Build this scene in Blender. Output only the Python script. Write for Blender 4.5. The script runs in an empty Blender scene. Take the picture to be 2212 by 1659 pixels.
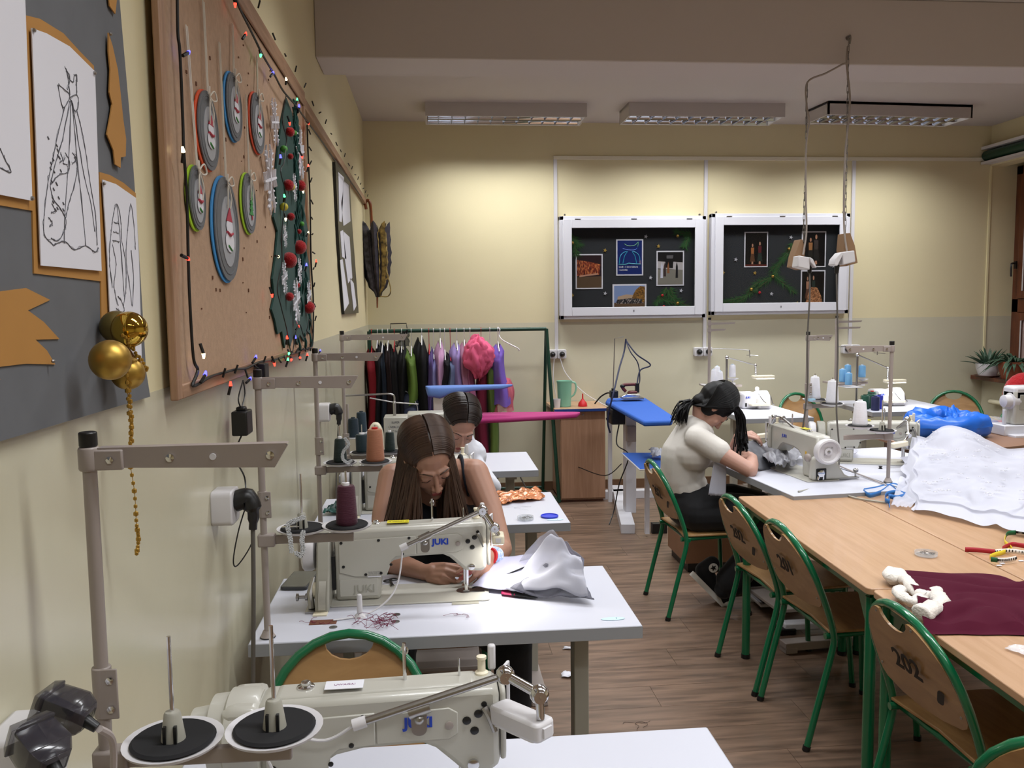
import bpy, bmesh, math, random
from mathutils import Vector as V, Matrix as Mx, Euler
PI = math.pi
random.seed(7)
sc = bpy.context.scene
col = sc.collection
# ---------------------------------------------------------------- camera
cd = bpy.data.cameras.new('camera'); cam = bpy.data.objects.new('camera', cd); col.objects.link(cam); sc.camera = cam
cd.sensor_fit = 'HORIZONTAL'; cd.sensor_width = 36; cd.lens = 1850 / 2212 * 36
cd.clip_start = .05; cd.clip_end = 100
cam.matrix_world = Mx(((0.99547, 0.02056, -0.09282, 0), (-0.09432, 0.09083, -0.99139, 0), (-0.01195, 0.99565, 0.09236, 1.66), (0, 0, 0, 1)))
# ---------------------------------------------------------------- world, exposure
w = bpy.data.worlds.new('world'); sc.world = w; w.use_nodes = True
bgn = w.node_tree.nodes['Background']; bgn.inputs[0].default_value = (.30, .33, .40, 1); bgn.inputs[1].default_value = .25
sc.view_settings.view_transform = 'Standard'; sc.view_settings.look = 'None'
sc.view_settings.gamma = 1; sc.view_settings.use_curve_mapping = False
sc.view_settings.exposure = 0.0
# ---------------------------------------------------------------- ceiling lamps: light of each louvred fixture
LAMPS = []            # (x, y, rot)
for yy in (6.95, 5.1, 3.2, 1.1, -.9):
    for k, xx in enumerate((.62, 2.2, 3.75)):
        LAMPS.append((xx, yy - (.0 if yy < 6 else .06 * k), (0, 0, math.radians(4))[k] if yy > 6 else 0))
for x, y, r in LAMPS:
    ld = bpy.data.lights.new('lamp_light', 'AREA'); ld.shape = 'RECTANGLE'; ld.size = 1.12; ld.size_y = .24
    ld.energy = 19; ld.color = (.97, .985, 1); ld.spread = math.radians(136)
    lo = bpy.data.objects.new('lamp_light', ld); col.objects.link(lo); lo.location = (x, y, 3.105); lo.rotation_euler = (0, 0, r)

# ---------------------------------------------------------------- helpers
def lin(h):
    h = h.lstrip('#'); r = []
    for i in (0, 2, 4):
        c = int(h[i:i + 2], 16) / 255; r.append(c / 12.92 if c <= .04045 else ((c + .055) / 1.055) ** 2.4)
    return (*r, 1)
def mat(name, c, rough=.5, metal=0, noise=0, nscale=8, bump=0, bscale=40, emis=0, alpha=1, trans=0, coat=0, sheen=0, c2=None, stretch=None, sss=0, spec=None):
    m = bpy.data.materials.new(name); m.use_nodes = True; nt = m.node_tree; b = nt.nodes['Principled BSDF']
    cc = lin(c); b.inputs['Base Color'].default_value = cc; b.inputs['Roughness'].default_value = rough; b.inputs['Metallic'].default_value = metal
    if spec is not None: b.inputs['Specular IOR Level'].default_value = spec
    if coat: b.inputs['Coat Weight'].default_value = coat; b.inputs['Coat Roughness'].default_value = .1
    if sheen: b.inputs['Sheen Weight'].default_value = sheen; b.inputs['Sheen Roughness'].default_value = .35
    if alpha < 1: b.inputs['Alpha'].default_value = alpha
    if trans: b.inputs['Transmission Weight'].default_value = trans
    if sss: b.inputs['Subsurface Weight'].default_value = sss; b.inputs['Subsurface Radius'].default_value = (.01, .004, .002)
    if emis: b.inputs['Emission Color'].default_value = cc; b.inputs['Emission Strength'].default_value = emis
    if noise or bump:
        tc = nt.nodes.new('ShaderNodeTexCoord'); mp = nt.nodes.new('ShaderNodeMapping'); nt.links.new(tc.outputs['Object'], mp.inputs[0])
        if stretch: mp.inputs['Scale'].default_value = stretch
    if noise:
        n = nt.nodes.new('ShaderNodeTexNoise'); n.inputs['Scale'].default_value = nscale; n.inputs['Detail'].default_value = 5
        nt.links.new(mp.outputs[0], n.inputs[0]); r = nt.nodes.new('ShaderNodeValToRGB')
        d = lin(c2) if c2 else tuple(x * (1 - noise) for x in cc[:3]) + (1,)
        r.color_ramp.elements[0].position = .3; r.color_ramp.elements[1].position = .7
        r.color_ramp.elements[0].color = d; r.color_ramp.elements[1].color = cc
        nt.links.new(n.outputs[0], r.inputs[0]); nt.links.new(r.outputs[0], b.inputs['Base Color'])
    if bump:
        n2 = nt.nodes.new('ShaderNodeTexNoise'); n2.inputs['Scale'].default_value = bscale; n2.inputs['Detail'].default_value = 4
        nt.links.new(mp.outputs[0], n2.inputs[0]); bp = nt.nodes.new('ShaderNodeBump'); bp.inputs['Strength'].default_value = bump; bp.inputs['Distance'].default_value = .01
        nt.links.new(n2.outputs[0], bp.inputs['Height']); nt.links.new(bp.outputs[0], b.inputs['Normal'])
    return m

class MB:
    def __init__(s): s.v = []; s.f = []; s.mi = []
    def add(s, vs, fs, mi=0):
        o = len(s.v); s.v += [tuple(v) for v in vs]; s.f += [tuple(i + o for i in f) for f in fs]; s.mi += [mi] * len(fs); return s
    def box(s, a, b, M=None, mi=0):
        x0, y0, z0 = a; x1, y1, z1 = b
        vs = [V(p) for p in ((x0,y0,z0),(x1,y0,z0),(x1,y1,z0),(x0,y1,z0),(x0,y0,z1),(x1,y0,z1),(x1,y1,z1),(x0,y1,z1))]
        if M: vs = [M @ v for v in vs]
        return s.add(vs, [(0,3,2,1),(4,5,6,7),(0,1,5,4),(1,2,6,5),(2,3,7,6),(3,0,4,7)], mi)
    def tube(s, pts, r, n=8, closed=False, caps=True, mi=0, flat=None):
        pts = [V(p) for p in pts]; k = len(pts); rr = r if isinstance(r, (list, tuple)) else [r] * k
        vs = []; up = None
        for i, p in enumerate(pts):
            a = pts[i - 1] if (i > 0 or closed) else p; b = pts[(i + 1) % k] if (i < k - 1 or closed) else p
            t = (b - a); t = t.normalized() if t.length > 1e-9 else V((0, 0, 1))
            if up is None: up = t.orthogonal().normalized() if flat is None else V(flat)
            if flat is not None: up = V(flat)
            u = up - t * up.dot(t)
            u = u.normalized() if u.length > 1e-6 else t.orthogonal().normalized()
            w_ = t.cross(u); up = u
            for j in range(n):
                an = 2 * PI * j / n; vs.append(p + (u * math.cos(an) + w_ * math.sin(an)) * rr[i])
        fs = []
        for i in range(k if closed else k - 1):
            i2 = (i + 1) % k
            for j in range(n): fs.append((i * n + j, i * n + (j + 1) % n, i2 * n + (j + 1) % n, i2 * n + j))
        if caps and not closed: fs += [tuple(range(n))[::-1], tuple((k - 1) * n + j for j in range(n))]
        return s.add(vs, fs, mi)
    def cyl(s, a, b, r, r2=None, n=16, mi=0): return s.tube([a, b], [r, r if r2 is None else r2], n, mi=mi)
    def lathe(s, prof, M=None, n=24, mi=0):
        vs = []; M = M or Mx()
        if isinstance(M, (tuple, list)): M = Mx.Translation(M)
        for r, z in prof:
            for j in range(n): an = 2 * PI * j / n; vs.append(M @ V((max(r, 1e-5) * math.cos(an), max(r, 1e-5) * math.sin(an), z)))
        fs = [(i * n + j, i * n + (j + 1) % n, (i + 1) * n + (j + 1) % n, (i + 1) * n + j) for i in range(len(prof) - 1) for j in range(n)]
        fs += [tuple(range(n))[::-1], tuple((len(prof) - 1) * n + j for j in range(n))]
        return s.add(vs, fs, mi)
    def sph(s, c, r, n=12, M=None, mi=0):
        if not isinstance(r, (tuple, list)): r = (r, r, r)
        vs = []; m = n // 2
        T = M or Mx()
        for i in range(m + 1):
            th = PI * i / m
            for j in range(n):
                an = 2 * PI * j / n; q = max(math.sin(th), 1e-4)
                vs.append(T @ V((c[0] + r[0] * q * math.cos(an), c[1] + r[1] * q * math.sin(an), c[2] - r[2] * math.cos(th))))
        fs = [(i * n + j, i * n + (j + 1) % n, (i + 1) * n + (j + 1) % n, (i + 1) * n + j) for i in range(m) for j in range(n)]
        return s.add(vs, fs, mi)
    def prism(s, poly, f0, f1, mi=0):      # poly 2-D, f0/f1 map (u,v) -> 3-D on the two faces
        k = len(poly); vs = [f0(*p) for p in poly] + [f1(*p) for p in poly]
        fs = [tuple(range(k))[::-1], tuple(range(k, 2 * k))] + [(i, (i + 1) % k, (i + 1) % k + k, i + k) for i in range(k)]
        return s.add(vs, fs, mi)
    def px(s, poly, x0, x1, mi=0): return s.prism(poly, lambda u, v: (x0, u, v), lambda u, v: (x1, u, v), mi)   # poly in (y,z)
    def py(s, poly, y0, y1, mi=0): return s.prism(poly, lambda u, v: (u, y1, v), lambda u, v: (u, y0, v), mi)   # poly in (x,z)
    def pz(s, poly, z0, z1, mi=0): return s.prism(poly, lambda u, v: (u, v, z0), lambda u, v: (u, v, z1), mi)   # poly in (x,y)
    def grid(s, fn, nu, nv, mi=0):
        vs = [fn(i / nu, j / nv) for i in range(nu + 1) for j in range(nv + 1)]
        fs = [(i * (nv + 1) + j, (i + 1) * (nv + 1) + j, (i + 1) * (nv + 1) + j + 1, i * (nv + 1) + j + 1) for i in range(nu) for j in range(nv)]
        return s.add(vs, fs, mi)
    def xf(s, M): s.v = [tuple(M @ V(v)) for v in s.v]; return s
    def mesh(s, name, mats, ang=.7, smooth=True):
        me = bpy.data.meshes.new(name); me.from_pydata(s.v, [], s.f); me.update()
        bm = bmesh.new(); bm.from_mesh(me); bmesh.ops.recalc_face_normals(bm, faces=bm.faces); bm.to_mesh(me); bm.free()
        for m in (mats if isinstance(mats, (list, tuple)) else [mats]): me.materials.append(m)
        if len(me.polygons) == len(s.mi) and any(s.mi): me.polygons.foreach_set('material_index', s.mi)
        if smooth:
            me.polygons.foreach_set('use_smooth', [True] * len(me.polygons)); me.set_sharp_from_angle(angle=ang)
        return me

def wm(o):           # world matrix of an object from its own and its parents' transforms
    m = Mx.LocRotScale(o.location, o.rotation_euler, o.scale)
    return wm(o.parent) @ m if o.parent else m
def tag(o, label=None, cat=None, group=None, kind=None):
    if label: o['label'] = label
    if cat: o['category'] = cat
    if group: o['group'] = group
    if kind: o['kind'] = kind
    return o
def put(name, me, parent=None, world=True, bevel=0, solid=0, label=None, sub=0):
    o = bpy.data.objects.new(name, me); col.objects.link(o)
    if parent:
        o.parent = parent
        if world: me.transform(wm(parent).inverted())
    if label: o['label'] = label
    if solid: md = o.modifiers.new('s', 'SOLIDIFY'); md.thickness = solid; md.offset = 0
    if sub: md = o.modifiers.new('u', 'SUBSURF'); md.levels = md.render_levels = sub
    if bevel: md = o.modifiers.new('b', 'BEVEL'); md.width = bevel; md.segments = 2; md.limit_method = 'ANGLE'; md.angle_limit = .6; md.harden_normals = False
    return o
def P(name, mb, m, parent, world=True, bevel=0, solid=0, label=None, ang=.7, sub=0):
    return put(name, mb.mesh(name, m, ang), parent, world, bevel, solid, label, sub)
def T(name, label, cat, loc=(0, 0, 0), rz=0, group=None):
    o = bpy.data.objects.new(name, None); col.objects.link(o); o.location = loc; o.rotation_euler = (0, 0, rz); o.empty_display_size = .05
    return tag(o, label, cat, group)
def single(name, mb, m, label, cat, group=None, bevel=0, solid=0, kind=None, ang=.7, sub=0):    # one-mesh thing, origin at its base
    xs = [v[0] for v in mb.v]; ys = [v[1] for v in mb.v]; zs = [v[2] for v in mb.v]
    c = V(((min(xs) + max(xs)) / 2, (min(ys) + max(ys)) / 2, min(zs)))
    mb.xf(Mx.Translation(-c)); o = put(name, mb.mesh(name, m, ang), None, False, bevel, solid, sub=sub); o.location = c
    return tag(o, label, cat, group, kind)
def struct(name, mb, m, parent=None, bevel=0):
    o = put(name, mb.mesh(name, m), parent, bevel=bevel); o['kind'] = 'structure'; return o
def dup(o, loc=None, rz=None, label=None, group=None, parent=None):
    kids = KIDS.get(o.name) or [c for c in bpy.data.objects if c.parent == o]; KIDS[o.name] = kids
    c = o.copy(); col.objects.link(c)
    if parent: c.parent = parent
    if loc is not None: c.location = loc
    if rz is not None: c.rotation_euler = (0, 0, rz)
    if label: c['label'] = label
    if group: c['group'] = group
    for k in kids: dup(k, parent=c)
    return c
KIDS = {}
def text(name, body, size, M, m, parent, ext=.0004, align='CENTER', label=None, world=False, bold=0):
    cu = bpy.data.curves.new(name, 'FONT'); cu.body = body; cu.size = size; cu.extrude = ext; cu.align_x = align; cu.align_y = 'CENTER'; cu.resolution_u = 3; cu.offset = bold
    o = bpy.data.objects.new('tmp', cu); col.objects.link(o)
    me = bpy.data.meshes.new_from_object(o.evaluated_get(bpy.context.evaluated_depsgraph_get())); bpy.data.objects.remove(o)
    me.transform(M); me.materials.clear(); me.materials.append(m)
    return put(name, me, parent, world, label=label)
def frame(o, xd, yd):       # matrix whose x,y axes are xd,yd (z = x cross y)
    x = V(xd).normalized(); y = V(yd).normalized(); z = x.cross(y)
    return Mx(((x.x, y.x, z.x, o[0]), (x.y, y.y, z.y, o[1]), (x.z, y.z, z.z, o[2]), (0, 0, 0, 1)))
def catmull(p, n=6, closed=False):
    p = [V(q) for q in p]; out = []; k = len(p)
    for i in range(k if closed else k - 1):
        a = p[i - 1] if (i > 0 or closed) else p[0]; b = p[i]; c = p[(i + 1) % k]; d = p[(i + 2) % k] if (i + 2 < k or closed) else p[-1]
        for j in range(n):
            t = j / n; out.append(.5 * (2 * b + (c - a) * t + (2 * a - 5 * b + 4 * c - d) * t * t + (-a + 3 * b - 3 * c + d) * t ** 3))
    if not closed: out.append(p[-1])
    return out
def arc(cx, cy, rx, ry, a0, a1, n):
    return [(cx + rx * math.cos(math.radians(a0 + (a1 - a0) * i / n)), cy + ry * math.sin(math.radians(a0 + (a1 - a0) * i / n))) for i in range(n + 1)]
def rbox(w_, h, r, n=4):
    return arc(w_/2-r, h/2-r, r, r, 0, 90, n) + arc(-w_/2+r, h/2-r, r, r, 90, 180, n) + arc(-w_/2+r, -h/2+r, r, r, 180, 270, n) + arc(w_/2-r, -h/2+r, r, r, 270, 360, n)
rnd = random.uniform

# ---------------------------------------------------------------- materials
def wood(name, c1, c2, scale, stretch, rough=.4, coat=0):
    m = bpy.data.materials.new(name); m.use_nodes = True; nt = m.node_tree; b = nt.nodes['Principled BSDF']; b.inputs['Roughness'].default_value = rough
    b.inputs['Coat Weight'].default_value = coat
    tc = nt.nodes.new('ShaderNodeTexCoord'); oi = nt.nodes.new('ShaderNodeObjectInfo'); ad = nt.nodes.new('ShaderNodeVectorMath')
    mp = nt.nodes.new('ShaderNodeMapping'); mp.inputs['Scale'].default_value = stretch
    sc_ = nt.nodes.new('ShaderNodeVectorMath'); sc_.operation = 'SCALE'; sc_.inputs[3].default_value = 13
    cb = nt.nodes.new('ShaderNodeCombineXYZ')
    nt.links.new(oi.outputs['Random'], cb.inputs[0]); nt.links.new(oi.outputs['Random'], cb.inputs[1]); nt.links.new(cb.outputs[0], sc_.inputs[0])
    nt.links.new(tc.outputs['Object'], ad.inputs[0]); nt.links.new(sc_.outputs[0], ad.inputs[1]); nt.links.new(ad.outputs[0], mp.inputs[0])
    n = nt.nodes.new('ShaderNodeTexNoise'); n.inputs['Scale'].default_value = scale; n.inputs['Detail'].default_value = 8; n.inputs['Distortion'].default_value = .6
    nt.links.new(mp.outputs[0], n.inputs[0])
    r = nt.nodes.new('ShaderNodeValToRGB'); r.color_ramp.elements[0].position = .32; r.color_ramp.elements[1].position = .66
    r.color_ramp.elements[0].color = lin(c2); r.color_ramp.elements[1].color = lin(c1)
    nt.links.new(n.outputs[0], r.inputs[0]); nt.links.new(r.outputs[0], b.inputs['Base Color'])
    return m
m_wall = mat('wall_cream', 'DACFA9', .6, noise=.04, nscale=2, bump=.05, bscale=120)
m_dado = mat('wall_dado_gloss', 'CDC8B0', .22, noise=.06, nscale=1.2, bump=.12, bscale=5)
m_ceil = mat('ceiling_white', 'C3BBB6', .8, bump=.03)
m_floor = wood('laminate_oak', '846B59', '5C4A3D', 3.0, (1, 9, 9), .38)
m_joint = mat('floor_joint', '4A382C', .7)
m_beech = wood('beech_laminate', 'BA9575', 'AE8967', 4, (14, .8, 8), .33, .15)
m_beechx = wood('beech_laminate_dark', 'A8836A', '98745B', 4, (14, 14, .8), .4)
m_ply = wood('plywood', 'A78254', '946F44', 5, (10, 1.5, 3), .38, .2)
m_plyd = wood('plywood_edge', 'A87B50', '96683E', 5, (2, 2, 20), .5)
m_pine = wood('pine_frame', 'A88469', '8B6A50', 6, (9, 9, .7), .5)
m_pineh = wood('pine_frame_level', 'A88469', '8B6A50', 6, (9, .7, 9), .5)
m_green = mat('green_enamel', '0A6B44', .22, coat=.5, noise=.15, nscale=6)
m_dgreen = mat('dark_green_enamel', '163D2E', .35)
m_white = mat('white_laminate', 'C8CAD6', .35)
m_edge = mat('grey_edge_band', '8E9094', .45)
m_cream = mat('machine_cream', 'B6B4AB', .34, coat=.2)
m_cream2 = mat('machine_cream_shade', 'A09E93', .4)
m_ivory = mat('ivory_plastic', 'E6DEC6', .4)
m_grey = mat('grey_enamel_stand', '9C928D', .38)
m_chrome = mat('chrome', 'D8D8DA', .12, 1)
m_steel = mat('steel', 'A8A6A4', .3, 1)
m_black = mat('black_plastic', '101012', .4)
m_foam = mat('black_foam_pad', '17171A', .95)
m_smoke = mat('smoky_clear_plastic', '3A3840', .15, alpha=.55, coat=.4)
m_wplast = mat('white_plastic', 'CFCDD0', .35)
m_blue = mat('logo_blue', '1B3FB0', .4)
m_glass = mat('clear_glass', 'FFFFFF', .02, alpha=.10)
m_paper = mat('white_paper', 'DCDCE4', .8)
m_ink = mat('pencil_grey', '5C5C62', .9)
m_greypaper = mat('grey_card', '66686C', .9, noise=.1, nscale=14)
m_kraft = mat('golden_kraft_card', 'B17F3E', .75, noise=.05, nscale=10)
m_cork = mat('cork_board', 'B4957A', .9, noise=.14, nscale=60, bump=.1, bscale=200)
m_red = mat('red', 'B5121C', .6)
m_blackcloth = mat('black_cloth', '0C0D12', .85, sheen=.2)
def tint(m, c):
    return mat('cloth_' + c, c, .8, sheen=.3)

# ---------------------------------------------------------------- room
YB = 7.5; XL = -.54; XR = 5.1; ZC = 3.22; YF = -3.2
def wall_mb(f, a0, a1, z0, z1): pass
b = MB().box((XL-.15, YF-.15, 1.5), (XL, YB+.15, ZC+.1)); wl = struct('wall_left', b, m_wall)
struct('wall_dado', MB().box((XL-.15, YF-.15, 0), (XL+.001, YB+.15, 1.5)), m_dado, wl)
b = MB().box((XL, YB, 1.5), (XR+.45, YB+.15, ZC+.1)); wb = struct('wall_back', b, m_wall)
struct('wall_dado', MB().box((XL+.001, YB-.001, 0), (XR+.45, YB+.15, 1.5)), m_dado, wb)
WZ0, WZ1 = .93, 2.86
b = MB().box((XR, YF, WZ1), (XR+.15, YB, ZC+.1)).box((XR, YF, 1.5), (XR+.3, 3.9, WZ1)); wr = struct('wall_right', b, m_wall)
struct('wall_dado', MB().box((XR-.001, YF, 0), (XR+.12, YB-.001, WZ0)).box((XR-.001, YF, WZ0), (XR+.3, 3.9, 1.5)), m_dado, wr)
struct('wall_front', MB().box((XL, YF-.15, 0), (XR, YF, ZC+.1)), m_wall)
struct('ceiling', MB().box((XL-.15, YF-.15, ZC), (XR+.45, YB+.15, ZC+.15)), m_ceil)
struct('trim_1', MB().box((XL, 4.42, 2.885), (XR, 4.75, ZC)), m_ceil, bevel=.006)       # ceiling beam
fl = struct('floor', MB().box((XL, YF, -.08), (XR+.12, YB, -.006)), m_joint)
# laminate planks, running along x
pme = None
row = 0; y = 1.6
PW, PLN = .192, 1.285
mbp = MB().box((0, 0, -.006), (PLN-.0015, PW-.0015, 0)); pme = mbp.mesh('plank', m_floor)
while y < YB:
    x = XL + .004 - ((row * .43) % 1) * PLN
    while x < XR:
        x0 = max(x, XL + .002); x1 = min(x + PLN, XR)
        o = bpy.data.objects.new('plank', pme); col.objects.link(o); o.parent = fl; o.location = (x0, y, 0); o.scale = ((x1-x0)/PLN, min(1, (YB-y)/PW), 1)
        x += PLN
    y += PW; row += 1
struct('floor_near', MB().box((XL, YF, -.006), (XR, 1.6, 0)), m_floor, fl)
struct('baseboard_back', MB().box((XL, YB-.015, 0), (XR, YB, .08)), mat('brown_skirting', '6B4F38', .5))
struct('baseboard_left', MB().box((XL, 0, 0), (XL+.013, YB-.02, .08)), bpy.data.materials['brown_skirting'])
# corner bead and pipe of the window wall
struct('trim_2', MB().box((XR-.006, YB-.012, .96), (XR+.012, YB, 2.86)), mat('bead_cream', 'E9DFB4', .4))
# window beside the back wall: dark brown frames, pinkish evening tone painted into opaque panes
m_brown = wood('brown_window_wood', '6E3B22', '54291A', 5, (4, 4, 1), .3, .3)
win = T('window_1', None, None, (XR+.28, 5.7, WZ0)); win['kind'] = 'structure'
X0, X1 = XR+.26, XR+.33
wf = MB().box((X0, 3.9, WZ0), (X1, YB, WZ0+.08)).box((X0, 3.9, WZ1-.08), (X1, YB, WZ1)).box((X0, YB-.09, WZ0), (X1, YB, WZ1)).box((X0, 3.9, WZ0), (X1, 3.99, WZ1))
wf.box((X0, 5.65, WZ0), (X1, 5.77, WZ1)).box((X0, 3.9, 1.53), (X1, YB, 1.66))
P('window_frame', wf, m_brown, win, bevel=.006)
sa = MB()
for a, c in ((5.77, YB-.09), (3.99, 5.65)):
    for z0, z1 in ((WZ0+.08, 1.53), (1.66, WZ1-.08)):
        t = .07
        sb = MB().box((X0-.02, a, z0), (X0+.03, a+t, z1)).box((X0-.02, c-t, z0), (X0+.03, c, z1)).box((X0-.02, a+t, z0), (X0+.03, c-t, z0+t)).box((X0-.02, a+t, z1-t), (X0+.03, c-t, z1))
        s_ = P('sash', sb, m_brown, win, bevel=.005)
        P('pane', MB().box((X0+.0, a+t, z0+t), (X0+.006, c-t, z1-t)), mat('evening_glass', 'B9A09A', .08, noise=.12, nscale=2, spec=.5), s_)
        P('seal', MB().box((X0-.024, c-t-.012, z0+t), (X0-.018, c-t, z1-t)), m_wplast, s_)
hb = MB().box((X0-.035, 7.415, 1.93), (X0-.02, 7.44, 2.0)); hb.tube(catmull([(X0-.035, 7.427, 1.98), (X0-.06, 7.43, 1.98), (X0-.075, 7.42, 1.96), (X0-.08, 7.41, 1.86)], 4), .008)
P('window_handle', hb, m_black, win)
struct('wall_outer', MB().box((XR+.34, 3.9, 0), (XR+.45, YB, ZC)), m_wall, wr)
struct('sill_wall', MB().box((XR+.12, 3.9, 0), (XR+.34, YB, WZ0-.03)), m_wall, wr)
sl = MB().box((XR-.12, 3.8, WZ0-.01), (XR+.26, YB-.005, WZ0+.03)); struct('trim_3', sl, m_brown, bevel=.006)
# curtain rail box in green between white boards
pb = T('curtain_rail', 'long white pelmet board with dark green round rail above the window', 'curtain rail', (XR-.02, 6.0, 2.9))
P('board', MB().box((XR-.10, 3.9, 3.005), (XR, YB-.01, 3.03)).box((XR-.10, 3.9, 2.875), (XR, YB-.01, 2.895)), m_wplast, pb)
P('rail', MB().cyl((XR-.055, 3.95, 2.95), (XR-.055, YB-.02, 2.95), .045, n=16), m_dgreen, pb)
hp = MB().tube([(XR-.05, 4.2, .73), (XR-.05, 7.3, .73)], .022, 10)
tag(single('heating_pipe', hp, mat('pipe_cream', 'E4DDC0', .4), 'cream heating pipe running along the wall under the window sill', 'pipe'))
# cable trunking on the back wall
def trunk(a, b, w_=.03): return MB().box((min(a[0], b[0])-w_/2, YB-.018, min(a[1], b[1])-w_/2), (max(a[0], b[0])+w_/2, YB-.001, max(a[1], b[1])+w_/2))
struct('trim_4', trunk((1.1, 2.92), (5.02, 2.92)), mat('trunking_cream','E2DCC8',.4))
struct('trim_5', trunk((1.1, 1.27), (1.1, 2.89)), m_wplast)
struct('trim_6', trunk((2.44, 1.27), (2.44, 2.89)), m_wplast)
struct('trim_7', trunk((3.80, 1.27), (3.80, 2.89)), m_wplast)
# wooden picture rail along the left wall
struct('trim_8', MB().box((XL, 2.2, 2.50), (XL+.028, 7.35, 2.545)), m_pineh, bevel=.003)

# ---------------------------------------------------------------- louvred ceiling lamps
m_lampbody = mat('lamp_body_grey', 'B9B2AE', .5)
m_tube = mat('lamp_tube', 'FFFFFF', .3, emis=3.0)
m_refl = mat('louvre_mirror', 'C8CCD2', .08, 1)
def ceiling_lamp(label):
    t = T('ceiling_lamp', label, 'ceiling lamp', (0, 0, 3.22), 0, None)
    L_, W_, H_ = 1.26, .34, .105
    s = MB().box((-L_/2, -W_/2, -H_), (-L_/2+.015, W_/2, 0)).box((L_/2-.015, -W_/2, -H_), (L_/2, W_/2, 0)).box((-L_/2, -W_/2, -H_), (L_/2, -W_/2+.015, 0)).box((-L_/2, W_/2-.015, -H_), (L_/2, W_/2, 0)).box((-L_/2, -W_/2, -.02), (L_/2, W_/2, 0))
    P('housing', s, m_lampbody, t, False)
    lv = MB()
    for k in range(1, 12):
        x = -L_/2 + k * L_/12
        lv.add([(x-.008, -W_/2+.015, -H_+.03), (x, -W_/2+.015, -H_-.002), (x+.008, -W_/2+.015, -H_+.03), (x-.008, W_/2-.015, -H_+.03), (x, W_/2-.015, -H_-.002), (x+.008, W_/2-.015, -H_+.03)], [(0,1,4,3),(1,2,5,4),(0,3,5,2)])
    P('louvre', lv, m_refl, t, False)
    rf = MB()
    for y0, y1 in ((-W_/2+.016, -.006), (.006, W_/2-.016)):
        for sgn, a in ((1, y0), (-1, y1)):
            rf.grid(lambda u, v: (-L_/2+.02 + u*(L_-.04), a + sgn*.045*(v**1.6), -H_+.004 + .07*v), 1, 5)
        rf.grid(lambda u, v: (-L_/2+.02 + u*(L_-.04), y0+.04+(y1-y0-.08)*v, -.03), 1, 1)
    P('reflector', rf, m_refl, t, False)
    for yy in (-.085, .085): P('tube', MB().cyl((-L_/2+.04, yy, -.05), (L_/2-.04, yy, -.05), .013, n=10), m_tube, t, False)
    return t
cl = None
NM = {0: 'left', 1: 'middle', 2: 'right'}
for i, (x, y, r) in enumerate(LAMPS):
    if y < 6: continue
    lab = ['left louvred ceiling lamp of the back row, above the clothes rack', 'middle louvred ceiling lamp of the back row, above the two display cases', 'right louvred ceiling lamp of the back row, slightly askew, nearest the window'][i % 3]
    if cl is None: cl = ceiling_lamp(lab); cl.location = (x, y, 3.22); cl.rotation_euler = (0, 0, r); cl['group'] = 'louvred ceiling lamps'
    else: dup(cl, (x, y, 3.22), r, lab, 'louvred ceiling lamps')
for x, y, r in LAMPS:
    if y < 6: dup(cl, (x, y, 3.22), r, 'louvred ceiling lamp of a nearer row behind the ceiling beam', 'louvred ceiling lamps of the nearer rows')

# ---------------------------------------------------------------- wall sockets
def schuko(loc, rz, label, n=1, plugs=()):     # local: wall behind at +y, face to -y
    t = T('wall_socket', label, 'socket', loc, rz)
    w_ = .08
    for k in range(n):
        x = (k - (n-1)/2) * (w_+.004)
        P('housing', MB().py([(p[0]+x, p[1]) for p in rbox(w_, w_, .012)], -.05, 0), m_wplast, t, False, bevel=.004)
        P('insert', MB().lathe([(.022, 0), (.022, .004), (.018, .004), (.017, -.003)], frame((x, -.05, 0), (1, 0, 0), (0, 0, 1)), 16), m_black if k in plugs else m_wplast, t, False)
        if k in plugs:
            pb_ = MB().lathe([(.021, 0), (.024, .006), (.023, .03), (.013, .045), (.006, .05)], frame((x, -.05, 0), (1, 0, 0), (0, 0, 1)), 14)
            P('plug', pb_, m_black, t, False, label='black plug')
    return t
schuko((1.1, YB, 1.22), 0, 'double white wall socket with black plugs behind the green rack post', 2, (0, 1))
schuko((2.42, YB, 1.22), 0, 'double white wall socket with black plugs left of the serger stand', 2, (0, 1))
schuko((3.80, YB, 1.22), 0, 'double white wall socket with black plugs under the right display case', 2, (0, 1))

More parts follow.
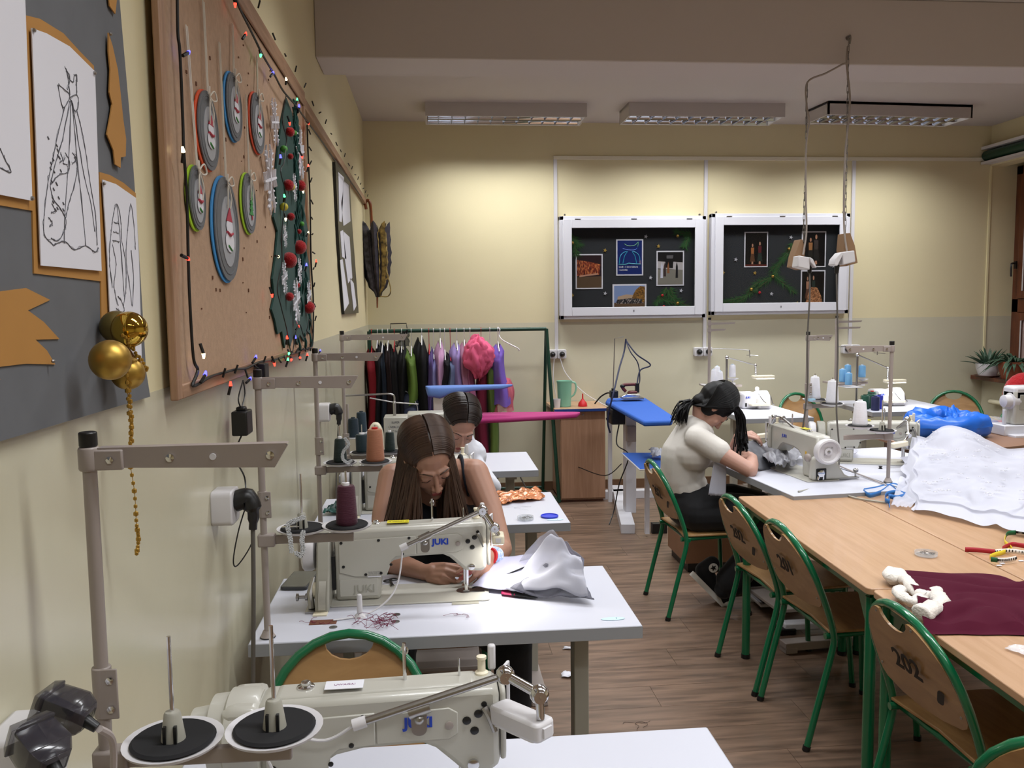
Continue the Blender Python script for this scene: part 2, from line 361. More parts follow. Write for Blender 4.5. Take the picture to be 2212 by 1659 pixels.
# ---------------------------------------------------------------- sewing desks
def sewing_desk(label, x, y, rz, w_, d_, hole=True):     # local: x 0..w, y 0..d (y=0 is the edge nearest the photographer on the left row)
    t = T('sewing_desk', label, 'desk', (x, y, 0), rz)
    P('worktop', MB().box((0, 0, .742), (w_, d_, .78)), [m_white], t, False, bevel=.003)
    P('edge_band', MB().box((-.0012, -.0012, .744), (w_+.0012, .0005, .777)).box((w_-.0005, 0, .744), (w_+.0012, d_, .777)).box((-.0012, 0, .744), (.0005, d_, .777)).box((0, d_-.0005, .744), (w_, d_+.0012, .777)), m_edge, t, False)
    for x0 in (.09, w_-.15):
        P('leg', MB().box((x0, d_/2-.035, .05), (x0+.045, d_/2+.035, .72)).box((x0-.004, d_/2-.14, .70), (x0+.049, d_/2+.14, .742)), m_cream2, t, False, bevel=.003)
        P('foot', MB().box((x0-.01, .02, .012), (x0+.055, d_-.02, .052)).box((x0-.012, .02, 0), (x0+.057, .08, .03)).box((x0-.012, d_-.08, 0), (x0+.057, d_-.02, .03)), m_grey, t, False, bevel=.004)
    P('crossbar', MB().box((.12, d_/2-.02, .22), (w_-.12, d_/2+.02, .26)), m_cream2, t, False)
    P('drawer', MB().box((w_-.34, d_*.3, .70), (w_-.20, d_*.85, .742)), m_cream2, t, False, bevel=.004)
    if hole: P('cable_slot', MB().box((.14, .115, .7802), (.215, .15, .7812)), mat('slot_brown', '6B3F2C', .8), t, False)
    P('treadle', MB().box((w_/2-.2, d_/2-.1, .10), (w_/2+.16, d_/2+.16, .118)), m_grey, t, False, bevel=.003)
    return t
DX = -.495
sewing_desk('white sewing desk in the front foreground, cut off by the picture edge', DX, 1.125, 0, 1.05, .54)
sewing_desk('white sewing desk with the machine of the brown-haired girl', DX, 2.235, 0, 1.055, .545)
sewing_desk('white sewing desk with orange satin and blue pin lid on it', DX, 3.365, 0, 1.04, .57)
sewing_desk('white sewing desk farthest back in the left row, before the ironing station', DX, 4.48, 0, 1.05, .57)
# blue and paper stickers on worktop corners
def sticker(x, y, s, label, c='BFE3F2'):
    b = MB().sph((0, 0, 0), (.035*s, .012*s, .0008), 14); b.xf(Mx.Translation((x, y, .7815)))
    o = single('sticker', b, mat('sticker_' + c, c, .5), label, 'sticker'); text('number', '1', .012*s, Mx.Translation((x+.01, y, .7826)), m_black, o, world=True); return o
sticker(.49, 2.29, 1, 'pale blue oval number sticker on the corner of the brown-haired girl\'s desk')
sticker(.49, 3.41, 1, 'pale blue oval number sticker on the desk with the orange satin')

# ---------------------------------------------------------------- industrial lockstitch machines
def plug_screws(pts, yy):
    b = MB()
    for x, z, r in pts: b.lathe([(r, 0), (r, .002), (r*.5, .003)], frame((x, yy, z), (-1, 0, 0), (0, 0, 1)), 12)
    return b
def machine(label, loc, rz, kind='belt', sign='brown', lamp=None, cable=True):
    # local: needle at -x, hand wheel at +x, operator at -y, back at +y, z=0 the table top
    t = T('sewing_machine', label, 'sewing machine', loc, rz); t.scale = (1, 1, .925)
    xr = .175 if kind == 'direct' else .22
    P('bed', MB().pz([(p[0], p[1]) for p in rbox(.476, .178, .012)], 0, .006), m_cream, t, False, bevel=.002)
    P('needle_plate', MB().lathe([(.026, .006), (.026, .0072)], (-.165, 0, 0), 20).box((-.225, -.02, .006), (-.165, .02, .0071)), m_steel, t, False)
    # arm and column in one casting
    head = [(-.232, .095), (-.215, .085), (-.165, .088), (-.155, .10), (-.12, .135), (-.10, .145), (.0, .142), (.045, .132), (.07, .115), (.085, .09), (.088, .006), (xr, .006), (xr, .228), (xr-.006, .238), (-.22, .247), (-.232, .24)]
    P('body', MB().py(head, -.032, .05), m_cream, t, False, bevel=.012)
    P('top_cover', MB().py([(-.20, .240), (xr-.02, .230), (xr-.03, .242), (-.19, .251)], -.022, .036), m_cream, t, False, bevel=.006)
    P('face_plate', MB().px([(-.044, .10), (.036, .10), (.044, .12), (.044, .232), (.036, .24), (-.044, .24), (-.05, .22), (-.05, .12)], -.243, -.233), m_cream, t, False, bevel=.004)
    cov = [(.07, .085), (.16 if kind != 'direct' else .15, .085), (xr-.012, .10), (xr-.012, .205), (-.02, .213), (-.02, .152), (.04, .148), (.055, .135), (.06, .11)]
    P('rear_cover', MB().py(cov, .049, .0535), m_cream, t, False, bevel=.002)
    P('rear_recess', MB().py([(-.145, .155), (-.022, .153), (-.022, .208), (-.145, .215), (-.16, .205), (-.16, .165)], .049, .0525), m_cream, t, False, bevel=.002)
    P('base_panel', MB().py([(.095, .02), (xr-.012, .02), (xr-.012, .078), (.095, .078)], .049, .052), m_cream, t, False, bevel=.002)
    sp = [(xr-.02, .198, .0045), (.09, .203, .0045), (.0, .207, .0045), (.02, .155, .0045), (.055, .122, .0045), (.085, .095, .0045), (xr-.025, .12, .0045), (.13, .092, .0045)]
    for s1_ in sp: P('screw_plug', plug_screws([s1_], .0535), m_black, t, False)
    for s1_ in [(-.175, .188, .0075), (-.195, .20, .0075), (-.188, .168, .0075), (-.205, .218, .005)]: P('screw_hole', plug_screws([s1_], .05), m_black, t, False)
    P('eye_hole', plug_screws([(-.145, .182, .0075)], .0525), m_grey, t, False)
    lv = MB().tube([(-.205, .056, .215), (-.213, .062, .20), (-.222, .064, .172)], [.007, .006, .005], 8)
    P('lifter_lever', lv, m_steel, t, False)
    text('logo', 'JUKI', .026, frame((-.093, .0535, .190), (-1, 0, 0), (0, 0, 1)), m_blue, t, .0006, bold=.0011)
    text('logo', 'JUKI', .026, frame((-.09, -.0335, .193), (1, 0, 0), (0, 0, 1)), m_blue, t, .0006)
    text('cast_name', 'JUKI', .034, frame((.135, .0525, .045), (-1, 0, 0), (0, 0, 1)), m_cream2, t, .002)
    pl = P('data_plate', MB().box((.085, .052, .082), (.125, .0532, .106)), m_paper, t, False)
    text('small_print', 'DANE MASZYNY\nXXXX XXX XX\nXX XXXXX XX', .005, frame((.105, .0536, .094), (-1, 0, 0), (0, 0, 1)), m_ink, t, .0001)
    # needle bar, presser foot
    nb = MB().cyl((-.165, 0, .09), (-.165, 0, .03), .004, n=10).cyl((-.165, 0, .03), (-.165, 0, .008), .0012, n=6)
    nb.cyl((-.172, .012, .10), (-.172, .012, .028), .005, n=10).box((-.178, -.012, .008), (-.160, .014, .012)).box((-.174, .006, .012), (-.166, .014, .032))
    nb.lathe([(.010, 0), (.010, .006), (.004, .007)], frame((-.185, .05, .104), (-1, 0, 0), (0, 0, 1)), 14)
    P('needle_bar', nb, m_chrome, t, False)
    P('thread_guard', MB().tube([(-.239, -.03, .24), (-.255, -.05, .25), (-.255, -.05, .14), (-.245, -.04, .13)], .0035, 8), m_wplast, t, False)
    # thread posts on the top
    tp = MB().cyl((-.07, 0, .245), (-.07, 0, .32), .0032, n=8).tube(arc(-.07, .305, .006, .008, 0, 300, 8) and [(-.07+.006*math.cos(a), 0, .305+.008*math.sin(a)) for a in [i*.6 for i in range(9)]], .0015, 6)
    P('thread_post', tp, m_chrome, t, False)
    P('thread_post', MB().cyl((-.165, 0, .25), (-.165, 0, .285), .002, n=8), m_chrome, t, False)
    P('tension_cap', MB().lathe([(.012, .245), (.012, .25), (.007, .253), (.007, .275), (.009, .276), (.009, .281), (.004, .282)], (-.205, -.012, 0), 14), m_ivory, t, False)
    P('presser_regulator', MB().box((-.232, -.05, .24), (-.218, -.036, .29)), m_wplast, t, False, bevel=.004)
    P('oil_window', MB().lathe([(.016, .247), (.015, .254), (.008, .256), (.008, .262), (.002, .264)], (.10, 0, -.008), 16), m_chrome, t, False)
    if sign:
        wm_ = {'yellow': mat('warning_yellow', 'D8CC2E', .5), 'white': m_paper}[sign]
        P('warning_label', MB().box((.0, .0, .2515), (.065, .032, .2525)), wm_, t, False)
        text('warning_text', 'UWAGA!' if sign == 'white' else '⚠ UWAGA ⚠', .009, frame((.032, .016, .2527), (-1, 0, 0), (0, -1, 0)), m_black if sign == 'yellow' else mat('violet_print', '8A5A84', .6), t, .0002)
    if kind == 'belt':
        P('hand_wheel', MB().lathe([(.03, -.02), (.062, -.018), (.068, -.008), (.068, .012), (.06, .018), (.054, .008), (.02, .006), (.018, .014), (.006, .015)], frame((.30, 0, .165), (0, 1, 0), (0, 0, 1)), 28), m_wplast, t, False)
        bc = [(.02, .235), (-.05, .232), (-.055, .17), (-.03, .10), (-.05, .0), (.13, .0), (.125, .045), (.075, .12), (.06, .19)]
        P('belt_cover', MB().px(bc, .232, .272), m_cream2, t, False, bevel=.006)
        P('belt_slot', MB().px([(.131, .01), (.128, .048), (.095, .09), (.12, .0)], .242, .262), m_cream, t, False)
        P('dark_gap_plate', MB().px([(-.045, .04), (.04, .04), (.04, .15), (-.045, .15)], .221, .231), m_black, t, False)  # black plate stands in for the dark gap between body and belt cover
        bw = MB().box((.272, .06, .0), (.30, .13, .006)).tube([(.285, .10, .006), (.29, .09, .05), (.28, .06, .09)], .010, 8).lathe([(.004, -.02), (.011, -.018), (.011, -.012), (.005, -.01), (.005, .006), (.012, .008), (.012, .014), (.004, .016)], frame((.315, .09, .04), (0, 1, 0), (0, 0, 1)), 12)
        P('bobbin_winder', bw, m_steel, t, False)
        P('bobbin', MB().lathe([(.026, 0), (.028, .008), (.02, .012), (.02, .02), (.008, .024)], frame((.272, .07, .055), (0, 1, 0), (0, 0, 1)), 16), m_ivory, t, False)
        P('pillar_hinge', MB().box((.235, .10, 0), (.275, .155, .004)), m_ivory, t, False)
    elif kind == 'direct':
        P('motor_housing', MB().lathe([(.03, 0), (.072, .002), (.078, .01), (.078, .055), (.07, .06), (.068, .085), (.05, .09), (.045, .12), (.02, .124)], frame((.172, 0, .165), (0, 1, 0), (0, 0, 1)) , 28), m_cream, t, False)
        P('rear_cover', MB().py([(.17, .235), (.225, .236), (.232, .225), (.235, .10), (.22, .09), (.17, .09)], -.055, .058), m_cream, t, False, bevel=.014)
        P('vent_plate', MB().box((.10, .053, .0), (.155, .06, .082)), m_wplast, t, False, bevel=.003)
        vs = MB()
        for i in range(5):
            for j in (0, 1): vs.py([(p[0]+.115+j*.024, p[1]+.012+i*.0145) for p in rbox(.019, .006, .0029, 3)], .0595, .0612)
        P('vent_slot', vs, m_black, t, False)
    else:
        P('hand_wheel', MB().lathe([(.05, -.02), (.064, -.018), (.068, -.008), (.068, .012), (.064, .02), (.056, .022), (.05, .008), (.02, .005), (.02, .012), (.008, .013)], frame((.262, 0, .165), (0, 1, 0), (0, 0, 1)), 32), m_wplast, t, False)
        P('wheel_screw', MB().lathe([(.008, 0), (.008, .004), (.003, .005)], frame((.274, 0, .165), (0, 1, 0), (0, 0, 1)), 12).lathe([(.003, 0), (.003, .004)], frame((.27, .02, .185), (0, 1, 0), (0, 0, 1)), 8).lathe([(.003, 0), (.003, .004)], frame((.27, -.02, .15), (0, 1, 0), (0, 0, 1)), 8), m_steel, t, False)
        P('column_skirt', MB().px([(-.06, .006), (-.055, .12), (.0, .15), (.05, .14), (.12, .03), (.165, .006)], .19, .232), m_cream, t, False, bevel=.012)
        P('knee_lever', MB().box((.20, .10, .006), (.225, .2, .012)).cyl((.215, .185, .012), (.215, .185, .045), .004).lathe([(.012, 0), (.014, .008), (.006, .02)], frame((.21, .185, .045), (0, 1, 0), (0, 0, 1)), 12), m_steel, t, False)
        P('winder_recess', MB().box((.225, -.04, .01), (.236, .015, .07)), m_black, t, False, bevel=.004)
        P('winder', MB().lathe([(.012, 0), (.018, .006), (.018, .012), (.006, .014)], frame((.236, -.02, .045), (0, 1, 0), (0, 0, 1)), 14).cyl((.24, -.005, .012), (.24, -.005, .06), .004).cyl((.24, -.035, .012), (.24, -.03, .03), .006), m_chrome, t, False)
        P('stitch_dial', MB().lathe([(.022, 0), (.022, .012), (.018, .016), (.005, .018)], frame((.185, -.052, .12), (1, 0, 0), (0, 0, 1)), 18), m_grey, t, False)
        P('warning_label', MB().box((.15, -.0535, .125), (.165, -.052, .15)), mat('label_orange', 'C9A23A', .5), t, False)
    return t

m_lampglow = mat('lit_lamp_face', 'FFF4E4', .4, emis=9)
def work_lamp(label, pts, headdir, cable_to=None, lit=True, clamp=None, hs=1.0, mhead=None, rod=.0065):
    # chrome jointed arm: pts = [cable end, clamp, elbow, wrist, head]; all in world metres
    t = T('work_lamp', label, 'lamp', pts[1] if clamp is None else clamp)
    p = [V(q) for q in pts]
    P('arm', MB().cyl(p[0], p[2], rod, n=12), m_steel, t)
    d = (p[0]-p[2]).normalized()
    P('end_cap', MB().cyl(p[0], p[0]+d*.022, rod*1.5, n=12), m_wplast, t)
    P('clamp', MB().cyl(p[1]-d*.018, p[1]+d*.018, rod*1.7, n=12).py([(a[0]+p[1].x, a[1]+p[1].z-.022) for a in rbox(.026, .052, .012)], p[1].y+.004, p[1].y+.008).sph((p[1].x, p[1].y-.002, p[1].z-.016), (.009, .008, .009)), m_steel, t)
    j = MB()
    for q in (p[2], p[3]): j.sph(q, rod*2.5, 16).cyl(q+V((0, -rod*2.4, 0)), q+V((0, rod*2.4, 0)), rod*1.6, n=12)
    j.cyl(p[2], p[3], rod*1.3, n=12).cyl(p[3], p[4], rod*1.1, n=10)
    P('joint', j, m_chrome, t)
    h = V(headdir).normalized(); s_ = h.orthogonal() if abs(h.z) > .9 else V((0, 0, 1)).cross(h).normalized(); u = h.cross(s_)
    if u.z < 0: u = -u
    M = Mx(((h.x, s_.x, u.x, p[4].x), (h.y, s_.y, u.y, p[4].y), (h.z, s_.z, u.z, p[4].z), (0, 0, 0, 1)))
    hd = MB().pz([(a[0]*hs+.045*hs, a[1]*hs) for a in rbox(.115, .045, .010)], -.034*hs, -.002*hs); hd.xf(M)
    P('lamp_head', hd, mhead or m_ivory, t, bevel=.005*hs)
    g = MB().pz([(a[0]*hs+.05*hs, a[1]*hs) for a in rbox(.10, .036, .008)], -.037*hs, -.0345*hs); g.xf(M)
    P('lamp_window', g, m_lampglow if lit else mat('unlit_lens', 'E8E8E8', .3), t, label='lit lamp window' if lit else None)
    sw = MB().box((-.0165*hs, -.010*hs, -.026*hs), (-.0125*hs, .010*hs, -.010*hs)); sw.xf(M); P('switch', sw, m_wplast, t)
    if lit:
        ld = bpy.data.lights.new('lamp_light', 'AREA'); ld.shape = 'RECTANGLE'; ld.size = .09*hs; ld.size_y = .03*hs; ld.energy = lit if lit is not True else 1.2; ld.color = (1, .97, .92)
        lo = bpy.data.objects.new('lamp_light', ld); col.objects.link(lo); lo.matrix_world = M @ Mx.Translation((.05*hs, 0, -.040*hs)); lo.parent = None
    if cable_to:
        P('cable', MB().tube(catmull([p[0]+d*.02] + [V(q) for q in cable_to], 6), .0026, 6), m_wplast, t)
    return t
MX = -.078
def back_machine(y0, label, kind, sign): return machine(label, (MX - (.05 if kind == 'direct' else 0), y0+.335, .78), PI, kind, sign)
back_machine(1.12, 'cream sewing machine in the front foreground, seen from behind', 'direct', 'white')
back_machine(2.235, 'cream sewing machine being used by the brown-haired girl', 'belt', 'yellow')
back_machine(3.365, 'cream sewing machine half hidden behind the brown-haired girl', 'belt', None)
machine('cream sewing machine with round hand wheel in front of the girl in the white tee', (1.872, 4.20, .78), math.radians(-84), 'front', 'yellow')
machine('cream sewing machine standing behind the two thread plates on the right', (2.37, 4.42, .78), math.radians(160), 'belt', 'yellow')
# lamps on the arms
work_lamp('chrome-armed work lamp on the front foreground machine, switched off', [(-0.119,1.36,0.985), (-0.033,1.37,0.995), (0.112,1.38,1.042), (0.163,1.33,1.029), (0.165,1.33,0.988)], (-.62, .74, -.02), [(-0.187,1.36,0.956), (-0.253,1.36,0.972), (-0.284,1.33,0.978), (-.22, 1.36, .80)], lit=False, hs=1.0, mhead=m_wplast)
work_lamp('chrome-armed work lamp shining on the brown-haired girl\'s needle', [(-0.081,2.44,0.971), (-0.03,2.45,0.991), (0.139,2.47,1.059), (0.174,2.47,1.005), (0.185,2.47,0.983)], (.05, .99, -.1), [(-0.097,2.44,0.941), (-0.11,2.44,0.866), (-0.139,2.42,0.819), (-.20, 2.40, .786), (-.29, 2.37, .784)], lit=.6, hs=.8)
work_lamp('chrome-armed work lamp on the machine of the girl in the white tee', [(1.873,4.1,0.971), (1.898,4.25,0.99), (1.845,4.35,1.044), (1.861,4.5,1.031), (1.838,4.55,0.935)], (-.9, .1, -.1), None, lit=False, hs=.8)
work_lamp('chrome-armed work lamp crossing in front of the right rear sewing machine', [(2.452,4.35,0.949), (2.477,4.35,0.966), (2.512,4.3,1.027), (2.49,4.25,0.95), (2.444,4.2,0.93)], (-.9, -.1, -.1), None, lit=False, hs=.8)

# ---------------------------------------------------------------- thread stands
def spool_plate_parts(t, x, y, z, foam=True, pin=.11, post=True):
    P('spool_plate', MB().lathe([(.004, -.012), (.02, -.011), (.055, -.003), (.064, .002), (.066, .006), (.062, .005), (.05, .001), (.0, .0)], (x, y, z), 32), m_wplast, t, False)
    if foam: P('foam_pad', MB().lathe([(.0, .003), (.054, .004), (.056, .006), (.052, .009), (.02, .006), (.0, .006)], (x, y, z), 32), m_foam, t, False)
    if post:
        P('cone_holder', MB().lathe([(.0165, .004), (.011, .042), (.009, .045), (.004, .046)], (x, y, z), 20), m_cream2, t, False)
        P('slot', MB().box((x-.009, y-.0168, z+.006), (x-.005, y-.011, z+.030)).box((x+.005, y-.0168, z+.006), (x+.009, y-.011, z+.030)), m_black, t, False)
    P('spool_pin', MB().cyl((x, y, z), (x, y, z+.045+pin), .003, n=8), m_chrome, t, False)
def thread_stand(label, loc, rz, zb, plates, alen=.25, H=.70, bracket=True, blen=.23, brot=0, mir=1):
    t = T('thread_stand', label, 'thread stand', loc, rz)
    P('pole', MB().cyl((0, 0, 0), (0, 0, H), .009, n=16).lathe([(.018, 0), (.02, .004), (.016, .01), (.012, .02)], (0, 0, 0), 20), m_grey, t, False)
    P('rubber_ring', MB().lathe([(.019, -.004), (.021, -.001), (.019, .002)], (0, 0, .003), 20), m_black, t, False)
    P('pole_cap', MB().cyl((0, 0, H), (0, 0, H+.02), .0115, n=16), m_black, t, False, bevel=.002)
    m = mir
    P('top_arm', MB().py([(m*.012, H-.028), (m*(alen-.01), H-.034), (m*(alen+.008), H-.004 if m > 0 else H-.004), (m*.012, H-.004)], -.004, .004).py([(m*.012, H-.004), (m*(alen+.005), H-.004), (m*(alen+.008), H-.0015), (m*.012, H-.0015)], -.004, .014), m_grey, t, False)
    P('arm_clamp', MB().lathe([(.0125, H-.032), (.0135, H-.028), (.0135, H-.004), (.0125, H)], (0, 0, 0), 16).box((min(0, m*.045), -.009, H-.031), (max(0, m*.045), -.001, H-.004)), m_grey, t, False, bevel=.002)
    for q in (.105, .235): P('thread_eye', MB().lathe([(.002, -.003), (.0055, -.002), (.0055, .001), (.002, .002)], frame((m*q*alen/.25, -.006, H-.017), (m, 0, 0), (0, 0, 1)), 12), m_chrome, t, False)
    P('hole', MB().lathe([(.0045, 0), (.0045, .0012)], frame((m*.16*alen/.25, -.0043, H-.017), (m, 0, 0), (0, 0, 1)), 12), m_paper, t, False)
    P('bolt', MB().lathe([(.005, 0), (.005, .003), (.002, .004)], frame((m*.03, -.0095, H-.017), (1, 0, 0), (0, 0, 1)), 6), m_chrome, t, False)
    if bracket:
        P('bracket', MB().box((-.002, -.012, zb+.045), (.024, -.009, zb+.115)).lathe([(.012, zb+.045), (.0125, zb+.115)], (0, 0, 0), 14), m_grey, t, False, bevel=.002)
        for dz in (.06, .10): P('bolt', MB().lathe([(.0055, 0), (.0055, .003), (.002, .004)], frame((.015, -.0125, zb+dz), (1, 0, 0), (0, 0, 1)), 6), m_chrome, t, False)
    R = Mx.Rotation(brot, 4, 'Z')
    bar = MB().box((min(.01*m, m*blen), -.006, zb-.028), (max(.01*m, m*blen), .006, zb-.004)); bar.xf(R)
    P('lower_bar', bar, m_grey, t, False, bevel=.003)
    lc = MB().box((-.015, -.014, zb-.034), (.03 if m > 0 else .015, .014, zb-.0)) if m > 0 else MB().box((-.03, -.014, zb-.034), (.015, .014, zb))
    P('bar_clamp', lc, m_grey, t, False, bevel=.004)
    for (px_, py_, dz, has) in plates:
        q = R @ V((px_, py_, 0)); spool_plate_parts(t, q.x, q.y, zb+.008+dz, True, .105, has)
    return t
BR = math.radians(-1.5)
thread_stand('grey thread stand in the left foreground with two empty black spool plates', (-.453, 1.165, .78), 0, .285, [(.092, -.005, -.003, 1), (.226, .005, .003, 1)], brot=BR, blen=.25)
thread_stand('grey thread stand on the brown-haired girl\'s desk, holding a burgundy cone', (-.452, 2.275, .78), 0, .283, [(.100, 0, 0, 1), (.218, 0, .004, 1)], blen=.235)
thread_stand('grey thread stand by the wall holding dark green and peach cones', (-.452, 3.39, .78), 0, .255, [(.085, 0, 0, 1), (.222, 0, .0, 1)], blen=.25)
thread_stand('farthest grey thread stand of the left row, with teal and small green cones', (-.46, 4.50, .78), 0, .105, [(.088, 0, .0, 1), (.232, 0, .0, 1)], alen=.33, blen=.31, H=.735)

m_thr = {}
def cone(label, x, y, z, h, r0, r1, c, group=None, cap='E8E8EC', rough=.7):
    if c not in m_thr: m_thr[c] = mat('thread_' + c, c, rough, bump=.35, bscale=30, stretch=(1, 1, 26), sheen=.2)
    t = T('thread_cone', label, 'thread cone', (x, y, z), 0, group)
    P('thread', MB().lathe([(r0*.92, 0), (r0, .004), (r0, .012), (r1*1.02, h-.006), (r1*.9, h), (r1*.5, h+.001)], (0, 0, 0), 28), m_thr[c], t, False)
    P('spool_top', MB().lathe([(r1*.42, h), (r1*.42, h+.008), (r1*.2, h+.009)], (0, 0, 0), 16), mat('cap_' + cap, cap, .4) if 'cap_' + cap not in bpy.data.materials else bpy.data.materials['cap_' + cap], t, False)
    return t
def onplate(px, y, z): return B3(px, y, z)
cone('tall burgundy thread cone on the girl\'s thread stand', -.234, 2.275, 1.082, .104, .0285, .0235, '420A25')
cone('dark green thread cone with white lace trim winding round it', -.367, 3.39, 1.050, .092, .027, .020, '081E1B')
cone('peach brown thread cone with a red top', -.230, 3.39, 1.050, .126, .036, .029, 'A0684C', cap='C22020')
cone('teal blue thread cone with white rim, left on the far plate', -.372, 4.50, .900, .092, .033, .033, '08242D')
cone('small dark green thread cone beside the peach one', -.228, 4.50, .900, .10, .028, .022, '081E1B')

# ---------------------------------------------------------------- school chairs, green tube and plywood
SILL = [0]
def chair(label, x, y, rz, num=None, group=None):     # local: sitter faces +x, origin on the floor under the back posts
    t = T('school_chair', label, 'chair', (x, y, 0), rz, group)
    hw = .205; r = .0125
    side = [(-.065, hw, .0), (-.015, hw, .20), (.028, hw, .37), (.034, hw, .43), (.018, hw, .50), (-.01, hw, .58)]
    top = [(-.018-.080*math.sin(a), hw*math.cos(a), .60+.21*math.sin(a)) for a in [PI*i/14 for i in range(0, 15)]]
    path = catmull([(a, b, c) for a, b, c in side], 4)[:-1] + [V(q) for q in top] + catmull([(a, -b, c) for a, b, c in side[::-1]], 4)[1:]
    P('back_frame', MB().tube(path, r, 12), m_green, t, False)
    for s_ in (1, -1):
        P('leg', MB().tube(catmull([(.01, s_*.185, .425), (.32, s_*.165, .428), (.352, s_*.17, .41), (.37, s_*.185, .2), (.385, s_*.195, 0)], 5), r*.95, 10), m_green, t, False)
        P('foot_cap', MB().cyl((-.0655, s_*hw, .0), (-.061, s_*hw, .018), .0145, n=10), m_black, t, False)
        P('foot_cap', MB().cyl((.3855, s_*.195, 0), (.3845, s_*.195, .018), .0145, n=10), m_black, t, False)
    P('crossbar', MB().tube([(.05, -.2, .42), (.05, .2, .42)], r*.8, 8), m_green, t, False)
    P('crossbar', MB().tube([(.30, -.17, .42), (.30, .17, .42)], r*.8, 8), m_green, t, False)
    poly = [(.02, .195), (.12, .20)] + [(.33+.075*math.sin(a), .125+.07*math.cos(a)) for a in [i*PI/10 for i in range(6)]] + [(.33+.075*math.cos(a), -.125-.07*math.sin(a)) for a in [i*PI/10 for i in range(6)]] + [(.12, -.20), (.02, -.195), (.045, 0)]
    P('seat', MB().prism(poly, lambda u, v: (u, v, .438 - .006*math.cos(v*9)), lambda u, v: (u, v, .449 - .006*math.cos(v*9))), m_ply, t, False, bevel=.003)
    def fb(u, v, off):
        lean = .016 - .37*(v-.50) if v < .60 else -.021 - .381*(v-.60)
        return (lean - .004 + off - .014*(1-(u/.2)**2), u, v)
    def hy(z):
        return (hw-.006)*math.sqrt(max(0, 1-((z-.60)/.205)**2) if z > .60 else 1)
    zs = [.545, .56, .60, .64, .68, .71, .735, .755, .772, .785]
    right = [(hy(z)*(.96 if z < .55 else 1), z) for z in zs]
    bite = [(.064*math.cos(a), .785-.043*math.sin(a)) for a in [i*PI/8 for i in range(9)]]
    left = [(-a, z) for a, z in right[::-1]]
    bottom = [(-.17, .53), (-.09, .518), (0, .513), (.09, .518), (.17, .53)]
    poly = right + [(.07, .787)] + bite + [(-.07, .787)] + left + bottom
    P('backrest', MB().prism(poly, lambda u, v: fb(u, v, -.0045), lambda u, v: fb(u, v, .0045)), m_ply, t, False)
    rv = MB()
    for u, v in ((.082, .772), (-.082, .772), (.18, .57), (-.18, .57)):
        q = fb(u, v, -.005); rv.sph(q, (.002, .005, .005), 8)
    P('rivet', rv, m_steel, t, False)
    if num:
        DOT = '.' in num
        num = num.replace('.', '')
        if DOT: P('stencil_dot', MB().px([(p[0]-.125, p[1]+.60) for p in rbox(.028, .034, .008)], 0, .001).xf(Mx.Translation((fb(0, .6, 0)[0]-.0068+.003, 0, 0))), bpy.data.materials.get('stencil_black') or mat('stencil_black', '2A2420', .8), t, False)
        text('stencil_number', num, .085, frame((fb(0, .64, 0)[0]-.0062, 0, .64), (0, -1, 0), (-.38, 0, 1)), mat('stencil_black', '2A2420', .8) if 'stencil_black' not in bpy.data.materials else bpy.data.materials['stencil_black'], t, .001, bold=.0015)
    return t
chair('green-framed plywood school chair holding the girl in the white tee', 1.262, 4.47, math.radians(2), '202.')
chair('green school chair stencilled 202. tucked under the far end of the beech table', 1.385, 3.585, math.radians(3), '202.')
chair('green school chair stencilled 201 between two chairs marked 202.', 1.41, 3.13, math.radians(2), '201')
chair('large near green school chair stencilled 202. beside the red velvet', 1.37, 2.21, math.radians(3), '202.')
chair('green school chair cut off at the lower right corner of the picture', 1.30, 1.53, math.radians(50), '2')
chair('green school chair between the first two sewing desks, seen from behind', -.075-.155, 2.10, math.radians(-90))
chair('green school chair under the brown-haired girl', .0, 3.38, math.radians(-90))
chair('green school chair standing behind the white thread cones on the right', 3.17, 7.05, math.radians(-75)).scale = (1.06,)*3
chair('green school chair near the window beyond the blue bag', 4.50, 6.95, math.radians(-110)).scale = (1.06,)*3
chair('green school chair hidden behind the old sewing machine at the right edge', 4.72, 6.35, math.radians(-110))

# ---------------------------------------------------------------- beech tables on green frames
def school_table(label, x, y, rz, w_=.53, l_=1.31):     # local: x across, y along
    t = T('school_table', label, 'table', (x, y, 0), rz)
    P('tabletop', MB().pz([(a[0]+w_/2, a[1]+l_/2) for a in rbox(w_-.002, l_-.002, .02)], .738, .76), m_beech, t, False, bevel=.003)
    for a, b in ((.035, .045), (w_-.035, .045), (.035, l_-.045), (w_-.035, l_-.045)):
        P('leg', MB().cyl((a, b, 0), (a, b, .72), .019, n=14), m_green, t, False)
        P('foot_cap', MB().cyl((a, b, 0), (a, b, .02), .021, n=12), m_black, t, False)
        sx = 1 if a < w_/2 else -1; sy = 1 if b < l_/2 else -1
        P('gusset', MB().py([(a, .73), (a+sx*.11, .73), (a+sx*.02, .60), (a, .60)], b-.002, b+.002).px([(b, .73), (b+sy*.11, .73), (b+sy*.02, .60), (b, .60)], a-.002, a+.002), m_green, t, False)
    P('apron', MB().box((.035, .03, .705), (w_-.035, .055, .736)).box((.035, l_-.055, .705), (w_-.035, l_-.03, .736)).box((.028, .045, .705), (.048, l_-.045, .736)).box((w_-.048, .045, .705), (w_-.028, l_-.045, .736)), m_green, t, False)
    return t
R3 = math.radians(-2.5)
school_table('beech table at the far left of the four, nearest the girl in the white tee', 1.345, 2.495, R3)
school_table('near beech table with the red velvet on it', 1.295, 1.18, R3)
school_table('far right beech table under the tulle', 1.878, 2.475, R3)
school_table('near right beech table with the coloured tape measure', 1.825, 1.16, R3)
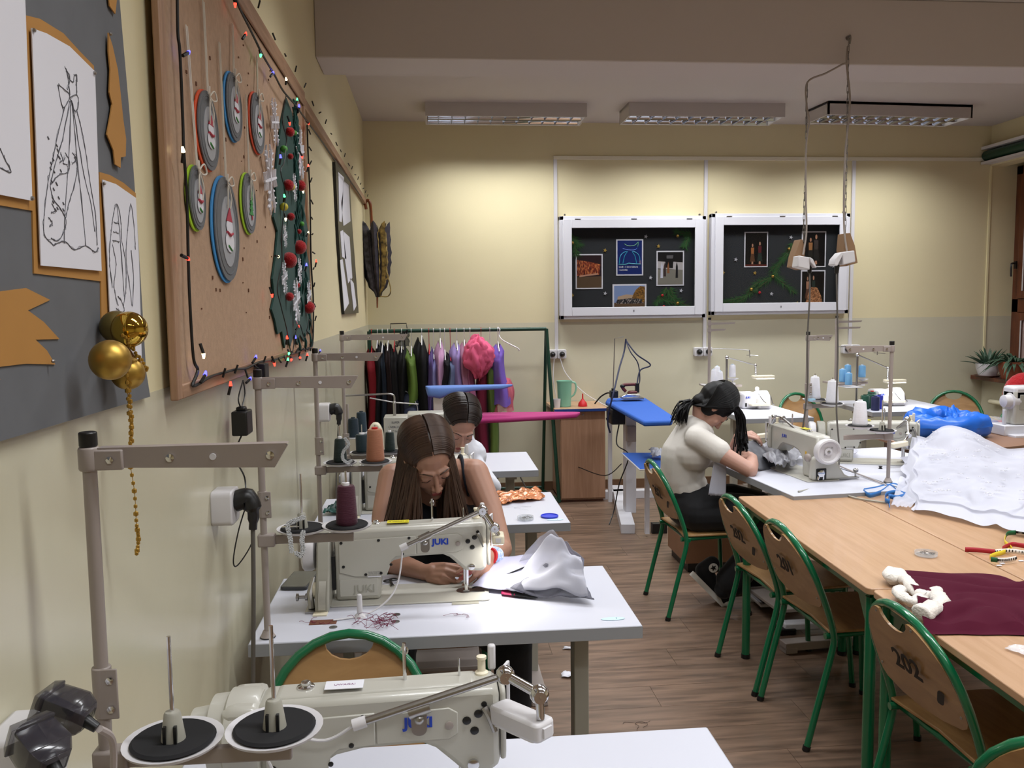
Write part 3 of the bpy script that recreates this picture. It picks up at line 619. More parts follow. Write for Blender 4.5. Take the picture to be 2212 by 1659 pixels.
# desk of the girl in the white tee and the one joining it on the right
sewing_desk('white sewing desk of the girl in the white tee', 2.175, 3.735, math.radians(95), 1.07, .555, hole=False)
sewing_desk('white sewing desk carrying the right rear machine under the tulle edge', 2.80, 3.79, math.radians(95), 1.07, .61, hole=False)
thread_stand('grey thread stand on the right with its arm pointing left', (2.195, 3.91, .78), math.radians(0), .24, [(-.045, -.012, .004, 1), (-.15, .0, .027, 1)], mir=-1, alen=.225, H=.665, bracket=False)
thread_stand('grey thread stand behind the wheel-fronted machine, with two white cones', (2.10, 4.62, .78), 0, .305, [(.055, .02, .008, 1), (.125, -.05, -.010, 1)], alen=.135, H=.69, blen=.16)
cone('white thread cone with spiral winding on the near plate left of the right pole', 2.045, 3.91, 1.062, .115, .035, .026, 'E6E6EE')
cone('white thread cone on the rear stand, beside a pale blue box', 2.155, 4.64, 1.108, .125, .032, .023, 'E6E6EE')
cone('white thread cone on the rear stand, right of its neighbour', 2.225, 4.57, 1.090, .125, .035, .025, 'E6E6EE')

# ---------------------------------------------------------------- left wall: cork board with christmas decorations
BX = -.508
cb = T('cork_board', 'large pine-framed cork board hung with christmas ornaments and a green felt tree', 'notice board', (XL+.01, 2.77, 1.475))
P('cork', MB().box((BX-.016, 1.80, 1.50), (BX-.010, 3.74, 2.50)), m_cork, cb)
P('frame', MB().box((BX-.016, 1.765, 1.475), (BX, 1.80, 2.56)), m_pine, cb, bevel=.003)
P('frame', MB().box((BX-.016, 3.735, 1.475), (BX, 3.765, 2.50)), m_pine, cb, bevel=.003)
P('frame', MB().box((BX-.016, 1.80, 1.475), (BX, 3.735, 1.505)), m_pineh, cb, bevel=.003)
P('frame', MB().box((BX-.016, 1.80, 2.50), (BX, 3.765, 2.56)), m_pineh, cb, bevel=.003)
FX = BX-.008      # cork surface
P('wall_batten', MB().box((XL, 1.95, 1.56), (BX-.014, 2.0, 2.5)), m_pine, cb); P('wall_batten', MB().box((XL, 3.5, 1.56), (BX-.014, 3.55, 2.5)), m_pine, cb)
hl = MB()
for i in range(60):
    a, b = rnd(1.9, 3.6), rnd(1.6, 2.45); hl.box((FX-.003, a, b), (FX+.0005, a+rnd(.003, .008), b+rnd(.002, .01)))
o_ = P('pin_hole', hl, mat('pin_hole_brown', '6B4630', .9), cb); o_['kind'] = 'stuff'
def LP(x, pts): return [(p[1], p[2]) for p in pts]
m_ogrey = mat('felt_grey', '6E7073', .95, noise=.15, nscale=80)
m_olgrey = mat('print_light_grey', 'A3A5AA', .8, noise=.1, nscale=60)
m_string = mat('white_string', 'D9D2C6', .9)
def ornament(label, c, yc, zc, ry, rz_, hook, motif, rim):
    t = T('oval_ornament', label, 'ornament', (FX, yc, zc-rz_), 0, 'oval christmas ornaments on the cork board')
    E_ = lambda a, b, dy=0, dz=0: [(yc+dy+p[0], zc+dz+p[1]) for p in arc(0, 0, a, b, 0, 350, 35)]
    P('backing', MB().px(E_(ry, rz_, -.004, 0), FX+.001, FX+.004), rim, t)
    P('disc', MB().px(E_(ry*.94, rz_*.97, .004, .002), FX+.006, FX+.009), m_ogrey, t)
    P('rim', MB().tube([(FX+.009, p[0], p[1]) for p in E_(ry*.82, rz_*.85, .004, .002)], .0016, 6, closed=True), m_ogrey, t)
    P('picture', MB().px([(p[0], p[1]) for p in E_(ry*.55, rz_*.66, .006, -.004)], FX+.009, FX+.0105), m_olgrey, t)
    mw = MB(); mr = MB(); mg = MB(); X = FX+.012; s_ = rz_
    if motif == 'tree':
        for k in range(5):
            z = zc - .35*s_ + k*.17*s_; w_ = ry*(.30-.05*k)
            mg.px([(yc+.006-w_, z), (yc+.006+w_, z), (yc+.006, z+.25*s_)], X, X+.001+k*.0004)
        mr.px([(yc+.008, zc-.5*s_), (yc+.020, zc-.5*s_), (yc+.020, zc-.36*s_), (yc+.008, zc-.36*s_)], X, X+.001)
    else:
        mw.px([(yc+.006+p[0], zc-.22*s_+p[1]) for p in arc(0, 0, ry*.32, s_*.2, 0, 340, 17)], X, X+.001)
        mw.px([(yc+.006+p[0], zc+.06*s_+p[1]) for p in arc(0, 0, ry*.24, s_*.15, 0, 340, 17)], X, X+.0015)
        mr.px([(yc+.006-ry*.22, zc+.16*s_), (yc+.006+ry*.22, zc+.16*s_), (yc+.006+ry*.05, zc+.42*s_)], X, X+.002)
        mr.tube([(X+.001, yc+.006-ry*.2, zc-.05*s_), (X+.003, yc+.006, zc-.10*s_), (X+.001, yc+.006+ry*.22, zc-.05*s_)], .0035, 6)
        mg.tube([(X+.001, yc+.006-ry*.15, zc-.3*s_), (X+.001, yc+.006+ry*.1, zc-.38*s_)], .003, 6)
    if mw.v: P('motif', mw, m_paper, t)
    P('motif', mr, mat('motif_pink', 'B03B4C', .8) if 'motif_pink' not in bpy.data.materials else bpy.data.materials['motif_pink'], t)
    P('motif', mg, mat('motif_green', '3F8A45', .8) if 'motif_green' not in bpy.data.materials else bpy.data.materials['motif_green'], t)
    zt = zc + rz_*.93; X = FX+.012
    st = MB().tube([(X-.004, yc+.004, zt), (X-.008, hook[0]-.006, hook[1])], .0018, 6).tube([(X-.003, yc+.010, zt), (X-.008, hook[0]+.006, hook[1])], .0018, 6)
    for sg in (-1, 1):
        st.tube(catmull([(X, yc+.008, zt-.005), (X+.006, yc+.008+sg*.022, zt+.012), (X+.008, yc+.008+sg*.034, zt-.006), (X+.004, yc+.008+sg*.015, zt-.012), (X, yc+.008, zt-.005)], 4), .002, 6)
        st.tube(catmull([(X, yc+.008, zt-.005), (X+.004, yc+.008+sg*.018, zt-.04), (X+.001, yc+.008+sg*.012, zt-.07)], 4), .002, 6)
    P('string_bow', st, m_string, t)
def rim(c): return mat('rim_' + c, c, .7) if 'rim_' + c not in bpy.data.materials else bpy.data.materials['rim_' + c]
def orn(label, p4, hook, motif, c):
    (l, r, tp, bt) = p4
    yc = (l[1]+r[1])/2; zc = (tp[2]+bt[2])/2
    ornament(label, None, yc, zc, abs(r[1]-l[1])/2, abs(tp[2]-bt[2])/2, (hook[1], hook[2]), motif, rim(c))
orn('oval ornament with lime green rim, lowest left beside the frame', ((-0.505,1.91,1.892), (-0.505,2.05,1.909), (-0.505,1.982,1.974), (-0.505,1.973,1.829)), (-0.505,1.969,2.268), 'man', 'A9D62A')
orn('large oval ornament with orange rim at the upper left', ((-0.505,2.004,2.055), (-0.505,2.205,2.095), (-0.505,2.069,2.164), (-0.505,2.108,1.978)), (-0.505,2.126,2.372), 'man', 'E2582C')
orn('largest oval ornament with a blue rim, lowest of all', ((-0.505,2.112,1.852), (-0.505,2.391,1.877), (-0.505,2.229,1.99), (-0.505,2.26,1.723)), (-0.505,2.269,2.321), 'man', '3D8FD0')
orn('oval ornament with blue rim at the top of the board', ((-0.505,2.295,2.166), (-0.505,2.488,2.209), (-0.505,2.388,2.28), (-0.505,2.421,2.099)), (-0.505,2.43,2.416), 'man', '3D8FD0')
orn('oval ornament with a green tree motif and lime rim', ((-0.505,2.444,1.944), (-0.505,2.631,1.966), (-0.505,2.522,2.041), (-0.505,2.539,1.867)), (-0.505,2.571,2.265), 'tree', 'A9D62A')
orn('oval ornament with red orange rim, nearest the paper snowflakes', ((-0.505,2.602,2.194), (-0.505,2.815,2.238), (-0.505,2.704,2.304), (-0.505,2.71,2.121)), (-0.505,2.757,2.426), 'man', 'D9502C')
# green felt tree
m_felt = mat('green_felt', '15403A', .95, sheen=.1, noise=.12, nscale=50)
tr = T('felt_tree', 'dark green felt christmas tree with red pompoms on the cork board', 'christmas tree', (-0.505,3.273,1.493))
out = [(-0.505,3.287,2.424),(-0.505,3.164,2.315),(-0.505,3.053,2.187),(-0.505,2.986,2.081),(-0.505,2.997,2.009),(-0.505,2.926,1.958),(-0.505,2.996,1.916),(-0.505,2.931,1.819),(-0.505,2.867,1.753),(-0.505,2.888,1.696),(-0.505,2.83,1.654),(-0.505,2.881,1.621),(-0.505,2.923,1.571),(-0.505,3.006,1.579),(-0.505,3.05,1.518),(-0.505,3.117,1.554),(-0.505,3.171,1.519),(-0.505,3.255,1.56),(-0.505,3.347,1.516),(-0.505,3.403,1.555),(-0.505,3.52,1.521),(-0.505,3.583,1.568),(-0.505,3.688,1.545),(-0.505,3.731,1.607),(-0.505,3.804,1.666),(-0.505,3.721,1.74),(-0.505,3.755,1.824),(-0.505,3.662,1.896),(-0.505,3.736,1.979),(-0.505,3.646,2.056),(-0.505,3.69,2.127),(-0.505,3.574,2.186),(-0.505,3.57,2.276),(-0.505,3.466,2.346),(-0.505,3.388,2.399)]
P('felt', MB().px(LP(0, out), FX+.001, FX+.007), m_felt, tr)
fr = MB()
for i in range(70):
    k = random.random(); zt = 2.46 - .93*k; yw = .03 + .20*k; y0 = 3.45 + .04*k + rnd(-yw, yw)*.9
    fr.tube(catmull([(FX+.008, y0, zt), (FX+.014, y0+rnd(-.006, .006), zt-.035), (FX+.008, y0+rnd(-.01, .01), zt-.075)], 3), [.004]*3+[.006]*2+[.003]*2, 5)
o_ = P('fringe', fr, m_felt, tr); o_['kind'] = 'stuff'
m_pom = mat('red_pompom', 'A40F16', .95, sheen=.6, bump=.6, bscale=260)
m_pomg = mat('green_bead', '4E9A3C', .6); m_pomy = mat('yellow_bead', 'C8B93A', .6)
for px_, r_, c in (((-0.5,3.248,2.295), .022, 0), ((-0.5,3.359,2.313), .012, 1), ((-0.5,3.102,2.208), .016, 1), ((-0.5,3.239,2.206), .014, 0), ((-0.5,3.164,2.093), .026, 0), ((-0.5,3.467,2.133), .026, 0), ((-0.5,3.246,2.098), .016, 2), ((-0.5,3.058,2.005), .018, 2), ((-0.5,3.201,1.986), .018, 0), ((-0.5,3.387,1.889), .034, 0), ((-0.5,3.126,1.826), .036, 0), ((-0.5,3.389,1.949), .012, 0), ((-0.5,3.107,1.697), .020, 0), ((-0.5,3.308,1.741), .012, 0), ((-0.5,3.582,1.658), .032, 0), ((-0.5,3.468,1.985), .012, 1)):
    P('pompom', MB().sph((px_[0]+.004, px_[1], px_[2]), r_*.8, 14), (m_pom, m_pomg, m_pomy)[c], tr, label=('red pompom', 'green bead', 'yellow bead')[c])
# paper snowflakes: pinned on the board and on the tree
def snowflake(label, c, r, seed, on_tree=False, parent=None):
    random.seed(seed); b = MB(); n = 6
    for k in range(n):
        a = k*PI/3 + .2; dy, dz = math.cos(a), math.sin(a); ny, nz = -dz, dy
        b.tube([(c[0], c[1], c[2]), (c[0]+.002, c[1]+dy*r, c[2]+dz*r)], [r*.07, r*.04], 4)
        for q in (.4, .65, .85):
            for sg in (1, -1):
                b.tube([(c[0]+.001, c[1]+dy*r*q, c[2]+dz*r*q), (c[0]+.002, c[1]+dy*r*(q+.18)+ny*sg*r*.26, c[2]+dz*r*(q+.18)+nz*sg*r*.26)], [r*.045, r*.03], 4)
    if parent: P('snowflake', b, m_paper, parent, label='white paper snowflake')
    else: single('paper_snowflake', b, m_paper, label, 'snowflake', 'paper snowflakes on the cork board')
snowflake('small cut paper snowflake at the top between ornament and tree', (-0.504,2.978,2.273), .075, 1)
snowflake('large cut paper snowflake left of the felt tree', (-0.504,2.853,2.068), .105, 2)
snowflake('cut paper snowflake right of the felt tree', (-0.504,3.537,2.271), .10, 3)
for c, r_ in (((-0.498,3.321,2.106), .05), ((-0.498,3.063,1.906), .04), ((-0.498,3.022,1.761), .055), ((-0.498,3.376,1.799), .05), ((-0.498,3.27,1.683), .08), ((-0.498,3.606,1.704), .06)): snowflake('', c, r_, 5, parent=tr)
random.seed(11)
# string of lights around the board
gl = T('string_lights', 'black string of small coloured lights draped round the cork board edge', 'string lights', (-0.5,2.302,1.496))
m_cord = mat('cord_black', '0B0B0C', .5)
gx = -.503
cp = [(-0.5,1.872,2.325),(-0.5,1.858,2.22),(-0.5,1.861,2.18),(-0.5,1.866,2.047),(-0.5,1.862,1.985),(-0.5,1.868,1.896),(-0.5,1.863,1.762),(-0.5,1.855,1.676),(-0.5,1.86,1.559),(-0.5,1.887,1.528),(-0.5,1.853,1.499),(-0.5,1.901,1.498),(-0.5,1.992,1.504),(-0.5,2.101,1.505),(-0.5,2.249,1.503),(-0.5,2.388,1.496),(-0.5,2.548,1.502),(-0.5,2.768,1.494),(-0.5,3.033,1.493),(-0.5,3.24,1.491),(-0.5,3.416,1.494),(-0.5,3.583,1.492),(-0.5,3.699,1.509),(-0.5,3.772,1.686),(-0.5,3.742,1.862),(-0.5,3.766,2.078),(-0.5,3.776,2.177),(-0.5,3.752,2.308),(-0.5,3.751,2.422)]
gc = MB().tube(catmull([(gx+rnd(0, .004), p[1], p[2]) for p in cp], 6), .0035, 6)
cp2 = [(-0.5,2.373,2.465),(-0.5,2.452,2.45),(-0.5,2.538,2.44),(-0.5,2.649,2.429),(-0.5,2.764,2.415),(-0.5,2.958,2.409),(-0.5,3.133,2.399),(-0.5,3.391,2.409),(-0.5,3.63,2.412),(-0.5,4.145,2.423),(-0.5,4.767,2.43),(-0.5,5.812,2.45),(-0.5,6.574,2.458)]
gc.tube(catmull([(gx+.006+rnd(0, .004), p[1], p[2]+.012) for p in cp2], 5), .0035, 6)
cp3 = [(-0.5,3.153,2.404),(-0.5,3.056,2.296),(-0.5,3.109,2.244),(-0.5,3.053,2.156),(-0.5,2.964,2.111),(-0.5,3.058,2.047),(-0.5,2.976,1.96),(-0.5,2.933,1.88),(-0.5,2.943,1.804),(-0.5,2.833,1.725),(-0.5,2.871,1.666),(-0.5,2.978,1.588),(-0.5,3.053,1.497),(-0.5,3.17,1.566),(-0.5,3.286,1.597),(-0.5,3.39,1.541),(-0.5,3.531,1.61),(-0.5,3.624,1.551)]
gc.tube(catmull([(gx+.012+rnd(0, .004), p[1], p[2]) for p in cp3], 5), .0018, 6)
P('cord', gc, m_cord, gl)
bc_ = {k: mat('bulb_' + k, c, .3, emis=e) for k, c, e in (('blue', '3A3AFF', 9), ('red', 'FF3022', 6), ('green', '4CFF80', 4), ('warm', 'FFE6A8', 8), ('off', 'D8D0C0', 0))}
bl = [(408,112,'blue',0), (395,322,'warm',0), (407,560,'red',0), (440,770,'warm',0), (444,806,'blue',0), (498,828,'red',0), (553,770,'blue',0), (541,817,'blue',0), (593,788,'red',0), (622,776,'green',0), (629,778,'red',0), (648,772,'red',0), (664,765,'red',0), (508,12,'red',0), (531,72,'red',0), (563,121,'green',0), (590,156,'blue',0), (618,170,'warm',0), (642,214,'green',0), (646,228,'blue',0), (667,268,'red',0), (626,268,'red',0), (606,337,'blue',0), (653,340,'red',0), (666,357,'red',0), (614,422,'green',0), (655,415,'warm',0), (617,475,'warm',0), (666,502,'warm',0), (602,555,'warm',0), (662,571,'blue',0), (683,563,'red',0), (588,640,'red',0), (620,728,'red',0), (638,727,'blue',0), (645,704,'red',0), (692,757,'blue',0), (624,765,'green',0)]
BP = [(-0.49,1.894,2.192), (-0.49,1.815,1.98), (-0.49,1.818,1.76), (-0.49,1.902,1.556), (-0.49,1.911,1.52), (-0.49,2.138,1.477), (-0.49,2.455,1.524), (-0.49,2.37,1.47), (-0.49,2.734,1.481), (-0.49,2.989,1.483), (-0.49,3.056,1.475), (-0.49,3.259,1.473), (-0.49,3.454,1.474), (-0.49,2.367,2.443), (-0.49,2.49,2.411), (-0.49,2.697,2.408), (-0.49,2.903,2.415), (-0.49,3.163,2.462), (-0.49,3.414,2.45), (-0.49,3.457,2.436), (-0.49,3.72,2.42), (-0.49,3.211,2.315), (-0.49,2.987,2.165), (-0.49,3.498,2.246), (-0.49,3.664,2.242), (-0.49,3.034,2.041), (-0.49,3.491,2.111), (-0.49,3.045,1.959), (-0.49,3.597,1.963), (-0.49,2.88,1.824), (-0.49,3.513,1.83), (-0.49,3.814,1.86), (-0.49,2.738,1.695), (-0.49,2.986,1.559), (-0.49,3.167,1.554), (-0.49,3.252,1.59), (-0.49,3.855,1.468), (-0.49,3.011,1.499)]
for (_, _, c, _), p in zip(bl, BP):
    a = rnd(0, 6.28); d = V((0, math.cos(a), math.sin(a)))*.022
    q = V(p); b_ = P('bulb', MB().tube([q-d*.3, q+d*.2], [.0042, .0022], 8), bc_[c], gl, label={'warm': 'warm white light bulb', 'off': 'unlit bulb'}.get(c, c + ' light bulb'))
    k_ = MB().tube([q-d*1.3+V((-.006, 0, 0)), q-d*.3], .0038, 6); kk = P('bulb_socket', k_, m_cord, b_)
for i in range(46):       # dark unlit stubs along the border
    s_ = i/45
    if s_ < .25: p = V((gx+.006, 3.76, 1.60+s_*3.3))
    elif s_ < .55: p = V((gx+.006, 2.0+(s_-.25)*5.6, 1.495))
    else: p = V((gx+.012, 2.4+(s_-.55)*10.5, 2.545))
    a = rnd(0, 6.28); d = V((.3, math.cos(a), math.sin(a)))*.022
    P('bulb_socket', MB().tube([p, p+d], .003, 6), m_cord, gl)
P('controller', MB().box((-.50, 2.50, 1.445), (-.475, 2.56, 1.50)), m_black, gl, bevel=.003)
ad = T('power_adapter', 'black power adapter hanging on two thin wires below the cork board', 'adapter', (-0.5,2.289,1.339))
cA = (-0.5,2.293,1.36); cT = (-0.5,2.324,1.468)
P('body', MB().box((cA[0]-.02, cA[1]-.036, cA[2]-.032), (cA[0]+.02, cA[1]+.036, cA[2]+.032)).box((cA[0]-.012, cA[1]-.015, cA[2]+.03), (cA[0]+.012, cA[1]+.012, cA[2]+.042)), m_black, ad, bevel=.004)
P('wire', MB().tube(catmull([cT, (-0.5,2.261,1.427), (cA[0], cA[1]-.01, cA[2]+.04)], 5), .0018, 6).tube(catmull([cT, (-0.5,2.34,1.431), (cA[0], cA[1]+.006, cA[2]+.04)], 5), .0018, 6), m_black, ad)
P('wire', MB().tube(catmull([(cA[0], cA[1]-.005, cA[2]-.03), (-0.5,2.198,1.287), (-0.5,2.293,1.214), (-0.49,2.255,1.175)], 6), .0022, 6), m_black, ad)

# ---------------------------------------------------------------- grey card with fashion sketches, nearest on the left wall
PX = -.525
gp = T('sketch_board', 'grey card sheet with pencil fashion sketches on gold paper, nearest on the left wall', 'poster', (XL, 1.2, 1.49))
P('grey_card', MB().px(LP(0, [(-0.525,1.086,1.501),(-0.525,1.655,1.496),(-0.525,1.639,1.547),(-0.525,1.633,1.8),(-0.525,1.622,2.004),(-0.525,1.607,2.135),(-0.525,1.596,2.24),(-0.525,0.783,2.43),(-0.525,0.663,1.415)]), XL+.006, PX-.002), m_greypaper, gp)
for poly in ([(-0.523,1.091,2.053),(-0.523,1.229,2.104),(-0.523,1.219,2.033),(-0.523,1.225,2.048),(-0.523,1.271,2.058),(-0.523,1.347,2.062),(-0.523,1.404,2.053),(-0.523,1.459,2.046),(-0.523,1.456,1.932),(-0.523,1.442,1.799),(-0.523,1.438,1.705),(-0.523,1.205,1.709),(-0.523,1.212,1.792),(-0.523,1.056,1.787)],
             [(-0.523,1.458,1.88),(-0.523,1.503,1.882),(-0.523,1.567,1.878),(-0.523,1.627,1.868),(-0.523,1.619,1.75),(-0.523,1.603,1.549),(-0.523,1.564,1.552),(-0.523,1.431,1.644)],
             [(-0.523,1.041,1.677),(-0.523,1.118,1.684),(-0.523,1.18,1.689),(-0.523,1.249,1.674),(-0.523,1.181,1.66),(-0.523,1.225,1.644),(-0.523,1.271,1.619),(-0.523,1.197,1.621),(-0.523,1.229,1.605),(-0.523,1.253,1.584),(-0.523,1.166,1.591),(-0.523,1.083,1.592),(-0.523,1.097,1.576),(-0.523,1.028,1.577)]):
    P('gold_paper', MB().px(LP(0, poly), PX-.002, PX), m_kraft, gp)
P('gold_cutout', MB().px(LP(0, [(-0.52,1.521,2.116),(-0.52,1.537,2.099),(-0.52,1.556,2.066),(-0.52,1.563,2.03),(-0.52,1.57,1.985),(-0.52,1.579,1.955),(-0.52,1.572,1.924),(-0.52,1.547,1.918),(-0.52,1.544,1.9),(-0.52,1.518,1.902),(-0.52,1.515,1.924),(-0.52,1.489,1.945),(-0.52,1.509,1.979),(-0.52,1.52,2),(-0.52,1.51,2.017),(-0.52,1.52,2.057),(-0.52,1.516,2.085)]), PX+.002, PX+.004), m_kraft, gp)
P('gold_cutout', MB().px(LP(0, [(-0.52,1.527,2.215),(-0.52,1.595,2.24),(-0.52,1.561,2.159),(-0.52,1.536,2.164)]), PX+.001, PX+.003), m_kraft, gp)
for poly, nm in (([(-0.521,1.233,2.034),(-0.521,1.278,2.041),(-0.521,1.356,2.046),(-0.521,1.45,2.035),(-0.521,1.431,1.721),(-0.521,1.217,1.72)], 'gown'), ([(-0.521,1.087,2.051),(-0.521,1.221,2.101),(-0.521,1.203,1.804),(-0.521,1.053,1.799)], 'left'), ([(-0.521,1.457,1.868),(-0.521,1.516,1.869),(-0.521,1.612,1.858),(-0.521,1.612,1.749),(-0.521,1.598,1.558),(-0.521,1.457,1.644),(-0.521,1.46,1.741)], 'coat')):
    P('sketch_sheet', MB().px(LP(0, poly), PX+.003, PX+.0045), m_paper, gp)
sk = MB(); sx = PX+.0048
def line(pts, r=.0006):
    for k in range(3):
        j = .0016*k; sk.tube([(sx, p[1]+rnd(-j, j), p[2]+rnd(-j, j)) for p in catmull(pts, 4)], r*(1, .5, .4)[k], 4)
for L_ in ([(-0.52,1.333,2.01),(-0.52,1.348,1.998),(-0.52,1.337,1.979)], [(-0.52,1.374,2.011),(-0.52,1.371,1.997),(-0.52,1.372,1.984)], [(-0.52,1.338,2.008),(-0.52,1.341,1.999),(-0.52,1.359,1.995),(-0.52,1.365,2.006),(-0.52,1.374,2.011)], [(-0.52,1.338,2.008),(-0.52,1.343,1.99),(-0.52,1.344,1.972)], [(-0.52,1.374,2.01),(-0.52,1.372,1.994),(-0.52,1.37,1.98)],
    [(-0.52,1.304,1.978),(-0.52,1.321,1.978),(-0.52,1.344,1.972),(-0.52,1.318,1.95),(-0.52,1.304,1.978)], [(-0.52,1.344,1.97),(-0.52,1.37,1.98),(-0.52,1.375,1.967),(-0.52,1.361,1.954),(-0.52,1.344,1.97)],
    [(-0.52,1.325,1.953),(-0.52,1.295,1.908),(-0.52,1.27,1.865),(-0.52,1.251,1.831),(-0.52,1.232,1.779),(-0.52,1.234,1.76),(-0.52,1.258,1.75)], [(-0.52,1.367,1.957),(-0.52,1.387,1.919),(-0.52,1.4,1.865),(-0.52,1.416,1.811),(-0.52,1.418,1.761)], [(-0.52,1.346,1.966),(-0.52,1.335,1.909),(-0.52,1.319,1.853),(-0.52,1.303,1.799),(-0.52,1.294,1.755)],
    [(-0.52,1.351,1.967),(-0.52,1.357,1.893),(-0.52,1.365,1.826),(-0.52,1.372,1.757)], [(-0.52,1.343,1.965),(-0.52,1.31,1.904),(-0.52,1.282,1.867),(-0.52,1.26,1.832)], [(-0.52,1.26,1.832),(-0.52,1.287,1.849),(-0.52,1.32,1.859),(-0.52,1.33,1.875),(-0.52,1.316,1.886)], [(-0.52,1.259,1.831),(-0.52,1.267,1.814),(-0.52,1.288,1.804),(-0.52,1.305,1.789),(-0.52,1.296,1.772),(-0.52,1.274,1.757),(-0.52,1.252,1.759)],
    [(-0.52,1.348,1.885),(-0.52,1.356,1.872),(-0.52,1.342,1.843),(-0.52,1.318,1.814),(-0.52,1.305,1.792)], [(-0.52,1.258,1.75),(-0.52,1.297,1.758),(-0.52,1.328,1.748),(-0.52,1.372,1.757),(-0.52,1.407,1.749),(-0.52,1.422,1.757)], [(-0.52,1.354,1.963),(-0.52,1.37,1.895),(-0.52,1.387,1.85),(-0.52,1.402,1.823),(-0.52,1.41,1.782)], [(-0.52,1.342,1.89),(-0.52,1.356,1.883),(-0.52,1.338,1.873)],
    [(-0.52,1.3,1.883),(-0.52,1.306,1.874),(-0.52,1.295,1.869)], [(-0.52,1.315,1.879),(-0.52,1.307,1.87),(-0.52,1.321,1.87)], [(-0.52,1.247,1.787),(-0.52,1.258,1.781),(-0.52,1.249,1.774)], [(-0.52,1.262,1.807),(-0.52,1.27,1.798),(-0.52,1.257,1.794)], [(-0.52,1.124,1.858),(-0.52,1.134,1.846),(-0.52,1.148,1.833),(-0.52,1.121,1.834)]): line(L_)
for L_ in ([(-0.52,1.481,1.788),(-0.52,1.497,1.819),(-0.52,1.514,1.836),(-0.52,1.528,1.815),(-0.52,1.527,1.776)], [(-0.52,1.481,1.788),(-0.52,1.466,1.742),(-0.52,1.472,1.697)], [(-0.52,1.514,1.835),(-0.52,1.52,1.791),(-0.52,1.522,1.744),(-0.52,1.526,1.682)], [(-0.52,1.527,1.776),(-0.52,1.54,1.745),(-0.52,1.537,1.698),(-0.52,1.519,1.666)], [(-0.52,1.558,1.794),(-0.52,1.582,1.844),(-0.52,1.594,1.797),(-0.52,1.594,1.765)], [(-0.52,1.558,1.794),(-0.52,1.544,1.746),(-0.52,1.555,1.698),(-0.52,1.56,1.666)], [(-0.52,1.484,1.765),(-0.52,1.495,1.735),(-0.52,1.48,1.697),(-0.52,1.495,1.666)], [(-0.52,1.572,1.763),(-0.52,1.577,1.715),(-0.52,1.564,1.666)], [(-0.52,1.495,1.682),(-0.52,1.511,1.674),(-0.52,1.522,1.658),(-0.52,1.508,1.655),(-0.52,1.484,1.662)], [(-0.52,1.496,1.804),(-0.52,1.516,1.804)], [(-0.52,1.49,1.788),(-0.52,1.515,1.787)], [(-0.52,1.485,1.773),(-0.52,1.517,1.774)]): line(L_)
for i in range(22):
    a, b = rnd(1.255, 1.30), rnd(1.80, 1.90); sk.tube([(sx, a, b), (sx, a+.004, b-.003)], .0012, 4)
o_ = P('pencil_drawing', sk, m_ink, gp); o_['kind'] = 'stuff'
pn = MB()
for q in ((-0.52,1.236,2.032), (-0.52,1.444,2.031), (-0.52,1.2,1.807), (-0.52,1.525,2.115), (-0.52,1.232,1.59), (-0.52,1.459,1.862)): pn.sph((q[0]+.001, q[1], q[2]), .003, 8)
P('pin', pn, m_steel, gp)['kind'] = 'stuff'
# gold baubles on a bead chain
m_gold = mat('gold_satin', 'B8954A', .42, 1); m_goldm = mat('gold_mirror', 'C9A545', .06, 1)
bb = T('gold_baubles', 'cluster of gold baubles with a hanging bead chain on the sketch board', 'baubles', (-0.48,1.392,1.579))
for c, r_, m_, l in (((-0.478,1.416,1.628), .0285, m_goldm, 'shiny mirror gold bauble'), ((-0.5,1.425,1.632), .026, mat('olive_satin', '77683A', .4, .7), 'dull olive gold bauble'), ((-0.47,1.306,1.586), .0295, m_gold, 'matt gold bauble'), ((-0.494,1.446,1.556), .027, m_gold, 'matt gold bauble behind')):
    P('bauble', MB().sph(c, r_, 32), m_, bb, label=l)
ch = MB(); pts = [(-0.475,1.371,1.617), (-0.475,1.415,1.598), (-0.475,1.451,1.575), (-0.48,1.498,1.555)]
for a, b in zip(pts, pts[1:]):
    for k in range(7):
        q = V(a).lerp(V(b), k/7); ch.sph(q+V((rnd(0, .004), rnd(-.004, .004), rnd(-.003, .003))), .0034, 6)
for path in ([(-0.485,1.414,1.563),(-0.485,1.415,1.511),(-0.485,1.42,1.461),(-0.485,1.406,1.426),(-0.485,1.421,1.366),(-0.485,1.423,1.312),(-0.485,1.428,1.284),(-0.485,1.415,1.262)], [(-0.485,1.431,1.562),(-0.485,1.423,1.525),(-0.485,1.426,1.487),(-0.485,1.422,1.461),(-0.485,1.418,1.424)]):
    cc = catmull(path, 9)
    ch.tube(cc, .0006, 4)
    for i, q in enumerate(cc[::2]): ch.sph(q, (.0034, .0034, .0040) if i % 3 else (.0046, .0046, .005), 7)
P('bead_chain', ch, m_gold, bb)['kind'] = 'stuff'

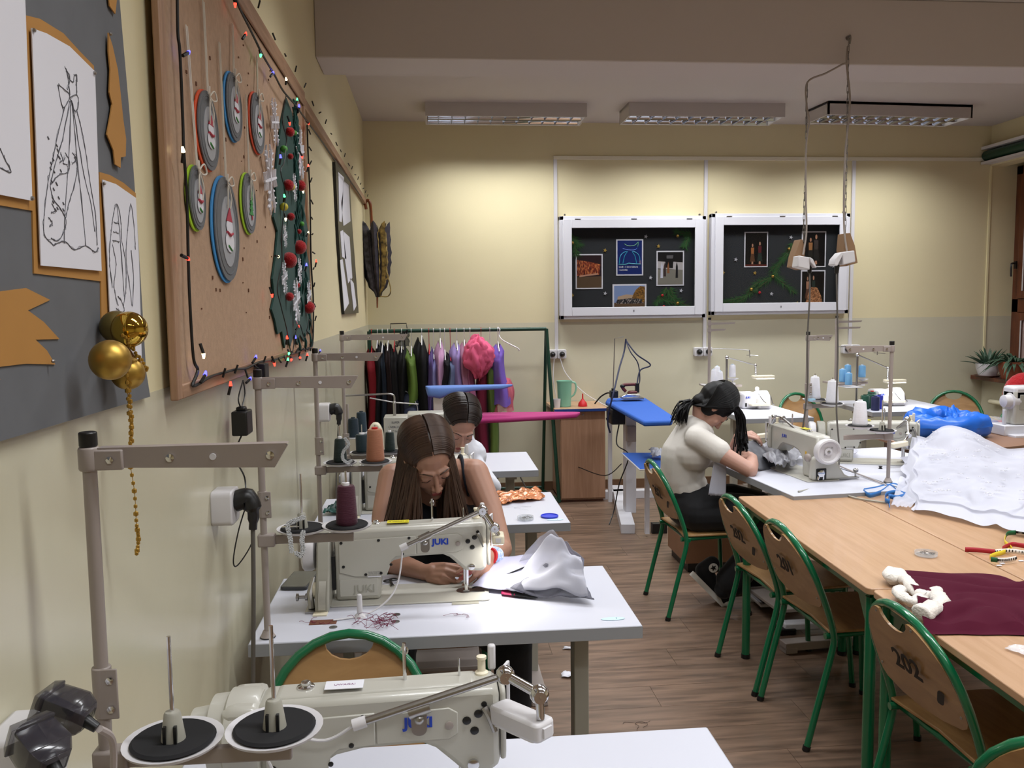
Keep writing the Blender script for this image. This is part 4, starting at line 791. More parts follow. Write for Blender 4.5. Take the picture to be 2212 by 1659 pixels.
# ---------------------------------------------------------------- black poster with drawings, umbrella
bp_ = T('black_poster', 'black card with white drawing sheets hung on the left wall beyond the cork board', 'poster', (XL, 5.5, 1.62))
P('black_card', MB().px(LP(0, [(-0.528,5.035,2.479),(-0.528,5.885,2.551),(-0.528,5.994,2.263),(-0.528,6.314,1.666),(-0.528,6.336,1.613),(-0.528,5.299,1.613),(-0.528,5.106,2.042)]), XL+.002, -.522), m_black, bp_)
for pl in ([(-0.52,5.171,2.442),(-0.52,5.5,2.461),(-0.52,5.273,2.164),(-0.52,5.139,2.156)], [(-0.52,5.523,2.439),(-0.52,5.802,2.454),(-0.52,5.861,2.226),(-0.52,5.379,2.151),(-0.52,5.278,2.274)], [(-0.52,5.175,2.1),(-0.52,5.343,2.123),(-0.52,5.494,1.955),(-0.52,5.238,1.956)], [(-0.52,5.369,2.117),(-0.52,5.76,2.114),(-0.52,5.877,1.852),(-0.52,5.569,1.807),(-0.52,5.404,1.951)], [(-0.52,5.125,1.93),(-0.52,5.262,1.943),(-0.52,5.592,1.681),(-0.52,5.28,1.633)], [(-0.52,5.708,1.847),(-0.52,5.971,1.818),(-0.52,6.142,1.666),(-0.52,5.909,1.629)]):
    P('drawing_sheet', MB().px(LP(0, pl), -.522, -.5195), m_paper, bp_)
um = T('umbrella', 'closed patchwork umbrella with curved wooden handle hanging in the back left corner', 'umbrella', (-0.44,7.25,1.742))
hk = [(-0.512,7.25,2.457), (-0.518,7.25,2.51), (-0.495,7.25,2.529), (-0.477,7.25,2.495), (-0.472,7.25,2.389), (-0.471,7.25,2.314)]
P('handle', MB().tube(catmull(hk, 6), .013, 10), wood('umbrella_handle', '8A4A24', '6E3718', 6, (3, 3, 1), .3, .4), um)
P('tip', MB().tube([(-0.44,7.25,1.742), (-0.443,7.25,1.646)], [.009, .006], 8), bpy.data.materials['umbrella_handle'], um)
uc = [mat('patch_' + c, c, .6, noise=.6, nscale=26, c2=c3) for c, c3 in (('15151F', '3C3540'), ('1A1418', 'C2A55A'), ('14141C', 'D8D4CC'), ('6A3035', '2A1216'), ('2B2B3D', '15151F'), ('131318', '5A5A66'))]
top, bot = V((-0.46,7.25,2.306)), V((-0.44,7.25,1.734))
for k in range(8):
    a = 2*PI*k/8; b = MB(); n = 14
    def fn(u, v):
        rr = (.035 + .085*math.sin(min(1, (1-v)*1.5)*PI/2)**.8)*(1 if v < .92 else .6); an = a + (u-.5)*1.0
        rr *= 1 + .18*math.cos((u-.5)*9) + .05*math.sin(v*40+k)
        p = top.lerp(bot, v); return (p.x+.01+rr*math.cos(an)*.9, p.y+rr*.9*math.sin(an), p.z + (.05*math.cos((u-.5)*6)*(1-v)**3 if v < .3 else 0))
    b.grid(fn, 6, n); P('panel', b, uc[k % 6], um)
rf_ = MB().tube(catmull([(-0.4,7.2,1.855), (-0.346,7.2,1.893), (-0.36,7.2,1.95), (-0.326,7.2,1.798), (-0.35,7.2,1.741), (-0.411,7.2,1.741)], 5), .005, 6)
P('ribbon', rf_, uc[1], um)

# ---------------------------------------------------------------- glazed display cases on the back wall
m_case = mat('case_white', 'CFCFD6', .4); m_felt2 = mat('case_backing', '26292D', .95, noise=.1, nscale=5)
m_star = {'g': mat('star_gold', 'B99B4A', .5, .5), 's': mat('star_silver', 'C9CBD2', .5, .3)}
m_needle = mat('fir_needles', '2C5A2A', .9)
m_caseglass = mat('case_glass', '0C0D0F', .03, alpha=.12)
def case(label, x0, x1, z0, z1):
    t = T('display_case', label, 'display case', ((x0+x1)/2, YB, z0), 0, 'white framed display cases')
    D = YB-.075
    o1 = MB().box((x0, D, z0), (x0+.035, YB-.002, z1)).box((x1-.035, D, z0), (x1, YB-.002, z1)).box((x0, D, z0), (x1, YB-.002, z0+.035)).box((x0, D, z1-.035), (x1, YB-.002, z1))
    P('outer_frame', o1, m_case, t, bevel=.003)
    a, b, c, d = x0+.028, x1-.028, z0+.028, z1-.028; w_ = .075
    P('door_frame', MB().box((a, D-.02, c), (a+w_, D, d)).box((b-w_, D-.02, c), (b, D, d)).box((a+w_, D-.02, c), (b-w_, D, c+w_)).box((a+w_, D-.02, d-w_), (b-w_, D, d)), m_case, t, bevel=.003)
    P('backing', MB().box((x0+.03, YB-.03, z0+.03), (x1-.03, YB-.02, z1-.03)), m_felt2, t)
    P('glass', MB().box((a+w_-.004, D-.012, c+w_-.004), (b-w_+.004, D-.008, d-w_+.004)), m_caseglass, t)
    for q in (.12, .5, .88): P('hinge', MB().box((x0+(x1-x0)*q-.025, D-.022, d-.004), (x0+(x1-x0)*q+.025, D-.019, d+.004)), m_steel if x0 > 2 else m_black, t)
    P('keyhole', MB().box(((x0+x1)/2-.003, D-.0215, c+.03), ((x0+x1)/2+.003, D-.0195, c+.048)), m_black, t)
    for q in (x0+.05, x1-.05): P('hanger', MB().lathe([(.008, 0), (.008, .02)], frame((q, YB-.03, z1+.014), (1, 0, 0), (0, 0, 1)), 10), m_steel, t)
    return t, YB-.031
c1, BK = case('left display case with blue poster and three other photos', 1.125, 2.425, 1.525, 2.415)
c2, _ = case('right display case with three dark stage photos and long fir branch', 2.475, 3.745, 1.545, 2.435)
def photo_img(name, cols, scale, stretch=(1, 1, 1), rough=.3):
    m = bpy.data.materials.new(name); m.use_nodes = True; nt = m.node_tree; b = nt.nodes['Principled BSDF']; b.inputs['Roughness'].default_value = rough
    tc = nt.nodes.new('ShaderNodeTexCoord'); mp = nt.nodes.new('ShaderNodeMapping'); mp.inputs['Scale'].default_value = stretch; nt.links.new(tc.outputs['Object'], mp.inputs[0])
    n = nt.nodes.new('ShaderNodeTexNoise'); n.inputs['Scale'].default_value = scale; n.inputs['Detail'].default_value = 3; nt.links.new(mp.outputs[0], n.inputs[0])
    r = nt.nodes.new('ShaderNodeValToRGB'); nt.links.new(n.outputs[0], r.inputs[0]); nt.links.new(r.outputs[0], b.inputs['Base Color'])
    e = r.color_ramp.elements; e[0].color = lin(cols[0]); e[0].position = .35; e[1].color = lin(cols[-1]); e[1].position = .68
    for i, c in enumerate(cols[1:-1]): q = e.new(.35+.33*(i+1)/(len(cols)-1)); q.color = lin(c)
    return m
def photo(label, box, rot=0, base='07070A'):      # box = four corners on the backing
    (x0, _, z1), (x1, _, z0) = box
    t = T('photo_print', label, 'photo', ((x0+x1)/2, BK, z0), 0, None)
    yy = BK
    P('border', MB().box((x0, yy-.003, z0), (x1, yy-.0005, z1)), m_paper, t)
    w_ = (x1-x0)*.045
    P('print', MB().box((x0+w_, yy-.0036, z0+w_), (x1-w_, yy-.003, z1-w_)), mat('ph_'+label[:12], base, .3), t)
    def R(u, v): return (x0+w_+(x1-x0-2*w_)*u, z0+w_+(z1-z0-2*w_)*v)
    def shape(name, poly, c, k=1, M=None):
        P(name, MB().py([R(*p) for p in poly], yy-.0036-.0003*k, yy-.0036), M or mat('phc_'+c, c, .4), t)
    return t, R, shape
t, R_, sh = photo('night photo of a lit brick building, leftmost print in the left case', ((1.27,7.47,2.092), (1.511,7.47,1.788)), base='2A1A20')
sh('ground', [(0, 0), (1, 0), (1, .35), (0, .33)], '57432F'); sh('facade', [(0, .36), (.9, .4), (.95, .72), (.5, .8), (0, .86)], '7A3026', 1, photo_img('brick_night', ['3A1418', '8E3A26', 'D08A50'], 70, (1.5, 1, .6))); sh('steps', [(.1, .33), (.85, .4), (.85, .45), (.1, .38)], 'B98A72', 2)
t, R_, sh = photo('blue poster of a light festival with white lettering, upper print in the left case', ((1.631,7.47,2.218), (1.872,7.47,1.902)), base='14286A')
for pts, c in (([(.28, .9), (.45, .84), (.7, .86), (.85, .95), (.82, .82)], '5A9A7A'), ([(.22, .76), (.45, .72), (.7, .72), (.8, .78)], '2F62C8'), ([(.08, .32), (.1, .5), (.2, .62), (.4, .68), (.3, .56), (.25, .42), (.22, .32)], '2A9AC0'), ([(.92, .32), (.9, .5), (.8, .62), (.6, .68), (.7, .56), (.75, .42), (.78, .32)], '2A9AC0'), ([(.05, .3), (.35, .3), (.45, .33), (.6, .31), (.95, .3)], '35B0C0')):
    P('light_line', MB().tube([(R_(*p)[0], BK-.0042, R_(*p)[1]) for p in catmull([(p[0], p[1], 0) for p in pts], 4) for p in [(p.x, p.y)]], .0035, 5), mat('ll_'+c, c, .4), t)
P('figure', MB().sph((R_(.92, .36)[0], BK-.004, R_(.92, .36)[1]), (.008, .001, .02), 8), m_red, t)
for i, tx in enumerate(('Łódź - 3 dni z kulturą', 'i techniką')):
    q = R_(.06, .22-.09*i); text('lettering', tx, .019, frame((q[0], BK-.0046, q[1]), (1, 0, 0), (0, 0, 1)), m_paper, t, .0002, 'LEFT', world=True, bold=.0004)
t, R_, sh = photo('photo of people standing in a bright hall, right print in the left case', ((1.992,7.47,2.116), (2.241,7.47,1.809)), base='16161A')
sh('ground', [(0, 0), (1, 0), (1, .45), (0, .5)], '7D7A70'); sh('wall', [(0, .48), (1, .45), (1, .68), (.62, .7), (.6, .5), (.3, .52), (.3, .7), (0, .72)], 'B5B0B0'); sh('sign', [(.35, .8), (.6, .8), (.62, .9), (.35, .9)], '5C5A5C')
for u, c, h in ((.16, 'C9C9D8', .5), (.28, '3A2A2A', .45), (.42, '8A5A3A', .35), (.76, '1A1A20', .5)): sh('figure', [(u-.05, .7-h), (u+.05, .7-h), (u+.04, .55), (u, .7), (u-.04, .55)], c, 3)
t, R_, sh = photo('wide photo of a group before a palace, lowest print in the left case', ((1.598,7.47,1.827), (1.902,7.47,1.609)), base='7E93BE')
sh('ground', [(0, 0), (1, 0), (1, .2), (0, .22)], '5F4630'); sh('palace', [(.1, .3), (.75, .3), (.75, .55), (.4, .6), (.12, .5)], 'B59A80'); sh('trees', [(.55, .3), (1, .2), (1, .95), (.85, .98), (.7, .8), (.62, .6)], '6B4A26', 2, photo_img('tree_autumn', ['3A2A1A', '7A5526', 'A5793A'], 80)); sh('crowd', [(.05, .18), (.9, .18), (.9, .38), (.5, .42), (.1, .36)], '20202A', 3, photo_img('crowd', ['121218', '2A2A34', 'B5A9A0'], 110, (1, 1, .7)))
def people(sh, spec):
    for u, v0, v1, w_, top_, bot_, skin in spec:
        h = v1-v0
        sh('legs', [(u-w_*.35, v0), (u+w_*.35, v0), (u+w_*.2, v0+h*.3), (u-w_*.2, v0+h*.3)], 'B98A70', 1)
        sh('skirt', [(u-w_, v0+h*.12), (u+w_, v0+h*.12), (u+w_*.5, v0+h*.52), (u-w_*.5, v0+h*.52)], bot_, 2)
        sh('top', [(u-w_*.5, v0+h*.5), (u+w_*.5, v0+h*.5), (u+w_*.6, v0+h*.8), (u-w_*.6, v0+h*.8)], top_, 3)
        sh('head', [(u+w_*.28*math.cos(a), v0+h*.91+h*.08*math.sin(a)) for a in [i*PI/5 for i in range(10)]], skin, 4)
t, R_, sh = photo('dark stage photo of two girls in skirts, left print of the right case', ((2.789,7.47,2.278), (3.006,7.47,1.966)))
people(sh, [(.33, .06, .68, .12, 'A8683A', '5A3A24', 'B98A70'), (.67, .06, .74, .13, '5A1A20', '20302A', 'B98A70')]); sh('stage', [(0, 0), (1, 0), (1, .05), (0, .05)], '5A1F16')
t, R_, sh = photo('dark stage photo of a couple, one in a hat, behind the left hanging socket', ((3.318,7.47,2.28), (3.544,7.47,1.962)))
people(sh, [(.35, .1, .85, .15, '9A6A40', '1A1A16', 'A87A60'), (.6, .05, .95, .17, '3A3230', '181818', 'A87A60')])
t, R_, sh = photo('dark photo of a model in a ruffled peach gown, lowest print of the right case', ((3.316,7.47,1.935), (3.544,7.47,1.617)))
people(sh, [(.25, .1, .85, .1, 'A87A60', '5A3A2A', 'A87A60'), (.52, .05, .88, .12, '20302A', 'A8704A', 'B98A70')]); sh('gown', [(.15, .02), (.95, .02), (.85, .3), (.68, .52), (.42, .52), (.3, .35)], 'B07A50', 4, photo_img('gown', ['5A3A24', 'A8704A', 'D09A70'], 90))
def star(c, k, i):
    b = MB().py([(c[0]+(.019 if j % 2 == 0 else .008)*math.sin(j*PI/5+.2), c[2]+(.019 if j % 2 == 0 else .008)*math.cos(j*PI/5+.2)) for j in range(10)], BK-.006, BK-.0005)
    single('wooden_star', b, m_star[k], STARL[i], 'star', 'small stars in the display cases', bevel=.001)
STARL = ['silver star at the top centre of the left case', 'gold star beside the brick building photo', 'gold star above the hall photo', 'silver star right of the blue poster foot', 'silver star right of the hall photo foot', 'gold star in the lower left corner of the left case', 'silver star below the brick building photo', 'gold star at the left edge of the right case', 'silver star left of the two girls photo', 'gold star lowest at the left edge of the right case', 'gold star under the two girls photo', 'silver star above the fir branch tip', 'silver star below the fir branch', 'gold star beside the gown photo', 'silver star right of the hat couple photo']
for i, (c, k) in enumerate((((1.896,7.47,2.241), 's'), ((1.532,7.47,2.122), 'g'), ((2.009,7.47,2.156), 'g'), ((1.939,7.47,1.881), 's'), ((2.216,7.47,1.764), 's'), ((1.239,7.47,1.734), 'g'), ((1.532,7.47,1.747), 's'), ((2.571,7.47,2.145), 'g'), ((2.711,7.47,2.034), 's'), ((2.598,7.47,1.92), 'g'), ((2.888,7.47,1.914), 'g'), ((3.216,7.47,2.227), 's'), ((3.045,7.47,1.727), 's'), ((3.287,7.47,1.641), 'g'), ((3.622,7.47,1.969), 's'))): star(c, k, i)
def fir(label, paths, balls):
    t = T('fir_branch', label, 'branch', paths[0][0], 0)
    b = MB(); st = MB()
    for p in paths:
        cc = catmull(p, 8); st.tube(cc, .003, 5)
        for i in range(len(cc)-1):
            d = (cc[i+1]-cc[i]).normalized()
            for j in range(9):
                o = cc[i].lerp(cc[i+1], random.random()); a = rnd(-1.1, 1.1); dd = V((d.x*math.cos(a)-d.z*math.sin(a), 0, d.x*math.sin(a)+d.z*math.cos(a)))
                L2 = rnd(.03, .075); e = o+dd*L2+V((0, rnd(-.012, .008), 0)); w_ = V((-dd.z, 0, dd.x))*.0028
                b.add([o-w_, o+w_, e], [(0, 1, 2)])
    P('twig', st, mat('twig_brown', '4A3A26', .8), t); P('needles', b, m_needle, t)['kind'] = 'stuff'
    for q, r_, m_ in balls: P('small_bauble', MB().sph((q[0], q[1]-.012, q[2]), r_, 14), m_, t, label='gold bauble' if m_ == m_gold else 'red bauble')
fir('fir sprig with gold bauble in the upper left corner of the left case', [[(1.225,7.465,2.288),(1.257,7.465,2.188),(1.277,7.465,2.088)], [(1.249,7.465,2.248),(1.306,7.465,2.167)]], [((1.242,7.47,2.188), .014, m_gold)])
fir('fir sprig with gold bauble in the upper right corner of the left case', [[(2.307,7.465,2.263),(2.249,7.465,2.263),(2.173,7.465,2.276)], [(2.29,7.465,2.283),(2.266,7.465,2.203),(2.249,7.465,2.162)]], [((2.179,7.47,2.244), .014, m_gold)])
fir('fir branch with red and gold baubles in the lower right corner of the left case', [[(2.084,7.465,1.798),(2.042,7.465,1.717),(1.992,7.465,1.657)], [(2.084,7.465,1.778),(2.147,7.465,1.696),(2.295,7.465,1.624)], [(2.001,7.465,1.718),(2.084,7.465,1.676),(2.19,7.465,1.654)], [(2.117,7.465,1.798),(2.147,7.465,1.716)]], [((2.183,7.47,1.654), .015, m_gold), ((2.044,7.47,1.725), .012, m_red), ((2.057,7.47,1.627), .012, m_red)])
fir('long fir branch with gold baubles across the right case', [[(3.232,7.465,2.177),(3.182,7.465,2.075),(3.098,7.465,1.973),(3.065,7.465,1.891),(2.93,7.465,1.79),(2.803,7.465,1.709),(2.612,7.465,1.662)], [(3.065,7.465,1.891),(3.144,7.465,1.829),(3.253,7.465,1.737)], [(3.182,7.465,2.096),(3.14,7.465,2.035),(3.047,7.465,1.945)], [(3.036,7.465,1.871),(2.887,7.465,1.811),(2.795,7.465,1.688),(2.676,7.465,1.648)]], [((3.196,7.47,2.125), .014, m_gold), ((3.051,7.47,1.883), .014, m_gold), ((2.855,7.47,1.77), .016, m_gold), ((2.933,7.47,1.74), .012, m_red)])

# ---------------------------------------------------------------- people
def capsule(mb, a, b, ra, rb, n=16):
    a, b = V(a), V(b); mb.tube([a, b], [ra, rb], n); mb.sph(a, ra, n); mb.sph(b, rb, n)
def blob(name, shapes, mats, parent, vox=.004, smooth=4, label=None, matfn=None):
    mb = MB()
    for s_ in shapes:
        if s_[0] == 'c': capsule(mb, *s_[1:])
        elif s_[0] == 'k':      # chain: points, radii
            for i in range(len(s_[1])-1): capsule(mb, s_[1][i], s_[1][i+1], s_[2][i], s_[2][i+1])
        else: mb.sph(s_[1], s_[2], 20, s_[3] if len(s_) > 3 else None)
    me = bpy.data.meshes.new('tmp'); me.from_pydata(mb.v, [], mb.f); bm = bmesh.new(); bm.from_mesh(me); bmesh.ops.recalc_face_normals(bm, faces=bm.faces); bm.to_mesh(me); bm.free()
    o = bpy.data.objects.new('tmp', me); col.objects.link(o)
    md = o.modifiers.new('r', 'REMESH'); md.mode = 'VOXEL'; md.voxel_size = vox
    if smooth: ms = o.modifiers.new('s', 'SMOOTH'); ms.factor = .5; ms.iterations = smooth
    nm = bpy.data.meshes.new_from_object(o.evaluated_get(bpy.context.evaluated_depsgraph_get())); bpy.data.objects.remove(o)
    nm.name = name; nm.materials.clear()
    for m in (mats if isinstance(mats, (list, tuple)) else [mats]): nm.materials.append(m)
    nm.polygons.foreach_set('use_smooth', [True]*len(nm.polygons))
    if matfn:
        for p in nm.polygons: p.material_index = matfn(p.center)
    return put(name, nm, parent, True, label=label)
def head_shapes(M, lids=True):
    e = lambda c, r: ('e', c, r, M)
    c_ = lambda a, b, ra, rb: ('c', M @ V(a), M @ V(b), ra, rb)
    L = [e((0, .012, .03), (.072, .092, .086)), e((0, -.028, -.025), (.060, .062, .078)), e((0, -.036, -.068), (.044, .048, .040)), e((0, -.072, -.097), (.018, .016, .015)),
         e((.034, -.058, -.036), (.022, .020, .024)), e((-.034, -.058, -.036), (.022, .020, .024)), c_((0, -.084, .010), (0, -.104, -.030), .0065, .0085), e((0, -.107, -.036), (.0095, .0095, .0085)),
         e((.0115, -.097, -.039), (.0075, .0085, .0065)), e((-.0115, -.097, -.039), (.0075, .0085, .0065)), c_((.038, -.076, .020), (.010, -.084, .019), .009, .009), c_((-.038, -.076, .020), (-.010, -.084, .019), .009, .009),
         c_((-.014, -.0885, -.064), (.014, -.0885, -.064), .0058, .0058), c_((-.012, -.087, -.0735), (.012, -.087, -.0735), .0068, .0068), e((0, -.090, -.062), (.008, .008, .006)),
         e((.073, .008, -.008), (.008, .017, .029)), e((-.073, .008, -.008), (.008, .017, .029))]
    for s_ in (1, -1): L.append(e((s_*.031, -.077, .001), (.0145, .013, .0115)))
    return L
def lipfn(M):
    Mi = M.inverted()
    def f(c):
        p = Mi @ c
        return 1 if p.y < -.086 and abs(p.z+.0685) < .0105 - abs(p.x)*.30 and abs(p.x) < .024 else 0
    return f
m_skin = mat('skin_warm', 'A97F6B', .5, sss=.1); m_skin2 = mat('skin_light', 'B88E7E', .5, sss=.12)
m_lips = mat('lips', 'A0524E', .4); m_lash = mat('lash_brown', '2A1A16', .7)
def face_details(M, par, brow):
    for s_ in (1, -1):
        lash = [M @ V((s_*(.031+.0135*math.cos(a)), -.0885+.004*abs(math.cos(a)), -.004-.005*math.sin(a))) for a in [PI*i/8 for i in range(9)]]
        P('eyelash', MB().tube(lash, .0011, 5), m_lash, par)
        br = [M @ V((s_*x, y, z)) for x, y, z in ((.012, -.0925, .020), (.024, -.0905, .0255), (.038, -.083, .0265), (.048, -.073, .020))]
        P('eyebrow', MB().tube(catmull(br, 4), [.0022]*5+[.0024]*4+[.0012]*4, 5), brow, par)
def hand_shapes(o, fwd, nrm, side, curl=(30, 35, 25), spread=4, thumb=(35, 20), sc=1.0, curls=None):
    x = V(fwd).normalized(); z = V(nrm); z = (z - x*z.dot(x)).normalized(); y = z.cross(x)*side
    o = V(o); W = lambda a, b, c: o + (x*a + y*b + z*c)*sc
    L = [('k', [W(.0, 0, 0), W(.03, .004, 0)], [.026*sc, .024*sc]), ('k', [W(.03, .018, -.002), W(.078, .026, 0)], [.0155*sc, .0115*sc]), ('k', [W(.03, .002, 0), W(.083, .008, .001)], [.0155*sc, .0115*sc]), ('k', [W(.03, -.012, 0), W(.080, -.010, .001)], [.015*sc, .0115*sc]), ('k', [W(.028, -.02, -.002), W(.072, -.027, -.001)], [.0135*sc, .0105*sc])]
    for k, (b, bx, ln) in enumerate(((.027, .080, (.040, .025, .019)), (.009, .086, (.044, .028, .020)), (-.010, .082, (.041, .026, .020)), (-.0275, .074, (.033, .020, .017)))):
        p = W(bx, b, 0); a = 0; sp = math.radians((1.5-k)*spread); rr = (.0098, .0088, .0080, .0068); cu = curls[k] if curls else curl
        for i in range(3):
            a += math.radians(cu[i]); d = x*math.cos(a)*math.cos(sp) + y*math.cos(a)*math.sin(sp) - z*math.sin(a)
            q = p + d*ln[i]*sc; L.append(('c', p, q, rr[i]*sc*(.92 if k == 3 else 1), rr[i+1]*sc*(.92 if k == 3 else 1), 10)); p = q
    a = math.radians(thumb[0]); d = x*math.cos(a) + y*math.sin(a) - z*.35
    p = W(.018, .022, -.004); q = p + d.normalized()*.038*sc; L.append(('c', p, q, .014*sc, .0108*sc, 10))
    a2 = a - math.radians(thumb[1]); d = x*math.cos(a2) + y*math.sin(a2) - z*.45; q2 = q + d.normalized()*.030*sc; L.append(('c', q, q2, .0105*sc, .0095*sc, 10))
    d = (d + x*.4).normalized(); L.append(('c', q2, q2 + d*.022*sc, .0098*sc, .0075*sc, 10))
    return L
def RM(o, yaw, roll, pitch): return Mx.Translation(o) @ Mx.Rotation(math.radians(yaw), 4, 'Z') @ Mx.Rotation(math.radians(roll), 4, 'Y') @ Mx.Rotation(math.radians(pitch), 4, 'X')

# --- brown-haired girl at the second desk
A = T('person', 'girl with long straight brown hair in a dark tank top bending over the sewing machine', 'person', (0, 3.15, 0))
MA = RM(V((-0.015,2.9,1.141)), 10, -9, 37) @ Mx.Scale(1.08, 4)
ls, rs = V((-.150, 3.07, 1.045)), V((.146, 3.03, 1.060))
le = V((-0.186,2.86,0.812)); lw = V((-0.037,2.7,0.807)); re_ = V((0.224,2.86,0.827)); rw = V((0.183,2.72,0.847))
torso = [('e', (0, 3.24, .56), (.17, .13, .12)), ('k', [(0, 3.25, .58), (0, 3.22, .74), (0, 3.14, .90)], [.125, .112, .118]), ('k', [(-.085, 3.13, .95), (.085, 3.11, .95)], [.095, .095]), ('k', [ls+V((.02, .02, 0)), (0, 3.10, 1.04), rs+V((-.02, .02, 0))], [.050, .062, .050]),
         ('e', (-.07, 3.05, .90), (.062, .062, .062)), ('e', (.07, 3.03, .90), (.062, .062, .062)), ('k', [(0, 3.09, 1.06), tuple(MA @ V((0, .035, -.06)))], [.056, .050])]
arms = [('k', [ls, ls.lerp(le, .5)+V((-.008, 0, 0)), le], [.051, .044, .036]), ('k', [le, le.lerp(lw, .35), lw], [.037, .038, .025]),
        ('k', [rs, rs.lerp(re_, .5)+V((.008, .01, 0)), re_], [.051, .045, .038]), ('k', [re_, re_.lerp(rw, .4), rw], [.038, .037, .025])]
h1 = hand_shapes(lw, V((0.062,2.62,0.822))-lw, (-.1, -.75, .62), 1, spread=2, thumb=(22, 10), curls=((28, 30, 18), (36, 38, 25), (50, 48, 30), (60, 55, 30)))
h2 = hand_shapes(rw, V((0.115,2.6,0.826))-rw, (.35, -.8, .45), -1, spread=3, thumb=(30, 15), curls=((14, 18, 12), (18, 22, 15), (25, 25, 18), (34, 30, 20)))
legs = [('k', [(-.09, 3.20, .54), (-.13, 2.95, .53), (-.14, 2.80, .52)], [.092, .078, .062]), ('k', [(-.14, 2.80, .52), (-.14, 2.86, .30), (-.14, 2.92, .09)], [.06, .054, .038]),
        ('k', [(.09, 3.20, .54), (.20, 2.92, .53), (.25, 2.78, .52)], [.092, .078, .062]), ('k', [(.25, 2.78, .52), (.26, 2.84, .30), (.26, 2.92, .09)], [.06, .054, .038])]
blob('body', head_shapes(MA) + torso + arms + h1 + h2 + legs, [m_skin, m_lips], A, .0036, 4, matfn=lipfn(MA))
m_hairA = mat('hair_brown', '33221B', .38, noise=.55, nscale=30, stretch=(1, 1, .12), c2='4E392C', spec=.4)
face_details(MA, A, m_hairA)
def infl(shapes, d):
    out = []
    for s_ in shapes:
        if s_[0] == 'k': out.append(('k', s_[1], [r_+d for r_ in s_[2]]))
        elif s_[0] == 'c': out.append(('c', s_[1], s_[2], s_[3]+d, s_[4]+d))
        else: out.append(('e', s_[1], tuple(r_+d for r_ in s_[2]), *s_[3:]))
    return out
m_navy = mat('tank_top_navy', '10131F', .85)
blob('tank_top', infl([torso[0], torso[1]], .006) + infl([('k', [(-.085, 3.13, .91), (.085, 3.11, .91)], [.095, .095]), torso[4], torso[5]], .005), m_navy, A, .006, 5)
for p in ([(.118, 3.12, .965), (.122, 3.018, .985), (.108, 2.998, 1.045), (.102, 3.035, 1.105), (.095, 3.10, 1.11), (.08, 3.18, 1.03)], [(-.118, 3.12, .965), (-.118, 3.03, .985), (-.104, 3.02, 1.045), (-.098, 3.06, 1.098), (-.09, 3.12, 1.10), (-.075, 3.18, 1.03)]):
    P('strap', MB().tube(catmull(p, 5), .0065, 6), m_navy, A)
blob('jeans', infl([torso[0]], .008) + infl(legs, .009), mat('jeans_dark', '141821', .85, noise=.3, nscale=70), A, .007, 5)
for x in (-.14, .26): blob('shoe', [('k', [(x, 2.95, .04), (x, 2.86, .035), (x, 2.79, .03)], [.042, .04, .032]), ('c', (x, 2.94, .04), (x, 2.93, .09), .045, .044)], m_black, A, .008, 3)
def hair(M, par, m, n, fall_z, capc=(0, .022, .040), capr=(.081, .094, .088), part_x=.0, seed=1, inward=.0, thick=.0042, back=True, extra=(), fwd=-.066, spread=.02, name='hair', side=(1, -1), bulk=1, jit=.012, tuck=None, lenj=.03, fallv=(0, 0, -1)):
    random.seed(seed); b = MB(); blob('hair_cap', [('e', M @ V((0, 0, 0)), (.001, .001, .001))][:0] + [('e', capc, capr, M)] + [('e', c_, r_, M) for c_, r_ in extra], m, par, .006, 2)
    fv = V(fallv)
    for i in range(n):
        sg = random.choice(side); u = random.random()
        y0 = fwd + (.155 if fwd < -.06 else .140)*u; th0 = .04; pts = []
        c0 = V(capc); R_ = rnd(1.0, 1.07)*bulk
        ry = capr[1]; q0 = max(.25, 1-((y0-c0.y)/(ry))**2)**.5
        for k in range(8):
            th = th0 + (PI*.62)*k/7; yy = y0 + .018*k/7
            pts.append(M @ V((part_x + sg*capr[0]*q0**.6*R_*math.sin(th), c0.y+(yy-c0.y)*(1-.0*k), c0.z + capr[2]*q0*R_*math.cos(th))))
        if bulk > 1: pts = pts[:7]
        if tuck: 
            e = M @ V(tuck); pts = pts[:6] + [M @ V((sg*(.086 if bulk > 1 else .06), .045, -.035+rnd(-.02, .02)))][:1 if bulk > 1 else 0] + [pts[5].lerp(e, .5)+V((rnd(-.006, .006), 0, rnd(-.006, .006)))][:0 if bulk > 1 else 1] + [e]; rr = [thick]*len(pts)
        else:
            p = pts[-1]; z1 = fall_z + rnd(-lenj, lenj); dx = rnd(-spread, spread)*.6 - sg*inward; dy = rnd(-.012, .012) 
            L_ = (p.z - z1)
            for k in range(1, 8):
                t_ = k/7; pts.append(V((p.x + dx*t_ + fv.x*L_*t_ + .004*math.sin(t_*5+i), p.y + dy*t_ + fv.y*L_*t_, p.z - L_*t_)))
        cc = catmull(pts, 2); rr = [thick*(1 if j < len(cc)*.75 else 1-.75*(j/len(cc)-.75)/.25) for j in range(len(cc))]
        b.tube(cc, rr, 5)
    o = P(name, b, m, par); o['kind'] = 'stuff'
hair(MA, A, m_hairA, 860, .87, fwd=-.064, capc=(0, .023, .040), seed=3, inward=-.020, spread=.075, fallv=(0, -.10, -1), thick=.0038)
P('necklace', MB().tube(catmull([(-.05, 3.035, 1.08), (-.03, 2.985, 1.02), (.012, 2.972, .985), (.04, 2.985, 1.02), (.055, 3.03, 1.08)], 6), .0009, 5).sph((.012, 2.968, .975), .0055, 8), m_gold, A)
